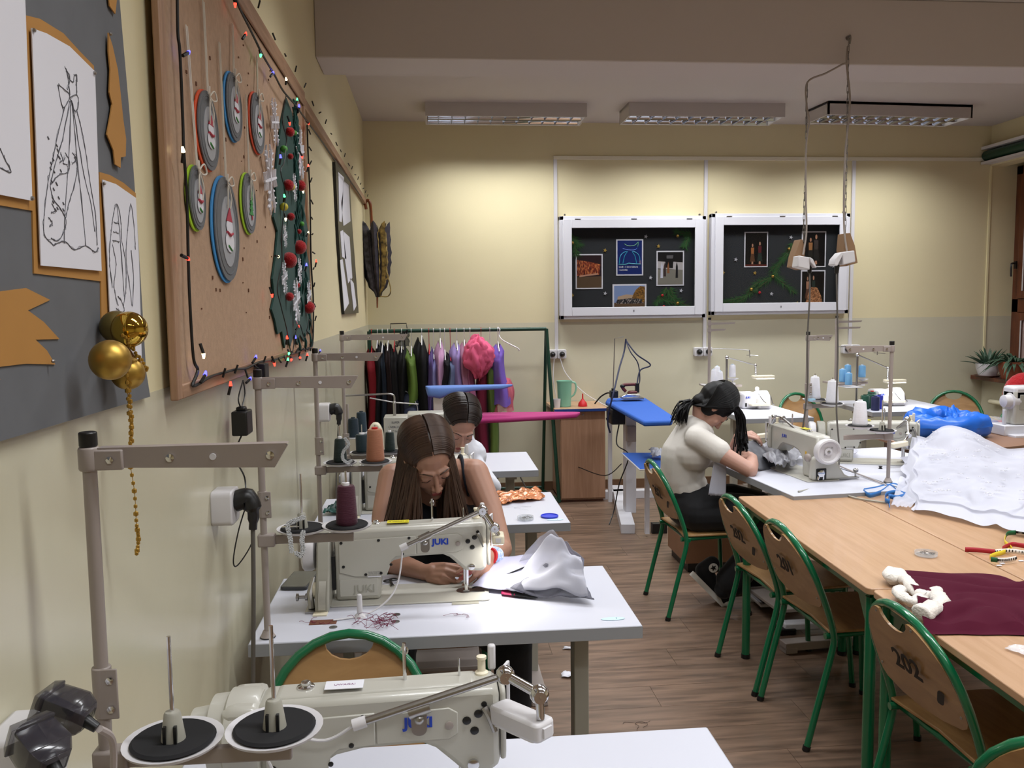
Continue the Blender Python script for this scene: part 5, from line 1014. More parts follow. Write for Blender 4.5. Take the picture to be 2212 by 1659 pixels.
P('wrist_pincushion', MB().lathe([(.024, -.018), (.030, -.013), (.031, 0), (.030, .013), (.024, .018)], frame(rw+V((.006, -.004, .0)), (0, .5, .8), (.75, -.55, .35)), 20), mat('gingham_blue', '7FA3DC', .9, noise=.5, nscale=120, c2='F0F2FA'), A, label='blue and white gingham wrist band')
P('wrist_ribbon', MB().lathe([(.026, -.004), (.029, 0), (.026, .004)], frame(rw+(rw-re_).normalized()*.02, (0, .5, .8), (.75, -.55, .35)), 20), m_red, A, label='red band')

# --- girl behind her
Bp = T('person', 'dark-haired girl in a white long-sleeved top half hidden behind the brown-haired girl', 'person', (.13, 4.3, 0))
MB_ = RM(V((0.132,4.14,1.088)), 14, 6, 43) @ Mx.Scale(1.09, 4)
cx = .13; bl_, br = V((cx-.15, 4.32, .99)), V((0.19,4.3,0.88)); bre = V((0.287,4.16,0.763)); brw = V((.20, 3.98, .86)); ble = V((cx-.22, 4.15, .84)); blw = V((cx-.06, 3.98, .84))
torsoB = [('e', (cx, 4.42, .55), (.165, .13, .11)), ('k', [(cx, 4.42, .58), (cx, 4.39, .74), (cx, 4.33, .88)], [.125, .112, .118]), ('k', [(cx-.06, 4.34, .89), (cx+.055, 4.34, .89)], [.082, .080]), ('k', [bl_, (cx, 4.33, 1.005), br+V((-.01, 0, 0))], [.05, .062, .05]), ('k', [(cx, 4.33, 1.03), tuple(MB_ @ V((0, .03, -.06)))], [.052, .047])]
armsB = [('k', [bl_, ble], [.048, .036]), ('k', [ble, blw], [.036, .026]), ('k', [br, bre], [.042, .036]), ('k', [bre, brw], [.037, .026])]
legsB = [('k', [(cx+s_*.09, 4.40, .53), (cx+s_*.12, 4.0, .52), (cx+s_*.12, 4.08, .1)], [.09, .062, .04]) for s_ in (1, -1)]
blob('body', head_shapes(MB_) + torsoB + armsB + legsB + hand_shapes(brw, (-.5, -1, -.3), (0, 0, 1), -1) + hand_shapes(blw, (.4, -1, -.2), (0, 0, 1), 1), [m_skin2, m_lips], Bp, .005, 3, matfn=lipfn(MB_))
m_hairB = mat('hair_dark', '1A1210', .4, noise=.4, nscale=30, stretch=(1, 1, .2), c2='2E211C', spec=.35)
face_details(MB_, Bp, m_hairB)
m_wtop = mat('white_top', 'CDCFD8', .85, bump=.3, bscale=25)
blob('white_top', infl(torsoB[:4], .008) + infl(armsB, .007), m_wtop, Bp, .007, 4)
blob('trousers', infl([torsoB[0]] + legsB, .012), m_blackcloth, Bp, .009, 3)
hair(MB_, Bp, m_hairB, 320, .9, seed=5, tuck=(0, .115, -.01), thick=.0042)
for x in (-.12, .12): blob('shoe', [('k', [(cx+x, 4.10, .04), (cx+x, 3.96, .035)], [.042, .035])], m_black, Bp, .009, 2)
chair('green school chair under the girl in the white long-sleeved top', .13, 4.57, math.radians(-90))

# --- girl in the white tee on the right
Cp = T('person', 'black-haired girl in a white t-shirt and black trousers sewing at the right', 'person', (1.42, 4.46, 0))
hc = V((1.499,4.44,1.098)); f_ = V((.50, -.05, -.86)).normalized(); u_ = V((.86, 0, .50)); xx = (-f_).cross(u_).normalized(); u_ = xx.cross(-f_).normalized()
MC = Mx(((xx.x, -f_.x, u_.x, hc.x), (xx.y, -f_.y, u_.y, hc.y), (xx.z, -f_.z, u_.z, hc.z), (0, 0, 0, 1)))
crs = V((1.383,4.32,0.949)); cre = V((1.598,4.16,0.807)); crw = V((1.666,4.3,0.842)); crh = V((1.656,4.4,0.862))
cls = V((1.446,4.6,0.938)); cle = V((1.703,4.72,0.766)); clw = V((1.688,4.58,0.911)); clh = V((1.744,4.52,0.934))
torsoC = [('e', (1.40, 4.47, .565), (.14, .17, .12)), ('k', [(1.385, 4.47, .58), (1.335, 4.47, .70), (1.345, 4.46, .84), (1.40, 4.46, .95)], [.128, .108, .115, .10]), ('k', [(1.375, 4.40, .86), (1.375, 4.54, .86)], [.100, .100]), ('k', [crs+V((-.01, .01, 0)), (1.425, 4.46, .985), cls], [.056, .058, .054]), ('e', (1.475, 4.43, .84), (.050, .058, .055)), ('e', (1.475, 4.52, .84), (.050, .055, .055)), ('k', [(1.44, 4.46, .995), tuple(MC @ V((0, .035, -.055)))], [.052, .047])]
armsC = [('k', [crs, crs.lerp(cre, .5)+V((0, 0, -.005)), cre], [.052, .046, .038]), ('k', [cre, cre.lerp(crw, .5), crw], [.039, .037, .025]), ('k', [cls, cle], [.05, .038]), ('k', [cle, cle.lerp(clw, .4), clw], [.038, .036, .024])]
legsC = [('k', [(1.40, 4.38, .55), (1.66, 4.34, .55), (1.82, 4.33, .52)], [.098, .082, .065]), ('k', [(1.82, 4.33, .52), (1.68, 4.37, .28), (1.56, 4.42, .10)], [.064, .054, .04]), ('k', [(1.40, 4.56, .55), (1.66, 4.60, .55), (1.82, 4.60, .52)], [.098, .082, .065]), ('k', [(1.82, 4.60, .52), (1.80, 4.58, .28), (1.80, 4.55, .10)], [.064, .054, .04])]
blob('body', head_shapes(MC) + torsoC + armsC + legsC + hand_shapes(crw, crh-crw, (.1, -.6, .8), 1, curl=(35, 45, 30)) + hand_shapes(clw, clh-clw, (0, -.5, .85), -1, curls=((25, 35, 25), (40, 45, 30), (50, 50, 30), (55, 50, 30))), [m_skin2, m_lips], Cp, .0045, 3, matfn=lipfn(MC))
m_hairC = mat('hair_black', '070608', .5, noise=.3, nscale=30, spec=.22)
face_details(MC, Cp, m_hairC)
m_tee = mat('tee_white', 'CFCBC5', .85, bump=.12, bscale=18)
blob('t_shirt', infl([('k', [(1.36, 4.47, .66), (1.335, 4.47, .70), (1.345, 4.46, .84), (1.40, 4.46, .95)], [.112, .108, .115, .10])] + torsoC[2:6], .009) + [('k', [crs, crs.lerp(cre, .40)], [.063, .062]), ('k', [cls, cls.lerp(cle, .40)], [.061, .058])], m_tee, Cp, .0055, 14)
blob('trousers', infl([torsoC[0], ('k', [(1.385, 4.47, .58), (1.36, 4.47, .64)], [.128, .112])] + legsC, .012) + [('k', [(1.70, 4.37, .3), (1.60, 4.41, .15)], [.08, .085]), ('k', [(1.81, 4.58, .3), (1.80, 4.55, .12)], [.08, .085])], m_blackcloth, Cp, .008, 3)
hair(MC, Cp, m_hairC, 620, .9, seed=8, tuck=(0, .075, -.092), thick=.0048, capr=(.090, .106, .100), extra=[((s_*.060, .025, -.03), (.018, .046, .050)) for s_ in (1, -1)] + [((0, .072, -.045), (.050, .036, .045))], bulk=1.10)
hb_ = MB(); random.seed(9); q0 = MC @ V((0, .09, -.09))
for i in range(70):       # loose ponytail falling behind the neck
    e = V((1.308,4.42,1.035)) + V((rnd(-.05, .03), rnd(-.05, .05), rnd(-.03, .025))); m_ = q0.lerp(e, .5) + V((rnd(-.02, .0), rnd(-.03, .03), rnd(.0, .04)))
    hb_.tube(catmull([q0+V((rnd(-.012, .012), rnd(-.012, .012), rnd(-.012, .012))), m_, e], 4), [.006, .006, .0055, .005, .005, .004, .004, .002, .001], 5)
P('ponytail', hb_, m_hairC, Cp)['kind'] = 'stuff'
hb_ = MB()
for i in range(120):       # long front strands hanging past the face
    q1 = MC @ V((rnd(-.05, .05), -.055+rnd(-.015, .01), .105)); s2 = q1 + V((.02+rnd(0, .015), rnd(-.02, .02), -.05)); e = V((1.648,4.4,0.895)) + V((rnd(-.035, .02), rnd(-.05, .05), rnd(-.06, .05)))
    hb_.tube(catmull([MC @ V((0, 0, .12)), q1, s2, s2.lerp(e, .5)+V((rnd(-.004, .012), 0, 0)), e], 4), .0032, 5)
P('front_strands', hb_, m_hairC, Cp)['kind'] = 'stuff'
m_sole = mat('rubber_white', 'D8D6D0', .6)
for (x, y, a, lift) in ((1.53, 4.42, .35, 1), (1.83, 4.53, .2, 0)):
    MS = Mx.Translation((x+.13, y, .02)) @ Mx.Rotation(math.radians(46 if lift else 0), 4, 'Y') @ Mx.Translation((-x-.13, -y, -.02))
    if lift: MS = Mx.Translation((-.10, .06, .0)) @ MS
    w3 = lambda p: tuple(MS @ V(p))
    sh_ = blob('sneaker', [('k', [w3((x-.06, y, .07)), w3((x+.04, y-.01, .055)), w3((x+.13, y-.03, .04))], [.042, .042, .034]), ('k', [w3((x-.06, y, .07)), w3((x-.05, y, .13))], [.044, .043])], m_blackcloth, Cp, .007, 2)
    P('sole', MB().pz([(p[0]+x+.035, p[1]+y-.012) for p in rbox(.27, .088, .04)], .0, .028).xf(MS), m_sole, sh_)
    P('toe_cap', MB().sph((x+.145, y-.03, .034), (.03, .036, .024), 14).xf(MS), m_sole, sh_)
    st_ = MB().py([(x-.05+(.019 if j % 2 == 0 else .008)*math.sin(j*PI/5), .118+(.019 if j % 2 == 0 else .008)*math.cos(j*PI/5)) for j in range(10)], y-.050, y-.048).xf(MS)
    P('ankle_patch', MB().lathe([(.026, 0), (.026, .002)], frame((x-.05, y-.046, .118), (1, 0, 0), (0, 0, 1)), 20).xf(MS), m_sole, sh_)
    P('star', st_, m_black, sh_)

# ---------------------------------------------------------------- cloth helpers
from mathutils import noise as NZ
def patch(c, nu=24, nv=24, amp=.01, fr=6, seed=0, edge=0, bulge=0, base=None, cling=None):   # c00 c10 c11 c01
    c = [V(p) for p in c]
    def fn(u, v):
        p = c[0]*(1-u)*(1-v) + c[1]*u*(1-v) + c[2]*u*v + c[3]*(1-u)*v
        n = NZ.noise(V((u*fr+seed*7.1, v*fr, seed))) + .5*NZ.noise(V((u*fr*2.3+seed, v*fr*2.3, 5)))
        e = min(u, 1-u, v, 1-v)*2; z = amp*(n+.6) + bulge*math.sin(PI*u)*math.sin(PI*v)
        q = V((p.x + edge*NZ.noise(V((u*5+seed, v*5, 9))), p.y + edge*NZ.noise(V((u*5, v*5+seed, 3))), p.z + z))
        if base is not None: q.z = max(q.z, base)
        return q
    return MB().grid(fn, nu, nv)
def cloth(name, mb, m, label, cat, solid=.0015, group=None): return single(name, mb, m, label, cat, group, solid=solid, ang=3)
def netmat(name, c, a, sc=220):
    m = mat(name, c, .8); nt = m.node_tree; b = nt.nodes['Principled BSDF']
    lw_ = nt.nodes.new('ShaderNodeLayerWeight'); lw_.inputs[0].default_value = .45
    r = nt.nodes.new('ShaderNodeMapRange'); r.inputs[3].default_value = a; r.inputs[4].default_value = min(1, a+.5)
    nt.links.new(lw_.outputs['Facing'], r.inputs[0]); nt.links.new(r.outputs[0], b.inputs['Alpha']); return m
m_tulle = netmat('tulle_white', 'BFC0CC', .40); m_tulle2 = netmat('tulle_dense', 'BCBDC9', .74)
# ---------------------------------------------------------------- things on the brown-haired girl's desk
Z = .787
wk = T('tulle_workpiece', 'white and grey tulle piece with magenta band peaking up on the girl\'s desk', 'fabric', (.30, 2.6, Z))
P('net_layer', patch([(.105, 2.575, Z+.004), (.26, 2.50, Z+.004), (0.414,2.62,0.875), (.21, 2.72, Z+.05)], 16, 16, .008, 2, 1), mat('net_lavender', 'B4B4CC', .75), wk, solid=.001, ang=3, label='lavender white folded net')
P('net_tent', patch([(.20, 2.52, Z+.006), (.44, 2.40, Z+.006), (0.437,2.5,0.881), (0.357,2.58,0.936)], 22, 22, .035, 1.7, 2), netmat('net_sheer', 'BCBDC9', .5), wk, solid=.0006, ang=3, label='sheer white net peak')
P('net_back', patch([(.24, 2.66, Z+.01), (.47, 2.66, Z+.004), (0.451,2.52,0.87), (0.367,2.6,0.938)], 18, 18, .03, 2, 4), m_tulle, wk, solid=.0006, ang=3, label='thin transparent net')
P('grey_ground', patch([(.22, 2.50, Z+.002), (.458, 2.395, Z+.002), (0.447,2.5,0.813), (0.358,2.54,0.872)], 18, 18, .02, 2, 7), netmat('net_grey', '5A5A66', .55), wk, solid=.0008, ang=3, label='dark grey net underlayer')
P('magenta_band', patch([(.195, 2.515, Z+.001), (.235, 2.495, Z+.001), (.24, 2.60, Z+.003), (.205, 2.61, Z+.003)], 4, 4, .001), mat('magenta', 'A3134F', .6), wk, solid=.002, label='magenta band')
P('black_band', patch([(.225, 2.497, Z+.001), (.30, 2.465, Z+.001), (.29, 2.56, Z+.003), (.225, 2.60, Z+.003)], 4, 4, .001), m_blackcloth, wk, solid=.002, label='black band')
P('black_seam', MB().tube(catmull([(.11, 2.572, Z+.004), (.21, 2.60, Z+.03), (0.301,2.6,0.851)], 6), .0025, 6), m_blackcloth, wk)
ph = T('smartphone', 'dark grey phone lying in the back left corner of the girl\'s desk', 'phone', (-.44, 2.73, .78))
pb2 = MB().pz([(p[0], p[1]) for p in rbox(.085, .165, .012)], .0, .010); pb2.xf(Mx.Translation((-.435, 2.735, .781)) @ Mx.Rotation(-.12, 4, 'Z')); P('body', pb2, mat('phone_grey', '38393B', .3), ph, bevel=.002)
pb2 = MB().pz([(p[0], p[1]) for p in rbox(.077, .157, .009)], .0102, .0106); pb2.xf(Mx.Translation((-.435, 2.735, .781)) @ Mx.Rotation(-.12, 4, 'Z')); P('screen', pb2, mat('phone_screen', '4A4C4A', .15), ph)
def tangle(label, c, r, n, colr, seed, rad=.0007, h=.02):
    random.seed(seed); b = MB()
    for i in range(n):
        p = V((c[0]+rnd(-r, r)*.5, c[1]+rnd(-r, r)*.35, c[2]+.002)); pts = [p]; a = rnd(0, 6.28)
        for k in range(7):
            a += rnd(-1.6, 1.6); p = p + V((math.cos(a), math.sin(a)*.8, 0))*r*.45; p.z = c[2]+abs(rnd(0, h)); pts.append(p.copy())
        b.tube(catmull(pts, 4), rad, 4)
    o = single('thread_scraps', b, mat('scrap_'+colr, colr, .8) if 'scrap_'+colr not in bpy.data.materials else bpy.data.materials['scrap_'+colr], label, 'thread', kind='stuff')
tangle('tangled heap of burgundy thread on the front of the girl\'s desk', (-.16, 2.335, .782), .035, 16, '6A1038', 1)
tangle('small wisp of burgundy thread in front of the needle', (.045, 2.37, .782), .022, 3, '6A1038', 2, .0005, .004)
tangle('burgundy thread wisp beside the belt cover foot', (-.335, 2.36, .782), .02, 3, '6A1038', 3, .0006, .004)
tangle('thin dark thread wisp on the floor in the aisle', (.78, 3.15, .001), .05, 2, '3A2A22', 4, .0008, .004)
tangle('loose pale thread on the desk with the orange satin', (.40, 3.62, .782), .06, 2, 'C9C9D2', 6, .0005, .003)
ps = MB().lathe([(.017, 0), (.015, .006), (.008, .012), (.0075, .06), (.006, .066), (.002, .068)], (-.218, 2.395, .78), 20)
single('spool_post', ps, m_wplast, 'white plastic post standing near the front edge of the girl\'s desk', 'post')
for i, (x, y) in enumerate(((-.285, 2.325), (-.115, 2.40), (-.115, 2.345))):
    single('screw_cap', MB().lathe([(.011, 0), (.011, .0015), (.006, .0025), (.001, .0028)], (x, y, .7802), 20), m_steel, ['metal screw cap left of the thread heap', 'metal screw cap behind the thread heap', 'metal screw cap right of the thread heap'][i], 'screw cap')
single('bed_slot', MB().box((.045, 2.46, .7801), (.125, 2.482, .7812)), m_cream2, 'small cream hinge plate at the edge of the machine bed', 'plate')
sc_ = T('scissors', 'small black scissors lying behind the machine column', 'scissors', (-.156, 2.66, .787))
for sg in (-1, 1):
    P('handle', MB().tube([(-.145+.013*math.cos(a)+.008*sg, 2.685+.010*math.sin(a)+.006*sg, .790) for a in [i*PI/6 for i in range(12)]], .0025, 6, closed=True), m_black, sc_)
    P('blade', MB().tube([(-.145, 2.67, .790), (-.135+.004*sg, 2.63, .790)], [.0045, .001], 6), m_black, sc_)
single('treadle_scrap', patch([(.545, 3.64, .003), (.63, 3.62, .003), (.63, 3.68, .003), (.56, 3.69, .003)], 6, 6, .012, 5, 2, .01), m_paper, 'crumpled white scrap on the floor of the aisle', 'scrap', solid=.001)
single('floor_scrap', patch([(.60, 3.95, .002), (.66, 3.94, .002), (.655, 3.965, .002), (.61, 3.975, .002)], 4, 4, .01, 5, 3, .008), m_paper, 'tiny white paper scrap farther down the aisle', 'scrap', solid=.001)
def lace(name, pts, label, seed, parent=None, r=.0065):
    random.seed(seed); b = MB(); cc = catmull(pts, 5); b.tube(cc, .0012, 5)
    for q in cc:
        n = 5; a0 = rnd(0, 2)
        for k in range(n):
            a = a0+k*2*PI/n; b.sph(q+V((math.cos(a)*r*.7, -.001, math.sin(a)*r*.7)), (r*.42, .0012, r*.42), 6)
    single(name, b, mat('lace_white', 'C9CDD3', .6) if 'lace_white' not in bpy.data.materials else bpy.data.materials['lace_white'], label, 'lace trim')
lace('lace_trim', [(-0.337,2.2,1.122),(-0.359,2.2,1.114),(-0.376,2.2,1.103),(-0.371,2.2,1.066),(-0.369,2.2,1.035)], 'white lace trim hanging over the left edge of the empty spool plate', 1)
lace('lace_trim', [(-0.338,2.2,1.083),(-0.342,2.2,1.059),(-0.339,2.2,1.04),(-0.346,2.2,1.022),(-0.357,2.2,1.029)], 'white lace trim end hanging under the empty spool plate', 2)
lace('lace_trim', [(-0.341,3.345,1.148),(-0.329,3.345,1.125),(-0.349,3.345,1.099),(-0.353,3.345,1.071),(-0.336,3.345,1.053),(-0.322,3.345,1.059)], 'white lace trim winding down the dark green cone', 3)
single('metal_blade', MB().box((-.40, 2.245, 1.086), (-.355, 2.252, 1.088)), m_chrome, 'small shiny metal strip lying on the black spool pad', 'strip')
# ---------------------------------------------------------------- third desk
m_satin = mat('orange_satin', 'C0703A', .22, .35, coat=.4)
cloth('satin_cloth', patch([(0.292,3.689,0.785), (0.497,3.767,0.785), (0.487,3.986,0.785), (0.285,3.895,0.785)], 26, 26, .016, 5, 3, .02, base=.783), m_satin, 'crumpled shiny orange satin cloth on the third desk', 'cloth')
cloth('teal_cloth', patch([(-0.471,3.605,0.785), (-0.38,3.6,0.785), (-0.404,3.845,0.785), (-0.443,3.752,0.785)], 12, 12, .022, 4, 5, .01, base=.783), mat('teal_satin', '0F4F4A', .35), 'dark teal satin scrap at the wall end of the third desk', 'cloth')
lid = MB().lathe([(.035, 0), (.037, .002), (.037, .006), (.034, .006), (.033, .003), (.001, .003)], (.474, 3.462, .781), 28)
single('blue_disc', lid, mat('lid_blue', '2038C8', .35), 'round blue plastic lid lying near the corner of the third desk', 'lid')
def pin_dish(label, c, r=.034):
    t = T('pin_dish', label, 'dish', c)
    P('dish', MB().lathe([(r*.9, 0), (r, .003), (r, .014), (r*.97, .014), (r*.95, .004), (.001, .003)], c, 28), mat('clear_dish', 'DDE2E6', .08, alpha=.35), t)
    b = MB(); random.seed(3)
    for i in range(40):
        a = rnd(0, 6.28); q = V((c[0]+math.cos(a)*r*.8*random.random()**.5, c[1]+math.sin(a)*r*.8*random.random()**.5, c[2]+.005+rnd(0, .004))); a = rnd(0, 3.1); b.tube([q-V((math.cos(a), math.sin(a), 0))*.010, q+V((math.cos(a), math.sin(a), 0))*.010], .0008, 4)
    P('pins', b, m_steel, t)['kind'] = 'stuff'
pin_dish('clear round dish of pins beside the blue lid', (.37, 3.43, .781))
pin_dish('clear round dish of pins on the bare beech table', tuple((1.722,2.803,0.761)), .038)
# ---------------------------------------------------------------- overlock machine on the farthest desk of the left row
ov = T('overlock_machine', 'cream overlock machine with motor box and wire thread guide on the farthest left desk', 'overlock machine', (-.2, 4.8, .78))
P('body', MB().box((-.27, 4.72, .79), (-.14, 4.86, 1.05)), m_cream, ov, bevel=.006)
P('frame', MB().box((-.34, 4.68, .78), (-.05, 4.92, .88)), m_cream, ov, bevel=.02)
P('front_cover', MB().box((-.13, 4.66, .86), (-.04, 4.86, .97)), m_cream, ov, bevel=.02)
P('belt_cover', MB().py([(p[0]-.315, p[1]+.935) for p in arc(0, 0, .045, .09, 0, 180, 10)] + [(-.36, .80), (-.27, .80)], 4.70, 4.75), m_ivory, ov, bevel=.01)
P('guide_rod', MB().cyl((-.212, 4.79, 1.05), (-.212, 4.79, 1.13), .0085, n=10).tube(catmull([(-.212, 4.79, 1.12), (-.212, 4.79, 1.158), (-.235, 4.79, 1.172), (-.30, 4.79, 1.172), (-.495, 4.79, 1.168)], 5), .005, 8), m_steel, ov)
P('guide_bar', MB().tube([(-.345, 4.76, 1.155), (-.212, 4.78, 1.125), (-.08, 4.80, 1.110)], .0035, 8).sph((-.212, 4.78, 1.125), .010, 8), m_steel, ov)
P('cable', MB().tube(catmull([(-.14, 4.74, 1.02), (-.11, 4.70, .97), (-.14, 4.68, .90)], 5), .005, 6), m_black, ov)
for i, ln in enumerate(('SUPER', 'OVERLOCK', 'ĄĘĆ NR 25')): text('label_print', ln, .016, frame((-.205, 4.719, 1.02-.025*i), (1, 0, 0), (0, 0, 1)), m_ink, ov, .0002, world=True)
tb = T('spool_shelf', 'small white two-plate spool shelf by the wall behind the teal cone', 'shelf', (-.46, 4.96, .78))
P('post', MB().cyl((-.49, 4.97, .78), (-.49, 4.97, 1.10), .008, n=10), m_grey, tb)
P('plate', MB().lathe([(.05, .910), (.052, .914)], (-.452, 4.93, 0), 20).box((-.49, 4.925, .902), (-.39, 4.945, .910)), m_wplast, tb)
P('plate', MB().lathe([(.05, .920), (.052, .924)], (-.415, 5.05, 0), 20).box((-.49, 5.045, .912), (-.40, 5.065, .92)).box((-.495, 4.96, .912), (-.485, 5.06, .92)), m_wplast, tb)
cone('blue grey thread cone nearest the wall on the little shelf', -.455, 4.93, .916, .105, .031, .028, '0A2433', cap='22303A')
cone('blue grey thread cone behind its twin on the little shelf', -.418, 5.05, .926, .115, .031, .027, '0C2837', cap='22303A')

# ---------------------------------------------------------------- clothes rack
rk = T('clothes_rack', 'dark green tubular clothes rack in the back left corner', 'clothes rack', (.25, 7.2, 0))
RY, RZ = 7.08, 1.455
P('rail', MB().tube([(-.505, RY, RZ), (.955, RY, RZ)], .0155, 12), m_dgreen, rk)
for x, x2 in ((-.505, -.505), (.955, 1.04)):
    P('post', MB().tube([(x, RY, RZ), (x2, 7.0, .02)], .0155, 12), m_dgreen, rk)
    P('post', MB().tube([(x, RY+.01, RZ), (x, 7.40, .02)], .014, 12), m_dgreen, rk)
    P('foot', MB().tube([(x2, 6.98, .018), (x, 7.42, .018)], .0155, 12), m_dgreen, rk)
P('lower_rail', MB().tube([(-.505, 7.40, .05), (.955, 7.40, .05)], .0125, 10), m_dgreen, rk)
RTOP = {}
def garment(label, cat, top_, bot_, hw_, c, seed, depth=.17, flare=.25, alpha=1, hanger='E2E2E6', shoulder=.10, ncol=None, sheen=.3, rough=.75):
    xc = top_[0]; zt = top_[2]; zb = bot_[2]
    t = T('garment', label, cat, (xc, RY, zb), 0, 'garments on the clothes rack')
    if hanger:
        hc_ = mat('hanger_'+hanger, hanger, .4) if 'hanger_'+hanger not in bpy.data.materials else bpy.data.materials['hanger_'+hanger]
        P('hanger', MB().tube(catmull([(xc+.004, RY+.012, RZ+.004), (xc, RY, RZ+.019), (xc, RY-.018, RZ+.004), (xc, RY-.006, RZ-.03), (xc, RY-.002, zt+.015)], 5), .0026, 6).tube([(xc, RY-.15, zt-.06), (xc, RY-.002, zt+.015), (xc, RY+.13, zt-.06)], .0045, 6), hc_, t)
    random.seed(seed); ph_ = [rnd(0, 6.28) for _ in range(4)]
    def fn(u, v):
        a = 2*PI*u; z = zt + (zb-zt)*v; s_ = min(1, .35+.65*(v/shoulder)) if v < shoulder else 1
        w1 = hw_*s_*(1+flare*v)*(1+.16*math.sin(3*a+ph_[0]+v*2)+.10*math.sin(7*a+ph_[1]-v*3)+.06*math.sin(13*a+ph_[2]))
        d1 = depth*s_*(1+flare*.5*v)*(1+.07*math.sin(5*a+ph_[3]))
        if v > .97: z += .012*math.sin(4*a+ph_[1])
        z += -.05*(abs(math.sin(a))**2)*(1-v)*(1 if v < shoulder*2 else .4)
        return V((xc + w1*math.cos(a) + .014*math.sin(v*5+ph_[0]), RY-.01 + d1*math.sin(a), z))
    b = MB().grid(fn, 36, 18)
    m = (netmat('sheer_'+c, c, alpha) if alpha < 1 else mat('cloth_'+c, c, rough, sheen=.04, spec=.25, noise=.35, nscale=9, stretch=(1, 1, .2))) if ('sheer_' if alpha < 1 else 'cloth_')+c not in bpy.data.materials else bpy.data.materials[('sheer_' if alpha < 1 else 'cloth_')+c]
    P('cloth', b, m, t, ang=3)
    return t
G_ = [('red dress at the wall end of the rack', 'dress', (-0.484,7.05,1.32), (-0.508,7.05,0.432), 0.042, '7E1420', .15), ('black dress right of the red one at the wall end', 'dress', (-0.437,7.05,1.384), (-0.465,7.05,0.334), 0.030, '0E0D12', .1), ('dark navy dress among the black ones', 'dress', (-0.397,7.05,1.345), (-0.423,7.05,0.333), 0.027, '16202E', .1),
      ('black gown with faint red trim', 'dress', (-0.352,7.05,1.363), (-0.378,7.05,0.331), 0.030, '1A0A0E', .2), ('plain black dress beneath the black mesh', 'dress', (-0.3,7.05,1.355), (-0.325,7.05,0.31), 0.034, '0D0C10', .2), ('black dress left of the green one', 'dress', (-0.24,7.05,1.347), (-0.264,7.05,0.308), 0.034, '101014', .2),
      ('olive green puffed dress', 'dress', (-0.162,7.05,1.315), (-0.172,7.05,0.858), 0.046, '5F7A33', .15), ('black hooded coat right of the green dress', 'coat', (-0.077,7.05,1.404), (-0.1,7.05,0.323), 0.042, '08080B', .2), ('purple dress beside the black coat', 'dress', (-0.018,7.05,1.328), (-0.035,7.05,0.515), 0.023, '5E4E86', .2),
      ('lavender blue striped shirt', 'shirt', (0.019,7.05,1.289), (0.003,7.05,0.514), 0.027, '8B8AC0', .2), ('pale pink dress with a scarf over the rail', 'dress', (0.074,7.05,1.376), (0.057,7.05,0.513), 0.030, 'C69ABF', .25), ('short black jacket between pink and blue gowns', 'jacket', (0.11,7.05,1.28), (0.103,7.05,0.936), 0.027, '0F0E14', .2),
      ('greyish blue satin gown', 'dress', (0.155,7.05,1.272), (0.145,7.05,0.743), 0.027, '7482A8', .2), ('lavender satin gown with wide cuff', 'dress', (0.21,7.05,1.354), (0.198,7.05,0.722), 0.034, '9C8AC4', .25), ('dusty pink satin gown', 'dress', (0.271,7.05,1.361), (0.26,7.05,0.74), 0.030, 'B5809C', .4),
      ('pink mauve dress right of the dusty pink gown', 'dress', (0.319,7.05,1.276), (0.309,7.05,0.719), 0.027, 'A9658A', .35), ('burgundy velvet dress under the pink tulle', 'dress', (0.41,7.05,1.237), (0.396,7.05,0.347), 0.034, '6E1A33', .2), ('moss green chiffon dress reaching far down', 'dress', (0.483,7.05,1.254), (0.469,7.05,0.337), 0.034, '55692F', .2)]
for i, (lb, ct, pt, pb3, hw3, c, fl) in enumerate(G_): garment(lb, ct, pt, pb3, hw3*1.3, c, i+20, flare=fl, hanger=('E2E2E6' if i % 4 else 'B01828'))
garment('violet sheer dress at the window end of the rack', 'dress', (0.549,7.05,1.341), (0.542,7.05,0.849), .042, '6C4FB0', 61, flare=1.0, alpha=.7)
garment('coral pink sheer skirt at the window end of the rack', 'skirt', (0.584,7.05,1.061), (0.58,7.05,0.79), .057, 'C85A70', 62, flare=.5, alpha=.45, hanger=None, shoulder=.01)
ms_ = single('mesh_scarf', patch([(-0.295,6.92,1.324), (-0.177,6.92,1.322), (-0.182,6.95,1.458), (-0.235,6.95,1.433)], 12, 12, .02, 6, 3, .02), netmat('mesh_black', '15151A', .5), 'black mesh scarf thrown over the hangers', 'scarf', solid=.001, ang=3)
tu = MB(); random.seed(5)
def fnp(s0):
    cc0 = V((0.377,6.88,1.24))
    def fn(u, v):
        a = 2*PI*u; th = PI*v; r_ = 1 + .34*NZ.noise(V((math.cos(a)*2+s0, math.sin(a)*2, v*4))) + .22*NZ.noise(V((math.cos(a)*5, math.sin(a)*5+s0, v*9)))
        return V((cc0.x + .115*r_*math.sin(th)*math.cos(a)*(1 if v < .6 else .9), cc0.y + .12*r_*math.sin(th)*math.sin(a), cc0.z + .145*r_*math.cos(th)*(1+.12*math.sin(3*a))))
    return fn
for s0 in (1, 5): tu.grid(fnp(s0), 40, 28)
single('pink_tulle', tu, netmat('tulle_pink', 'DE5C83', .85), 'puffed ball of bright pink tulle on the clothes rack', 'tulle', ang=3)
hw2 = MB().tube(catmull([(.55, RY, RZ+.019), (.565, RY-.02, RZ), (.56, RY-.02, RZ-.05), (.59, RY-.10, RZ-.09), (.70, RY-.16, RZ-.15), (.705, RY-.16, RZ-.17)], 5), .005, 6)
single('wire_hanger', hw2, m_wplast, 'white hanger sticking out above the pink tulle', 'hanger')
bw = MB().tube([(-.33, RY, RZ+.02), (-.33, RY, RZ+.06), (-.20, RY, RZ+.062), (-.195, RY, RZ+.02)], .004, 6)
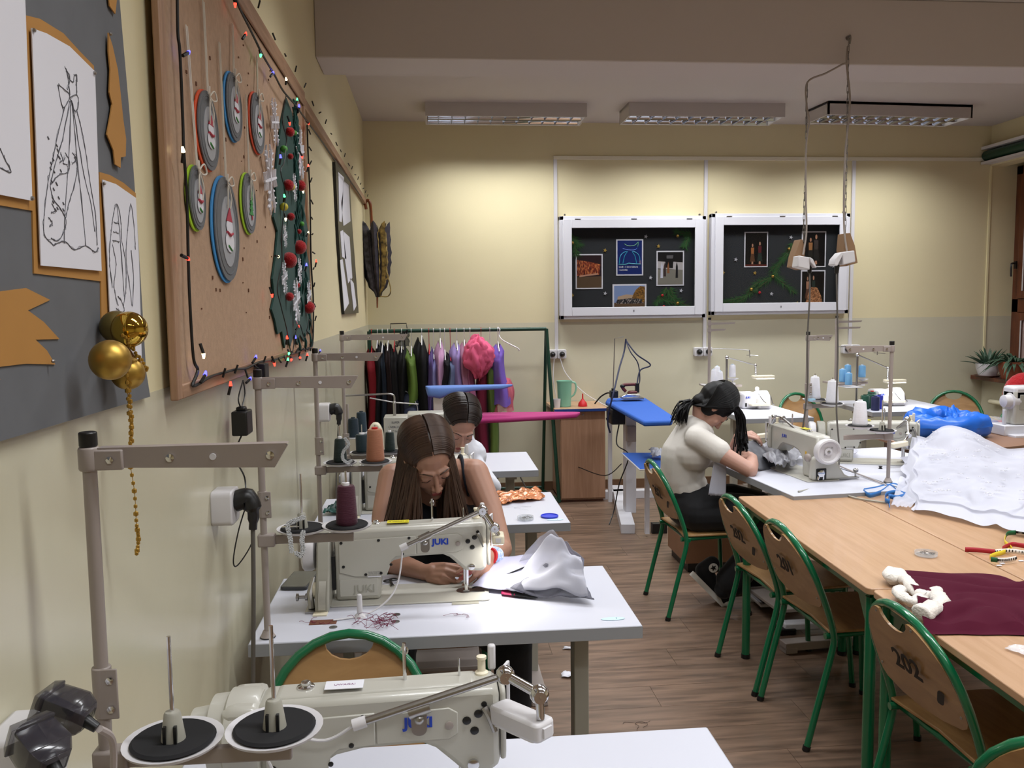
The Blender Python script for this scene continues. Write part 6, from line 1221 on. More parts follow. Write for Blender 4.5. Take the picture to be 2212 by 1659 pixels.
single('clamp_hanger', bw, m_black, 'black wire clamp hanger rising above the rail', 'hanger')
bk = T('backpack', 'dark blue backpack with white piping hanging low on the rack', 'backpack', (-0.187,6.95,0.745))
q = V((-0.187,6.95,0.745)); P('bag', MB().sph((q.x, q.y, q.z+.09), (.085, .06, .12), 18), mat('backpack_blue', '1B2238', .7, noise=.4, nscale=12), bk)
P('pocket', MB().sph((q.x+.01, q.y-.04, q.z+.05), (.06, .035, .06), 14), mat('backpack_blue2', '232C4A', .7), bk)
P('strap', MB().tube(catmull([(q.x-.06, q.y-.02, q.z+.03), (q.x-.09, q.y-.03, q.z+.10), (q.x-.04, q.y, q.z+.22), (q.x+.0, q.y, q.z+.2)], 5), .008, 6).tube([(q.x-.03, q.y+.04, q.z+.18), (q.x-.03, 7.07, 1.44)], .005, 6), m_black, bk)
P('piping', MB().tube(catmull([(q.x+.02, q.y-.05, q.z+.19), (q.x+.06, q.y-.05, q.z+.12), (q.x+.07, q.y-.05, q.z+.04)], 5), .003, 6), m_wplast, bk)
# ---------------------------------------------------------------- ironing station: cabinet, boards, iron
cab = T('cabinet', 'brown beech cabinet with blue-edged top beside the green rack', 'cabinet', (1.24, 7.2, 0))
P('carcass', MB().box((1.055, 7.0, .02), (1.435, 7.48, .775)), m_beechx, cab, bevel=.002)
P('door', MB().box((1.06, 6.985, .035), (1.43, 7.0, .765)), m_beechx, cab, bevel=.002)
P('top', MB().box((1.0, 6.93, .775), (1.465, 7.49, .797)), m_beech, cab)
P('edge', MB().box((.996, 6.925, .775), (1.469, 6.931, .797)).box((1.464, 6.93, .775), (1.469, 7.49, .797)), mat('edge_blue', '1F3F86', .4), cab)
P('lock', MB().lathe([(.007, 0), (.007, .006)], frame((1.245, 6.985, .74), (1, 0, 0), (0, 0, 1)), 12), m_steel, cab)
P('plinth', MB().box((1.07, 7.02, 0), (1.42, 7.47, .02)), m_brown, cab)
jg = T('jug', 'translucent green plastic measuring jug on the brown cabinet', 'jug', (1.118, 7.12, .797))
m_jug = mat('jug_green', '8CC7AE', .3, alpha=.8)
P('body', MB().lathe([(.05, .797), (.055, .80), (.062, .99), (.068, 1.015), (.066, 1.015), (.058, .99), (.05, .803), (.001, .803)], (1.11, 7.12, 0), 28), m_jug, jg)
P('handle', MB().tube(catmull([(1.165, 7.12, 1.0), (1.20, 7.12, .995), (1.21, 7.12, .95), (1.195, 7.12, .90), (1.163, 7.12, .875)], 5), .008, 8), m_jug, jg)
P('water', MB().lathe([(.049, .803), (.055, .92), (.001, .92)], (1.11, 7.12, 0), 24), mat('jug_water', '7FBFA6', .1, alpha=.5), jg)
single('cup', MB().lathe([(.026, .797), (.032, .87), (.030, .87), (.025, .80), (.001, .80)], (1.035, 7.05, 0), 20), m_wplast, 'small white plastic cup left of the green jug', 'cup')
single('funnel', MB().lathe([(.038, .797), (.040, .80), (.036, .825), (.018, .848), (.007, .862), (.005, .905), (.003, .905), (.005, .86), (.001, .85)], (1.262, 7.1, 0), 24), mat('funnel_red', 'C01820', .35), 'bright red funnel upside down on the brown cabinet', 'funnel')
it = T('ironing_table', 'white vacuum ironing table with bright blue tapered board', 'ironing table', (1.5, 6.2, 0))
m_ib = mat('board_blue', '2458B0', .8, bump=.1)
P('board', MB().pz([(1.349,6.568), (1.403,6.76), (1.712,6.731), (1.618,5.608), (1.545,5.387), (1.353,5.377), (1.352,6.376)], .865, .90), m_ib, it, bevel=.012, ang=1.2)
P('column', MB().box((1.455, 6.32, .06), (1.535, 6.42, .87)), m_case, it, bevel=.003)
P('column', MB().box((1.40, 6.7, .06), (1.43, 6.73, .80)), m_case, it)
P('foot', MB().box((1.44, 5.95, .0), (1.54, 7.3, .07)).xf(Mx.Translation((1.49, 6.6, 0)) @ Mx.Rotation(-.16, 4, 'Z') @ Mx.Translation((-1.49, -6.6, 0))), m_case, it, bevel=.003)
P('foot_cap', MB().box((1.56, 5.93, .0), (1.67, 5.985, .075)), m_black, it, bevel=.003)
P('foot', MB().box((1.28, 7.05, .0), (2.0, 7.13, .07)), m_case, it, bevel=.003)
P('motor', MB().box((1.35, 6.35, .74), (1.50, 6.55, .86)), m_black, it, bevel=.01)
P('shelf', MB().prism([(1.359,6.04), (1.677,5.987), (1.614,5.426), (1.336,5.406)], lambda u, v: (u, v, .572), lambda u, v: (u, v, .58)), m_ib, it)
P('shelf_edge', MB().tube([(1.357,6.032,0.578), (1.335,5.401,0.578), (1.612,5.421,0.578)], .005, 6), m_case, it)
P('shelf_leg', MB().box((1.49, 5.86, .02), (1.52, 5.89, .575)), m_case, it)
P('rod', MB().tube([(1.44, 6.72, .90), (1.455, 6.72, 1.38), (1.53, 6.72, 1.395)], .004, 8), m_steel, it)
P('switch_box', MB().box((1.45, 6.26, .62), (1.52, 6.31, .74)), m_grey, it, bevel=.004)
P('cable', MB().tube(catmull([(1.42, 6.4, .74), (1.38, 6.3, .60), (1.46, 6.25, .52), (1.40, 6.3, .30), (1.36, 6.3, .1), (1.30, 6.2, .01)], 6), .005, 6).tube(catmull([(1.2, 7.0, .30), (1.35, 6.6, .30), (1.45, 6.45, .42)], 6), .004, 6), m_black, it)
cloth('white_cloth', patch([(1.501,5.733,0.59), (1.592,5.682,0.59), (1.618,5.823,0.62), (1.519,5.839,0.62)], 10, 10, .03, 4, 3, .02), m_wtop, 'crumpled white cloth on the blue shelf under the ironing board', 'cloth')
ir = T('steam_iron', 'steam iron with dark red handle standing on a metal rest', 'iron', (1.536,6.55,0.927))
q = V((1.536,6.55,0.927)); X, Y_, Z_ = q
P('sole', MB().py([(X-.075, Z_), (X+.075, Z_), (X+.075, Z_+.022), (X-.03, Z_+.03), (X-.075, Z_+.008)], Y_-.04, Y_+.04), m_chrome, ir, bevel=.006)
P('body', MB().py([(X-.02, Z_+.03), (X+.06, Z_+.03), (X+.055, Z_+.05), (X+.0, Z_+.05)], Y_-.03, Y_+.03), mat('iron_red', '5A1518', .4), ir, bevel=.008)
P('handle', MB().tube(catmull([(X-.03, Y_, Z_+.045), (X-.055, Y_, Z_+.075), (X-.05, Y_, Z_+.095), (X+.0, Y_, Z_+.10), (X+.055, Y_, Z_+.095), (X+.062, Y_, Z_+.05)], 5), .013, 10), bpy.data.materials['iron_red'], ir)
P('handle_end', MB().sph((X-.055, Y_, Z_+.088), (.022, .018, .016), 12).box((X+.045, Y_-.016, Z_+.035), (X+.075, Y_+.016, Z_+.11)), m_black, ir, bevel=.003)
P('rest', MB().box((X-.06, Y_-.06, Z_-.012), (X+.10, Y_+.06, Z_)), m_steel, ir)
m_hose = mat('hose_navy', '141C3E', .6)
P('hose', MB().tube(catmull([(X+.06, Y_, Z_+.10), (1.633,6.6,1.132), (1.715,6.6,1.174), (1.603,6.6,1.26), (1.541,6.7,1.366)], 8), .0055, 8), m_hose, ir)
P('hose', MB().tube(catmull([(X+.065, Y_, Z_+.08), (1.63,6.6,1.059), (1.615,6.6,1.187), (1.555,6.6,1.279), (1.541,6.7,1.366)], 8), .0045, 8), m_hose, ir)
P('hose', MB().tube(catmull([(1.537,6.68,1.378), (1.515,6.65,1.277), (1.444,6.5,1.161), (1.354,6.3,0.986), (1.318,6.3,0.846), (1.311,6.3,0.759), (1.329,6.3,0.688)], 8), .0065, 8), m_hose, ir)
P('hose', MB().tube(catmull([(1.301,6.3,0.794), (1.379,6.5,0.856), (1.392,6.6,0.954), (1.346,6.7,0.926), (1.309,6.8,0.853)], 8), .006, 8), m_black, ir)
single('valve_box', MB().box((X-.155, Y_-.03, Z_+.0), (X-.095, Y_+.03, Z_+.055)).cyl((X-.13, Y_, Z_+.05), (X-.13, Y_, Z_+.075), .014), m_black, 'black valve block left of the steam iron', 'valve', bevel=.005)
single('power_cable', MB().tube(catmull([(1.125, 7.44, 1.18), (1.17, 7.40, 1.05), (1.30, 7.3, .90), (1.42, 7.2, .82), (1.46, 7.0, .80)], 6), .004, 6), m_wplast, 'white cable sagging from the socket to the ironing table', 'cable')
single('power_cable', MB().tube(catmull([(1.07, 7.44, 1.18), (1.06, 7.42, 1.0), (1.09, 7.42, .82)], 6), .004, 6), m_wplast, 'white cable dropping behind the green jug', 'cable')
# pink main board and pale blue sleeve board on their machine
pk = T('ironing_board', 'ironing station with long magenta board and raised pale blue sleeve board', 'ironing board', (.35, 5.85, 0))
m_pink = mat('board_magenta', 'A0246A', .75, bump=.12, bscale=30); m_lblue = mat('board_lightblue', '5F80C4', .75, bump=.15, bscale=30)
def board(pl, zt, th, y0, y1, m, name):      # pl: x profile with (x, half width)
    b = MB(); n = len(pl); prof = []
    def fn(u, v):
        i = u*(n-1); k = min(int(i), n-2); f = i-k; x = pl[k][0]*(1-f)+pl[k+1][0]*f; hw_ = pl[k][1]*(1-f)+pl[k+1][1]*f; tt = pl[k][2]*(1-f)+pl[k+1][2]*f
        a = 2*PI*v; return V((x, (y0+y1)/2 + hw_*math.copysign(abs(math.cos(a))**.5, math.cos(a)), zt - tt/2 + tt/2*math.copysign(abs(math.sin(a))**.5, math.sin(a))))
    b.grid(fn, (n-1)*4, 24); return P(name, b, m, pk, ang=3)
board([(-.24, .02, .02), (-.22, .13, .045), (.1, .17, .05), (.5, .15, .045), (.85, .09, .04), (.98, .05, .035), (1.01, .015, .015)], .915, .04, 5.7, 5.9, m_pink, 'main_board')
board([(-.045, .01, .02), (-.03, .06, .07), (.05, .07, .085), (.12, .07, .06), (.3, .055, .035), (.48, .035, .03), (.545, .01, .012)], 1.118, .03, 5.7, 5.9, m_lblue, 'sleeve_board')
P('sleeve_post', MB().box((.005, 5.75, .93), (.085, 5.85, 1.05)), m_cream, pk, bevel=.006)
P('arm_cover', MB().box((-.16, 5.3, .935), (.09, 5.45, .995)), m_cream, pk, bevel=.012)
P('leg', MB().box((.0, 5.76, .04), (.08, 5.86, .87)), m_cream, pk); P('foot', MB().box((-.1, 5.5, 0), (.2, 6.1, .04)), m_grey, pk)
P('basket', MB().tube([(.30, 5.5, .42), (.62, 5.5, .42), (.62, 6.1, .42), (.30, 6.1, .42)], .006, 6, closed=True).tube([(.30, 5.5, .30), (.62, 5.5, .30)], .005, 6).tube([(.4, 5.5, .42), (.4, 6.1, .25)], .004, 6).tube([(.5, 5.5, .42), (.5, 6.1, .25)], .004, 6).tube([(.3, 5.5, .42), (.3, 5.5, .2)], .005, 6), m_black, pk)

# ---------------------------------------------------------------- overlock stations by the back wall
sewing_desk('white overlock desk right of the ironing table', 2.345, 6.22, 0, .54, 1.07, hole=False)
sewing_desk('white overlock desk beneath the right display case', 3.46, 6.42, math.radians(-2), .74, .80, hole=False)
def overlock(label, x, y, rz):
    t = T('overlock_machine', label, 'overlock machine', (x, y, .78), rz)
    P('body', MB().box((-.12, -.06, 0), (.02, .12, .13)), m_wplast, t, False, bevel=.018)
    P('front_cover', MB().px([(-.10, .0), (.06, .0), (.06, .13), (-.02, .15), (-.08, .11)], .0, .11), m_wplast, t, False, bevel=.015)
    P('cloth_plate', MB().box((-.07, -.13, .03), (.09, -.06, .05)), m_ivory, t, False, bevel=.006)
    P('knob', MB().lathe([(.012, 0), (.018, .012), (.014, .028), (.002, .034)], (.03, .02, .143), 16), m_wplast, t, False)
    P('lever', MB().tube(catmull([(.10, 0, .12), (.13, -.02, .10), (.145, -.03, .04), (.16, -.03, .03)], 4), .004, 6), m_steel, t, False)
    P('thread_path', MB().tube(catmull([(.0, -.085, .13), (.05, -.10, .06), (.10, -.07, .05), (.11, -.02, .10)], 5), .003, 6), m_black, t, False)
    P('vent', MB().box((-.10, -.0625, .02), (-.085, -.06, .05)), m_black, t, False)
    text('logo', 'JUKI', .022, frame((-.075, -.0615, .095), (1, 0, 0), (0, 0, 1)), m_blue, t, .0004, bold=.0006)
    return t
overlock('white overlock machine under the lit lamp on the left of the two', 2.66, 6.85, 0)
overlock('white overlock machine glaring under the lit lamp on the right', 3.82, 6.85, 0)
def over_stand(label, pole, ztop, arms, rod, lpost, lamp):
    t = T('thread_stand', label, 'thread stand', (pole[0], pole[1], .78))
    X, Y = pole
    P('pole', MB().cyl((X, Y, .78), (X, Y, ztop), .012, n=12), m_grey, t); P('pole_cap', MB().cyl((X, Y, ztop), (X, Y, ztop+.018), .013, n=12), m_black, t)
    for dz, l_, dy in arms: P('top_arm', MB().prism([(X+.01, ztop-dz-.02), (X+l_, ztop-dz-.014), (X+l_+.01, ztop-dz), (X+.01, ztop-dz)], lambda u, v: (u, Y-.004+dy*(u-X), v), lambda u, v: (u, Y+.004+dy*(u-X), v)).cyl((X, Y, ztop-dz-.026), (X, Y, ztop-dz+.004), .016, n=12), m_grey, t)
    P('rod', MB().tube(catmull(rod, 5), .004, 8), m_steel, t)
    P('guide', MB().tube([V(rod[-1])+V((-.03, 0, .02)), V(rod[-1])+V((.07, 0, .012))], .003, 6), m_steel, t)
    P('shelf_bar', MB().box((X-.02, Y-.10, .955), (X+.02, Y+.2, .97)).box((X, Y-.01, .955), (X+.28, Y+.01, .975)).box((X+.0, Y-.085, .955), (X+.18, Y-.07, .97)), m_grey, t)
    l = T('work_lamp', lamp[0], 'lamp', (lpost[0][0], lpost[0][1], .78))
    P('post', MB().cyl((lpost[0][0], lpost[0][1], .78), lpost[0], .009, n=12).lathe([(.022, .78), (.022, .80), (.012, .81)], (lpost[0][0], lpost[0][1], 0), 14), m_steel, l)
    P('arm', MB().cyl(lpost[0], lpost[1], .005, n=8), m_steel, l)
    P('joint', MB().sph(lpost[0], .016, 12), m_chrome, l); P('joint', MB().sph(lpost[1], .014, 12).cyl(lpost[1], lpost[2], .008, n=10).sph(V(lpost[1]).lerp(V(lpost[2]), .7), .012, 10), m_chrome, l)
    h = V(lpost[2]); P('lamp_head', MB().box((h.x-.03, h.y-.03, h.z-.014), (h.x+.15, h.y+.03, h.z+.012)), m_ivory, l, bevel=.008)
    P('lamp_window', MB().box((h.x+.005, h.y-.026, h.z-.018), (h.x+.145, h.y+.026, h.z-.0135)), m_lampglow, l, label='lit lamp window')
    ld = bpy.data.lights.new('lamp_light', 'AREA'); ld.shape = 'RECTANGLE'; ld.size = .14; ld.size_y = .05; ld.energy = 1.6
    lo = bpy.data.objects.new('lamp_light', ld); col.objects.link(lo); lo.location = (h.x+.075, h.y, h.z-.022)
    return t
over_stand('grey double-armed thread stand at the left overlock, behind the black-haired girl', (2.29, 6.90), 1.515, ((.022, .21, 0), (.075, .12, -.2)), [(2.31, 6.9, 1.275), (2.40, 6.9, 1.275), (2.60, 6.88, 1.262), (2.625, 6.88, 1.25), (2.63, 6.88, 1.20)], [(2.404,6.8,1.209), (2.647,6.8,1.14), (2.633,6.75,1.049)], ('chrome-posted lit work lamp over the left overlock',))
over_stand('grey double-armed thread stand at the right overlock, with sky blue cones', (3.385, 6.90), 1.515, ((.022, .21, 0), (.075, .20, .0)), [(3.40, 6.9, 1.275), (3.50, 6.9, 1.275), (3.70, 6.88, 1.270), (3.73, 6.88, 1.26), (3.735, 6.88, 1.20)], [(3.519,6.8,1.212), (3.788,6.8,1.095), (3.763,6.75,0.992)], ('chrome-posted lit work lamp glaring over the right overlock',))
over_cones = [('white cone tilted low at the left of the left overlock stand', (2.277,6.75,0.988), .125, .026, .018, 'E6E6EE'), ('white cone behind the two small ones on the left overlock stand', (2.376,6.95,0.998), .125, .030, .022, 'E6E6EE'), ('white cone in front on the left overlock stand', (2.324,6.72,0.99), .11, .026, .018, 'E6E6EE'), ('white cone on its own plate right of the chrome lamp post', (2.489,6.9,1.039), .10, .028, .024, 'E6E6EE'),
  ('sky blue cone at the left of the right overlock stand', (3.371,6.75,0.992), .105, .028, .026, '6FA8D6'), ('sky blue cone behind its two neighbours', (3.515,6.95,1.015), .10, .028, .026, '6FA8D6'), ('sky blue cone in front of its two neighbours', (3.398,6.7,0.973), .095, .029, .027, '6FA8D6'), ('sky blue cone alone right of the chrome lamp post', (3.616,6.9,1.013), .10, .030, .028, '6FA8D6')]
for lb, p, h, a, b, c in over_cones: cone(lb, p[0], p[1], p[2], h, a, b, c, 'cones on the overlock stands', cap='C8D8E8')
for nm, p in (('left', (2.493,6.9,1.027)), ('right', (3.621,6.9,1.001))): single('spool_plate', MB().lathe([(.01, -.02), (.045, -.003), (.047, 0), (.001, 0)], p, 20).cyl((p[0], p[1], p[2]-.06), (p[0], p[1], p[2]-.02), .006).box((p[0]-.12, p[1]-.008, p[2]-.06), (p[0]+.02, p[1]+.008, p[2]-.035)), m_wplast, 'white spool plate of the %s overlock stand' % nm, 'spool plate')
for nm, p in (('left', (2.317,6.8,0.975)), ('right', (3.429,6.8,0.955))): single('spool_tray', MB().box((p[0]-.07, p[1]-.15, p[2]-.006), (p[0]+.07, p[1]+.20, p[2])), m_wplast, 'white tray under the clustered cones of the %s overlock stand' % nm, 'tray', bevel=.002)
cone('dark green cone lying under the right overlock stand, leftmost', 3.50, 6.62, .78, .11, .034, .034, '0A4A38', cap='0A3A2C')
cone('dark green cone under the right overlock stand, second', 3.57, 6.66, .78, .115, .034, .034, '0A4A38', cap='0A3A2C')
cone('dark green cone with a red rim under the right overlock stand', 3.63, 6.75, .78, .125, .034, .034, '0A4A38', cap='C22020')
cone('navy blue thread spool in front of the right overlock', 3.535, 6.52, .78, .11, .032, .032, '141A4A', cap='2A2F60')
cone('royal blue thread spool behind the navy one', 3.61, 6.60, .78, .11, .030, .030, '1E2BA8', cap='2A2F60')
# ---------------------------------------------------------------- power sockets hanging on chains from the beam
m_chain = mat('chain_steel', '8A8580', .4, .8)
hx, hz = (2.188,4.4,3.011)[0], (2.188,4.4,3.011)[2]
def chain(label, pts, par):
    n = int(sum((V(b)-V(a)).length for a, b in zip(pts, pts[1:]))/.034); b = MB(); cc = catmull(pts, 40) ; 
    L = [0]
    for i in range(1, len(cc)): L.append(L[-1]+(cc[i]-cc[i-1]).length)
    k = 0; prev = None
    for j in range(n+1):
        d = L[-1]*j/n
        while k < len(L)-2 and L[k+1] < d: k += 1
        f = (d-L[k])/max(1e-6, L[k+1]-L[k]); q = cc[k].lerp(cc[k+1], f)
        if prev is not None:
            ax = (q-prev).normalized(); s_ = V((0, 1, 0)) if j % 2 else V((1, 0, 0)); s_ = (s_-ax*s_.dot(ax)).normalized(); h = (q-prev).length*.5+.003; m_ = (q+prev)/2
            P('chain_link', MB().tube([m_-ax*h-s_*.004, m_-ax*(h+.003), m_-ax*h+s_*.004, m_+ax*h+s_*.004, m_+ax*(h+.003), m_+ax*h-s_*.004], .0016, 5, closed=True), m_chain, par)
        prev = q
hs = T('hanging_socket', 'right hanging power socket box on a long chain hooked to the ceiling beam', 'hanging socket', (2.182,4.36,1.852))
chain('', [(2.178,4.38,3.004), (2.172,4.37,2.849), (2.171,4.36,2.496), (2.171,4.36,2.212), (2.173,4.36,2.014)], hs)
P('hook', MB().tube(catmull([(2.196,4.42,3.021), (2.183,4.38,3.023), (2.183,4.37,3.006), (2.184,4.38,2.979)], 5), .004, 6).lathe([(.012, -.004), (.012, .004)], frame((2.192,4.417,3.02), (1, 0, 0), (0, 0, 1)), 12), m_chain, hs)
P('cable', MB().tube(catmull([(2.177,4.39,2.97), (2.159,4.36,2.869), (2.177,4.35,2.681), (2.158,4.35,2.423), (2.156,4.35,2.187), (2.163,4.35,2.02), (2.176,4.34,1.911)], 8), .005, 6), mat('cable_grey', '9A918A', .6), hs)
m_boxb = mat('box_brown', '8A6B4E', .6)
def sockbox(par, pl, cap_, flap, cord, sgn):
    P('board', MB().prism(pl, lambda u, v: (u, 4.36, v), lambda u, v: (u, 4.44, v)), m_boxb, par, bevel=.002)
    P('socket', MB().prism(cap_, lambda u, v: (u, 4.285, v), lambda u, v: (u, 4.36, v)), m_wplast, par, bevel=.005)
    P('flap', MB().prism(flap, lambda u, v: (u, 4.275, v), lambda u, v: (u, 4.345, v)), m_wplast, par, bevel=.003)
    P('plug', MB().cyl(cord[0], cord[1], .014, .010, n=10), m_black, par)
    P('cord', MB().tube(catmull(cord[1:], 8), .0045, 8), mat('cord_dark', '57534E', .6) if 'cord_dark' not in bpy.data.materials else bpy.data.materials['cord_dark'], par)
def XZ(l): return [(p[0], p[2]) for p in l]
sockbox(hs, XZ([(2.171,4.36,2.011),(2.201,4.36,2.013),(2.228,4.36,1.948),(2.246,4.36,1.857),(2.183,4.36,1.84),(2.165,4.36,1.925)]), XZ([(2.121,4.3,1.909),(2.188,4.3,1.918),(2.197,4.3,1.859),(2.128,4.3,1.843)]), XZ([(2.075,4.3,1.845),(2.082,4.3,1.874),(2.111,4.3,1.907),(2.126,4.3,1.909),(2.121,4.3,1.893),(2.093,4.3,1.838)]), [(2.112,4.32,1.846), (2.111,4.32,1.803), (2.106,4.3,1.683), (2.118,4.3,1.393), (2.093,4.25,1.107), (2.096,4.22,0.917), (2.069,4.16,0.817)], 1)
h2_ = T('hanging_socket', 'left hanging power socket box on a chain, in front of the couple photo', 'hanging socket', (1.955,4.36,1.842))
chain('', [(1.955,4.37,2.776), (1.949,4.36,2.634), (1.952,4.36,2.377), (1.947,4.36,2.141), (1.947,4.36,1.974)], h2_)
P('cable', MB().tube(catmull([(2.159,4.36,2.869), (2.142,4.36,2.873), (2.051,4.36,2.826), (1.951,4.36,2.778), (1.946,4.35,2.655), (1.96,4.35,2.581), (1.946,4.35,2.446), (1.951,4.35,2.187), (1.957,4.35,2.021), (1.937,4.34,1.901)], 8), .005, 6), bpy.data.materials['cable_grey'], h2_)
sockbox(h2_, XZ([(1.942,4.36,1.981),(1.93,4.36,1.981),(1.901,4.36,1.895),(1.892,4.36,1.84),(1.943,4.36,1.823),(1.958,4.36,1.926)]), XZ([(1.892,4.3,1.894),(1.952,4.3,1.882),(1.951,4.3,1.82),(1.884,4.3,1.835)]), XZ([(1.945,4.3,1.884),(1.962,4.3,1.875),(1.983,4.3,1.832),(1.976,4.3,1.829),(1.948,4.3,1.861)]), [(1.964,4.32,1.861), (1.965,4.32,1.804), (1.959,4.3,1.684), (1.951,4.3,1.444), (1.956,4.3,1.202), (1.956,4.35,0.962), (2,4.45,0.877)], -1)
single('floor_cable', MB().tube(catmull([(2.059,4.14,0.821), (2.128,4.091,0.79), (2.136,3.858,0.786), (2.158,3.814,0.77)], 6), .004, 6), m_grey, 'grey cable lying across the white desk to the blue tape', 'cable')
single('desk_cable', MB().tube(catmull([(1.672,3.747,0.785), (1.797,3.849,0.772), (1.875,3.819,0.767), (1.908,3.662,0.766), (1.993,3.557,0.766)], 6), .0045, 6), m_cream2, 'flat transparent ruler strip bent along the far table edge', 'ruler')
# ---------------------------------------------------------------- right side: fabrics, tapes
tl = T('tulle_fabric', 'huge heap of white snowflake tulle spread over the tables at the right', 'fabric', (2.6, 3.6, .77))
def heap(u, v):
    # u left-right, v near-far
    nl, nr, fr_, flt = V((2.028,3.422,0.768)), V((2.287,2.788,0.768)), V((3.7, 4.2, .78)), V((2.466,4.28,0.892))
    p = nl*(1-u)*(1-v) + nr*u*(1-v) + fr_*u*v + flt*(1-u)*v
    z = .766 + .014*(NZ.noise(V((u*6, v*6, 1)))+.7) + .05*v*(1-v*.35) + .10*max(0, NZ.noise(V((u*3.2+.6, v*2.5, 4)))+.15)*v
    z += .13*math.exp(-((u-.22)/.22)**2)*max(0, v-.25)**.7 + .05*abs(math.sin(7*u+2.5*v+1.2*math.sin(5*v)+2*NZ.noise(V((u*3, v*3, 5)))))*(.25+v)*(1-u*.4)
    z = max(z, .768 if p.y < 3.86 else .788); z = z*(1-.0) if v < .98 else z
    if u < .04: z = .768 + (z-.768)*.4
    return V((p.x+.05*NZ.noise(V((u*5, v*6, 7))), p.y+.05*NZ.noise(V((u*6, v*5, 2))), z))
P('lower_layer', MB().grid(lambda u, v: heap(u, v) - V((0, 0, .004)), 70, 60), m_tulle2, tl, ang=3)
P('upper_layer', MB().grid(lambda u, v: heap(.06+u*.9, .10+v*.9) + V((0, 0, .006+.015*abs(NZ.noise(V((u*9, v*9, 3)))))), 60, 50), m_tulle, tl, ang=3)
P('corner', patch([(1.972,3.481,0.768), (2.022,3.423,0.768), (2.257,3.656,0.79), (2.266,3.925,0.8)], 12, 12, .012, 5, 8), m_tulle, tl, ang=3)
fk = MB(); random.seed(4)
for i in range(130):
    q = heap(rnd(.1, .9), rnd(.15, .95)); q.z += .026; r_ = rnd(.006, .016)
    for k in range(3):
        a = k*PI/3+i; fk.tube([q-V((math.cos(a), math.sin(a), 0))*r_, q+V((math.cos(a), math.sin(a), 0))*r_], .0011, 4)
o_ = P('snowflake_print', fk, m_paper, tl); o_['kind'] = 'stuff'
cloth('grey_fabric', patch([(1.723,4.226,0.8), (1.786,4.142,0.8), (2.064,4.542,0.8), (1.841,4.946,0.8)], 26, 26, .05, 4.5, 11, .03, bulge=.035, base=.792), mat('grey_satin', '84848C', .4, sheen=.3), 'grey satin fabric being sewn under the hand-wheel machine', 'fabric')
cloth('grey_flap', patch([(1.683,4.25,0.789), (1.849,4.36,0.756), (1.758,4.5,0.901), (1.64,4.42,0.902)], 14, 14, .006, 3, 2), mat('grey_satin_dark', '63646A', .45), 'flat dark grey fabric flap held by the girl in the white tee', 'fabric')
cloth('white_net_strip', patch([(1.409,4.24,0.661), (1.502,4.24,0.651), (1.512,4.26,0.866), (1.45,4.26,0.867)], 14, 18, .012, 5, 4), m_tulle2, 'white net hanging down over the edge of the white desk', 'fabric', solid=.0006)
cloth('white_lining', patch([(2.11,4.901,0.8), (2.333,4.651,0.8), (2.473,5.053,0.8), (2.329,5.27,0.8)], 18, 18, .03, 5, 7, .02, base=.792), m_wtop, 'white lining cloth behind the hand-wheel machine', 'fabric')
cloth('net_scrap', patch([(2.181,4.506,0.79), (2.364,4.55,0.79), (2.627,5.091,0.79), (2.446,5.122,0.79)], 16, 16, .025, 5, 9, .02, base=.785), m_tulle, 'small net scrap with white flowers on the white desk', 'fabric', solid=.0006)
single('bobbin', MB().lathe([(.010, 0), (.010, .003), (.006, .004), (.006, .009), (.010, .010), (.010, .013)], (2.331,4.23,0.781), 16), m_black, 'tiny black bobbin lying on the white desk right of the machine', 'bobbin')
m_tape = mat('tape_blue', '2E6FB4', .5)
def tape(name, pts, w_, m, label, parent=None, part='strip', flatv=(0, 0, 1)):
    b = MB(); cc = catmull(pts, 6)
    vs = []; 
    for i, p in enumerate(cc):
        vs += [p-V(flatv)*w_/2, p+V(flatv)*w_/2]
    b.add(vs, [(2*i, 2*i+2, 2*i+3, 2*i+1) for i in range(len(cc)-1)])
    return P(part, b, m, parent, solid=.0008, ang=3) if parent else single(name, b, m, label, 'tape measure', solid=.0008, ang=3)
bt = T('tape_measure', 'tangled bright blue tape measure at the corner of the white desk', 'tape measure', (2.06,3.679,0.77))
tape('', [(1.984,3.746,0.775),(1.977,3.669,0.775),(2.068,3.733,0.775),(2.184,3.86,0.775),(2.204,3.815,0.775),(2.199,3.754,0.775),(2.14,3.722,0.775),(2.162,3.842,0.775),(2.067,3.794,0.775),(1.996,3.764,0.775)], .022, m_tape, '', bt)
tape('', [(2.201,3.762,0.782),(2.14,3.651,0.782),(2.058,3.578,0.782),(2.033,3.61,0.782),(1.989,3.524,0.782),(1.979,3.544,0.782),(2.042,3.647,0.782),(2.108,3.685,0.782),(2.123,3.635,0.782)], .022, m_tape, '', bt)
tape('', [(2.197,3.905,0.772),(2.133,3.757,0.772),(2.027,3.599,0.772),(1.948,3.451,0.772)], .014, m_tape, '', bt, flatv=(.6, .6, .3))
ct = T('tape_measure', 'tape measure striped in white, yellow, red and green near the right edge', 'tape measure', (2.018,2.806,0.765))
m_ty, m_tr, m_tg, m_tw = mat('tape_yellow', 'E0C82E', .5), mat('tape_red', 'A8182A', .5), mat('tape_green', '0C5A34', .5), mat('tape_white', 'E6E2DC', .5)
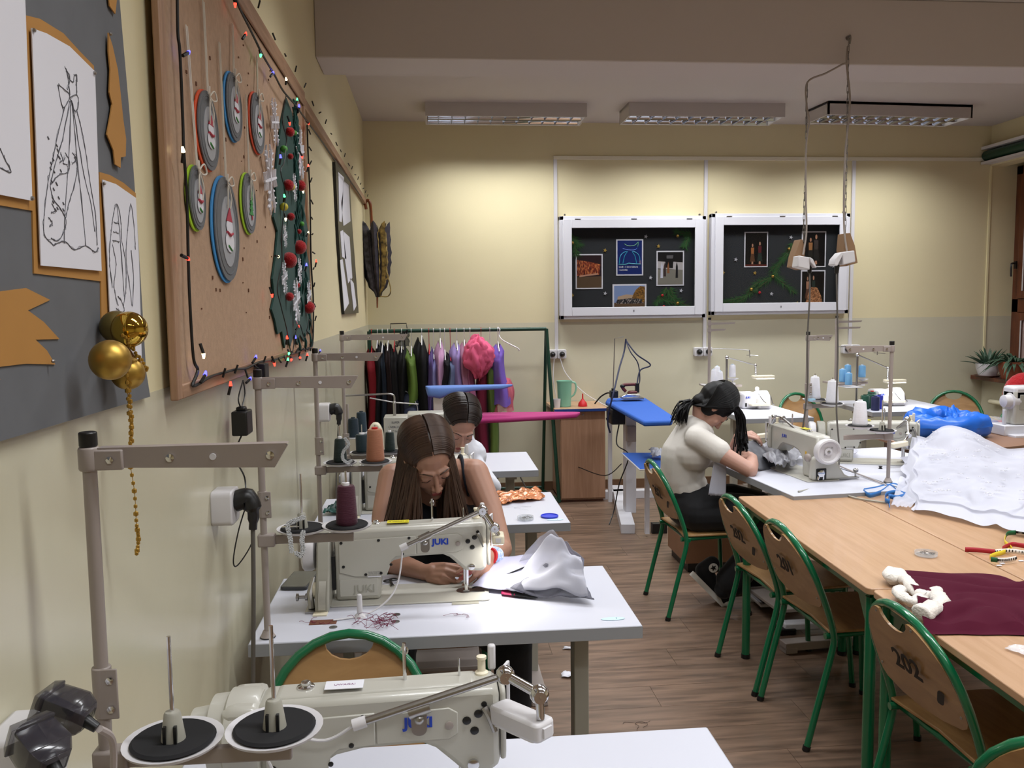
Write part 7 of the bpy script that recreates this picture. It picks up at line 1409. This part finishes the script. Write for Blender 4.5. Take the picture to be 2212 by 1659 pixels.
for pts, m_ in (([(2.117,2.941,0.775),(2.16,2.987,0.775),(2.198,2.995,0.775)], m_tg), ([(2.198,2.995,0.775),(2.218,2.979,0.775),(2.247,2.949,0.775)], m_tw), ([(2.117,2.941,0.775),(2.073,2.884,0.775),(2.05,2.826,0.775),(2.036,2.792,0.775)], m_ty), ([(1.88,2.822,0.771),(1.917,2.811,0.771),(1.966,2.781,0.771)], m_tr), ([(1.959,2.772,0.774),(2.014,2.776,0.774),(2.049,2.748,0.774),(2.086,2.732,0.774)], m_tw), ([(1.991,2.78,0.782),(2.057,2.824,0.782),(2.081,2.809,0.782),(2.113,2.769,0.782)], m_tr), ([(1.906,2.724,0.772),(1.942,2.747,0.772),(1.98,2.764,0.772),(2.026,2.793,0.772)], m_ty), ([(1.888,2.693,0.774),(1.904,2.68,0.774)], m_tg), ([(1.904,2.68,0.774),(1.934,2.676,0.774),(1.979,2.691,0.774)], m_tw)):
    tape('', pts, .017, m_, '', ct, part='strip')
tk = MB()
for pts in ([(1.959,2.772,0.774),(2.014,2.776,0.774),(2.049,2.748,0.774)], [(1.904,2.68,0.774),(1.934,2.676,0.774),(1.979,2.691,0.774)], [(2.198,2.995,0.775),(2.211,2.987,0.775),(2.218,2.979,0.775)]):
    for q in catmull(pts, 5): tk.box((q.x-.0016, q.y-.0022, q.z-.003), (q.x+.0016, q.y-.0012, q.z+.005))
o_ = P('tape_marks', tk, m_black, ct); o_['kind'] = 'stuff'
m_velvet = mat('burgundy_velvet', '470A22', .8, spec=.12, sheen=.04); m_velvet.node_tree.nodes['Principled BSDF'].inputs['Sheen Tint'].default_value = lin('8A1A48')
vb = T('velvet_skirt', 'burgundy velvet garment with white fluffy trim lying on the beech table', 'garment', (1.583,2.333,0.765))
def velv(u, v):
    a, b, c, d = V((1.31,2.121,0.765)), V((1.701,2.059,0.765)), V((2.007,2.44,0.765)), V((1.523,2.606,0.765))
    p = a*(1-u)*(1-v) + b*u*(1-v) + c*u*v + d*(1-u)*v
    z = .764 + .030*(min(v, 1-v)*4 if min(v, 1-v) < .25 else 1)*(.65+.5*NZ.noise(V((u*2.2, v*7+u*2, 2)))) + .020*abs(math.sin(v*11+u*3+NZ.noise(V((u*3, v*3, 0)))*3))*(1 if .05 < v < .95 else 0)
    return V((p.x + .015*NZ.noise(V((u*4, v*4, 8))), p.y+.012*NZ.noise(V((u*4, v*4, 1))), max(z, .763)))
P('velvet', MB().grid(velv, 60, 44), m_velvet, vb, ang=3)
def rough(mb):
    mb.v = [tuple(V(v) + NZ.noise_vector(V(v)*38)*.005 + NZ.noise_vector(V(v)*110)*.002) for v in mb.v]; return mb
m_fluff = mat('white_fleece', 'E0DAD2', .95, sheen=.5, bump=.4, bscale=160)
for pts, rr in (([(1.427,2.494,0.79),(1.44,2.539,0.79),(1.464,2.56,0.79),(1.468,2.526,0.79),(1.458,2.463,0.79),(1.438,2.395,0.79),(1.43,2.346,0.79),(1.437,2.321,0.79)], [.020, .021, .022, .021, .018, .018, .020, .022]), ([(1.405,2.414,0.785),(1.38,2.384,0.785),(1.374,2.335,0.785),(1.377,2.303,0.785),(1.405,2.315,0.785),(1.443,2.342,0.785),(1.478,2.371,0.785)], [.016, .015, .015, .017, .018, .020, .020]), ([(1.485,2.359,0.8),(1.459,2.309,0.8),(1.438,2.26,0.8),(1.394,2.228,0.8),(1.354,2.196,0.8),(1.333,2.184,0.8)], [.016, .022, .020, .024, .026, .020])):
    P('fleece_trim', (lambda cc: rough(MB().tube(cc, [1.15*rr[min(len(rr)-1, i//5)] for i in range(len(cc))], 14).xf(Mx.Translation((0, 0, .782)) @ Mx.Diagonal((1, 1, .75, 1)) @ Mx.Translation((0, 0, -.782)))))(catmull(pts, 5)), m_fluff, vb, label='white fleece trim', ang=3)
for i, q in enumerate(((1.894,2.657,0.762), (1.918,2.675,0.762), (2.001,2.696,0.762))): single('paper_scrap', MB().box((q[0]-.008, q[1]-.004, q[2]), (q[0]+.008, q[1]+.004, q[2]+.002)), m_paper, ['tiny white scrap below the green tape end', 'tiny white scrap right beside the first', 'tiny white scrap at the right picture edge'][i], 'scrap')
single('plastic_sheet', patch([(1.451,2.002,0.763), (1.475,1.932,0.763), (1.519,1.982,0.77), (1.485,2.014,0.765)], 8, 8, .006, 4, 3), mat('clear_film', 'F0F0F4', .1, alpha=.4), 'piece of clear plastic film at the right edge of the near table', 'film', solid=.0006)
# dark table with blue bag, old machine, clear bag
dt = T('dark_table', 'brown table with dark blue edge under the blue bag', 'table', (3.3, 5.0, 0))
P('top', MB().pz([(2.896,4.68), (3.617,4.892), (4.35, 5.45), (2.95, 5.75)], .738, .76), mat('table_brown', '8A6650', .4), dt)
P('edge', MB().tube([(2.923,4.723,0.749), (3.631,4.939,0.749)], .011, 4), mat('edge_navy', '17244A', .4), dt)
a_, b2 = V((2.978,4.765,0.74)), V((3.653,4.99,0.74))
P('front_panel', MB().add([(a_.x, a_.y+.03, .05), (b2.x, b2.y+.03, .05), (b2.x, b2.y+.03, .735), (a_.x, a_.y+.03, .735)], [(0, 1, 2, 3)]), m_brown, dt, solid=.02)
P('side_panel', MB().box((b2.x-.02, b2.y+.03, 0), (b2.x, b2.y+.5, .735)), m_brown, dt)
P('side_panel', MB().box((a_.x, a_.y+.05, 0), (a_.x+.02, a_.y+.6, .735)), m_brown, dt)
bb2 = V((3.375,5.3,0.78)); 
def bagf(u, v):
    a = 2*PI*u; t_ = v*2*PI; R1, r1 = .20, .085
    n = .035*NZ.noise(V((math.cos(a)*3, math.sin(a)*3, math.cos(t_)*2))) + .012*NZ.noise(V((math.cos(a)*9, math.sin(a)*9, t_*2)))
    rr = R1 + (r1+n)*math.cos(t_); return V((bb2.x + rr*1.0*math.cos(a), bb2.y + .02 + rr*.72*math.sin(a), .762 + r1*.85 + (r1*.85+n*.8)*math.sin(t_)*(1.1+.2*math.sin(a))))
bm_ = MB().grid(bagf, 48, 22); 
bg = T('plastic_bag', 'bright blue rolled plastic bag on the dark table', 'bag', (bb2.x, bb2.y, .76)); m_bag = mat('bag_blue', '1F6BD8', .35, alpha=.92)
P('roll', bm_, m_bag, bg, ang=3); P('flap', patch([(3.289,5.2,0.891), (3.41,5.2,0.858), (3.485,5.4,0.925), (3.43,5.4,0.92)], 12, 12, .03, 4, 4), m_bag, bg, solid=.001, ang=3)
P('contents', MB().sph((bb2.x, bb2.y, .80), (.15, .10, .05), 16), m_blackcloth, bg)
P('knot', patch([(3.173,5.3,0.881), (3.194,5.25,0.865), (3.196,5.2,0.833), (3.193,5.3,0.828)], 8, 8, .02, 4, 6), m_bag, bg, solid=.001, ang=3)
cbg = T('clear_bag', 'clear plastic bag with colourful haberdashery beside the old sewing machine', 'bag', (3.872,5.589,0.76)); q = V((3.863,5.576,0.762))
P('film', MB().sph((q.x, q.y, q.z+.04), (.14, .09, .045), 16), mat('clear_bag_film', 'E8E8EC', .15, alpha=.35), cbg)
for dx, c in ((-.05, 'C8CCD0'), (.02, '3A3A8A'), (.06, 'B0204A'), (.09, 'D8A0B0')): P('content', MB().sph((q.x+dx, q.y-.02, q.z+.035), (.032, .03, .025), 10), mat('hab_'+c, c, .6), cbg)
P('yellow_edge', MB().tube(catmull([(3.787,5.6,0.826), (3.831,5.6,0.841), (3.89,5.6,0.833), (3.935,5.6,0.812)], 5), .005, 6), m_ty, cbg)
om = T('old_sewing_machine', 'white domestic sewing machine cut off at the right picture edge', 'sewing machine', (3.89,5.366,0.76)); q = V((3.784,5.3,0.773))
P('base', MB().box((q.x-.05, q.y-.06, .76), (q.x+.12, q.y+.10, .83)), m_case, om, bevel=.006)
P('table_plate', MB().box((q.x-.03, q.y-.14, .755), (q.x+.6, q.y-.06, .775)), m_case, om, bevel=.004)
P('column', MB().box((q.x+.02, q.y-.05, .83), (q.x+.12, q.y+.08, 1.06)), m_cream, om, bevel=.015)
P('arm', MB().box((q.x+.02, q.y-.05, .98), (q.x+.45, q.y+.08, 1.085)), m_wplast, om, bevel=.02)
P('panel', MB().box((q.x+.055, q.y-.054, .93), (q.x+.14, q.y-.049, 1.03)), m_cream2, om, bevel=.002)
P('hand_wheel', MB().lathe([(.03, -.05), (.055, -.045), (.055, .0), (.042, .005), (.04, .045), (.025, .05), (.006, .052)], frame((q.x+.02, q.y, .98), (0, 1, 0), (0, 0, 1)) @ Mx.Rotation(PI, 4, 'X') if False else Mx.Translation((q.x+.02, q.y-.0, .985)) @ Mx.Rotation(-PI/2, 4, 'Y'), 24), m_wplast, om)
P('winder_arm', MB().box((q.x-.03, q.y-.02, .83), (q.x-.01, q.y, .93)), m_case, om, bevel=.004)
rc = V((4.475,6.1,0.981)); single('red_bag', MB().sph((rc.x+.02, rc.y, .93), (.16, .12, .17), 20), mat('red_knit', 'A80F1A', .9, sheen=.5, bump=.8, bscale=60), 'red fluffy bundle on the chair by the window at the right edge', 'bundle')
# ---------------------------------------------------------------- plants on the window sill
def pot(label, x, y, r, h, m, nleaf, seed, L, m_l, droop):
    random.seed(seed); t = T('potted_plant', label, 'plant', (x, y, WZ0+.03)); z = WZ0+.03
    P('saucer', MB().lathe([(r*.9, z), (r*1.12, z+.012), (r*1.08, z+.014), (.001, z+.004)], (x, y, 0), 22), mat('saucer_brown', '4A1E12', .5) if 'saucer_brown' not in bpy.data.materials else bpy.data.materials['saucer_brown'], t)
    P('pot', MB().lathe([(r*.75, z+.012), (r*.95, z+h*.6), (r, z+h), (r*.92, z+h), (r*.9, z+h*.85), (.001, z+h*.85)], (x, y, 0), 24), m, t)
    for i in range(nleaf):
        a = rnd(0, 6.28); e = rnd(.25, 1.25); d = V((math.cos(a)*math.cos(e), math.sin(a)*math.cos(e), math.sin(e))); l = L*rnd(.6, 1.1); p0 = V((x, y, z+h*.85))+V((math.cos(a), math.sin(a), 0))*r*.4*random.random()
        b = MB(); w_ = L*.075; s_ = d.cross(V((0, 0, 1))).normalized()
        for k in range(5):
            t_ = k/4; p = p0+d*l*t_-V((0, 0, droop*l*t_*t_)); ww = w_*(1-t_)**.6*(1 if k else .7); b.v += [tuple(p-s_*ww), tuple(p+s_*ww), tuple(p+V((0, 0, -ww*.6)))]
        b.f += [(3*k, 3*k+3, 3*k+5, 3*k+2) for k in range(4)] + [(3*k+2, 3*k+5, 3*k+4, 3*k+1) for k in range(4)]; b.mi = [0]*len(b.f)
        P('leaf', b, m_l, t, solid=.0015, ang=3)
    return t
m_leaf = mat('aloe_green', '2F4A38', .5, noise=.4, nscale=20, c2='4E6A55')
pot('grey-green spiky plant in a white pot at the end of the window sill', 5.0, 7.28, .10, .12, m_wplast, 46, 1, .24, m_leaf, .25)
pot('trailing grey-green plant in a terracotta pot on the window sill', 5.0, 6.93, .125, .16, mat('terracotta', '8A4A30', .7), 60, 2, .30, m_leaf, .75)
# ---------------------------------------------------------------- left wall sockets and cables
s1 = T('wall_socket', 'large pair of white sockets with smoky clear plugs in the lower left corner', 'socket', (-.50, 1.08, 1.1))
for y0, z0 in ((.96, 1.055), (1.06, 1.11)):
    P('housing', MB().box((XL, y0-.045, z0-.045), (XL+.05, y0+.045, z0+.045)), m_wplast, s1, bevel=.007)
    P('socket_front', MB().lathe([(.034, 0), (.036, .012), (.030, .022)], frame((XL+.05, y0, z0), (0, 1, 0), (0, 0, 1)), 24), m_wplast, s1)
for i, (o_, d_) in enumerate((((-0.476,1.04,1.193), (-0.412,1.03,1.167)), ((-0.458,0.96,1.197), (-0.417,0.93,1.17)))):
    o2, d2 = V(o_), V(d_); ax = (d2-o2).normalized(); L_ = (d2-o2).length; s_ = ax.cross(V((0, 0, 1))).normalized(); u2 = s_.cross(ax)
    M = Mx(((ax.x, s_.x, u2.x, o2.x), (ax.y, s_.y, u2.y, o2.y), (ax.z, s_.z, u2.z, o2.z), (0, 0, 0, 1)))
    b = MB()
    prof = [(0, .020), (.010, .024), (.012, .021), (.045, .023), (.058, .017), (.062, .012)]
    for (xa, ra), (xb, rb) in zip(prof, prof[1:]):
        q_ = lambda x, r_: [M @ V((x, c_*r_, s2*r_*.8)) for c_, s2 in ((-1, -1), (1, -1), (1, 1), (-1, 1))]
        b.add(q_(xa, ra)+q_(xb, rb), [(0, 1, 5, 4), (1, 2, 6, 5), (2, 3, 7, 6), (3, 0, 4, 7)])
    P('plug_shell', b, m_smoke, s1, bevel=.003, solid=.0015, label='smoky clear plug')
    cb2 = MB().cyl(M @ V((.0, 0, 0)), M @ V((.045, 0, 0)), .012, .009, n=12).cyl(M @ V((.045, 0, 0)), M @ V((.075, .0, -.006)), .009, .006, n=12); P('plug_core', cb2, m_black, s1)
P('cable', MB().tube(catmull([(-0.407,1.03,1.158), (-0.406,1.06,1.133), (-0.411,1.08,1.102), (-0.422,1.1,1.045)], 6), .0045, 8), mat('cable_lightgrey', 'B0A6A2', .5), s1)
def wsock(label, y0, z0, plug, cab_pts, r=.004):
    t = T('wall_socket', label, 'socket', (XL, y0, z0))
    P('housing', MB().px([(p[0]+y0, p[1]+z0) for p in rbox(.085, .085, .014)], XL, XL+.052), m_wplast, t, bevel=.004)
    pb3 = MB().tube(catmull([(XL+.050, y0, z0+.010), (XL+.082, y0, z0+.016), (XL+.094, y0-.004, z0-.015), (XL+.092, y0-.005, z0-.06)], 5), [.026]*6+[.022]*4+[.014]*3+[.010]*3, 12)
    P('plug', pb3, m_black, t)
    P('cable', MB().tube(catmull(cab_pts, 6), r, 8), bpy.data.materials['cord_dark'], t)
    return t
ws = wsock('white wall socket with a black angled plug beside the second thread stand', 2.13, 1.175, None, [(XL+.092, 2.125, 1.115), (XL+.088, 2.12, .95), (XL+.08, 2.115, .75), (XL+.07, 2.11, .50)], .0055)
P('cable', MB().tube(catmull([(XL+.085, 2.14, 1.20), (XL+.06, 2.12, 1.12), (XL+.05, 2.09, 1.05), (XL+.055, 2.11, 1.03), (XL+.08, 2.16, 1.07), (XL+.085, 2.17, 1.12)], 6), .0018, 6), m_black, ws)
wsock('white wall socket with black plug by the third thread stand', 4.12, 1.16, None, [(XL+.092, 4.115, 1.10), (XL+.08, 4.10, .95), (XL+.07, 4.08, .7), (XL+.06, 4.05, .45)])
single('box_small', MB().box((2.10, 4.585, 1.100), (2.135, 4.61, 1.114)), mat('paleblue_box', '9CC4DC', .5), 'tiny pale blue box lying on the rear spool plate', 'box', bevel=.001)
# ---------------------------------------------------------------- under the tables
cbx = T('cardboard_box', 'brown cardboard box on the floor behind the chair of the girl in the white tee', 'box', (1.72, 5.2, 0))
P('box', MB().box((1.53, 5.02, .06), (2.0, 5.42, .30)), mat('cardboard', '8F6A50', .8, noise=.1), cbx); P('base', MB().box((1.55, 5.04, 0), (1.98, 5.40, .06)), m_black, cbx)
tdl = T('treadle', 'black foot pedal with white frame beneath the right sewing desk', 'pedal', (1.859,4.466,0)); q = V((1.846,4.468,0))
P('plate', MB().box((q.x-.12, q.y-.16, .03), (q.x+.14, q.y+.12, .045)).xf(Mx()), m_wplast, tdl, bevel=.003); P('pad', MB().box((q.x-.10, q.y-.14, .045), (q.x+.12, q.y+.10, .05)), m_black, tdl)
tm = T('t_foot_stand', 'grey metal foot with black ends on the floor under the beech tables', 'stand foot', (1.789,4.002,0)); q = V((1.725,4.022,0))
P('bar', MB().box((q.x, q.y-.03, .02), (q.x+.8, q.y+.03, .06)), m_case, tm, bevel=.008); P('foot_cap', MB().box((q.x-.03, q.y-.035, 0), (q.x+.06, q.y+.035, .035)), m_black, tm, bevel=.008)
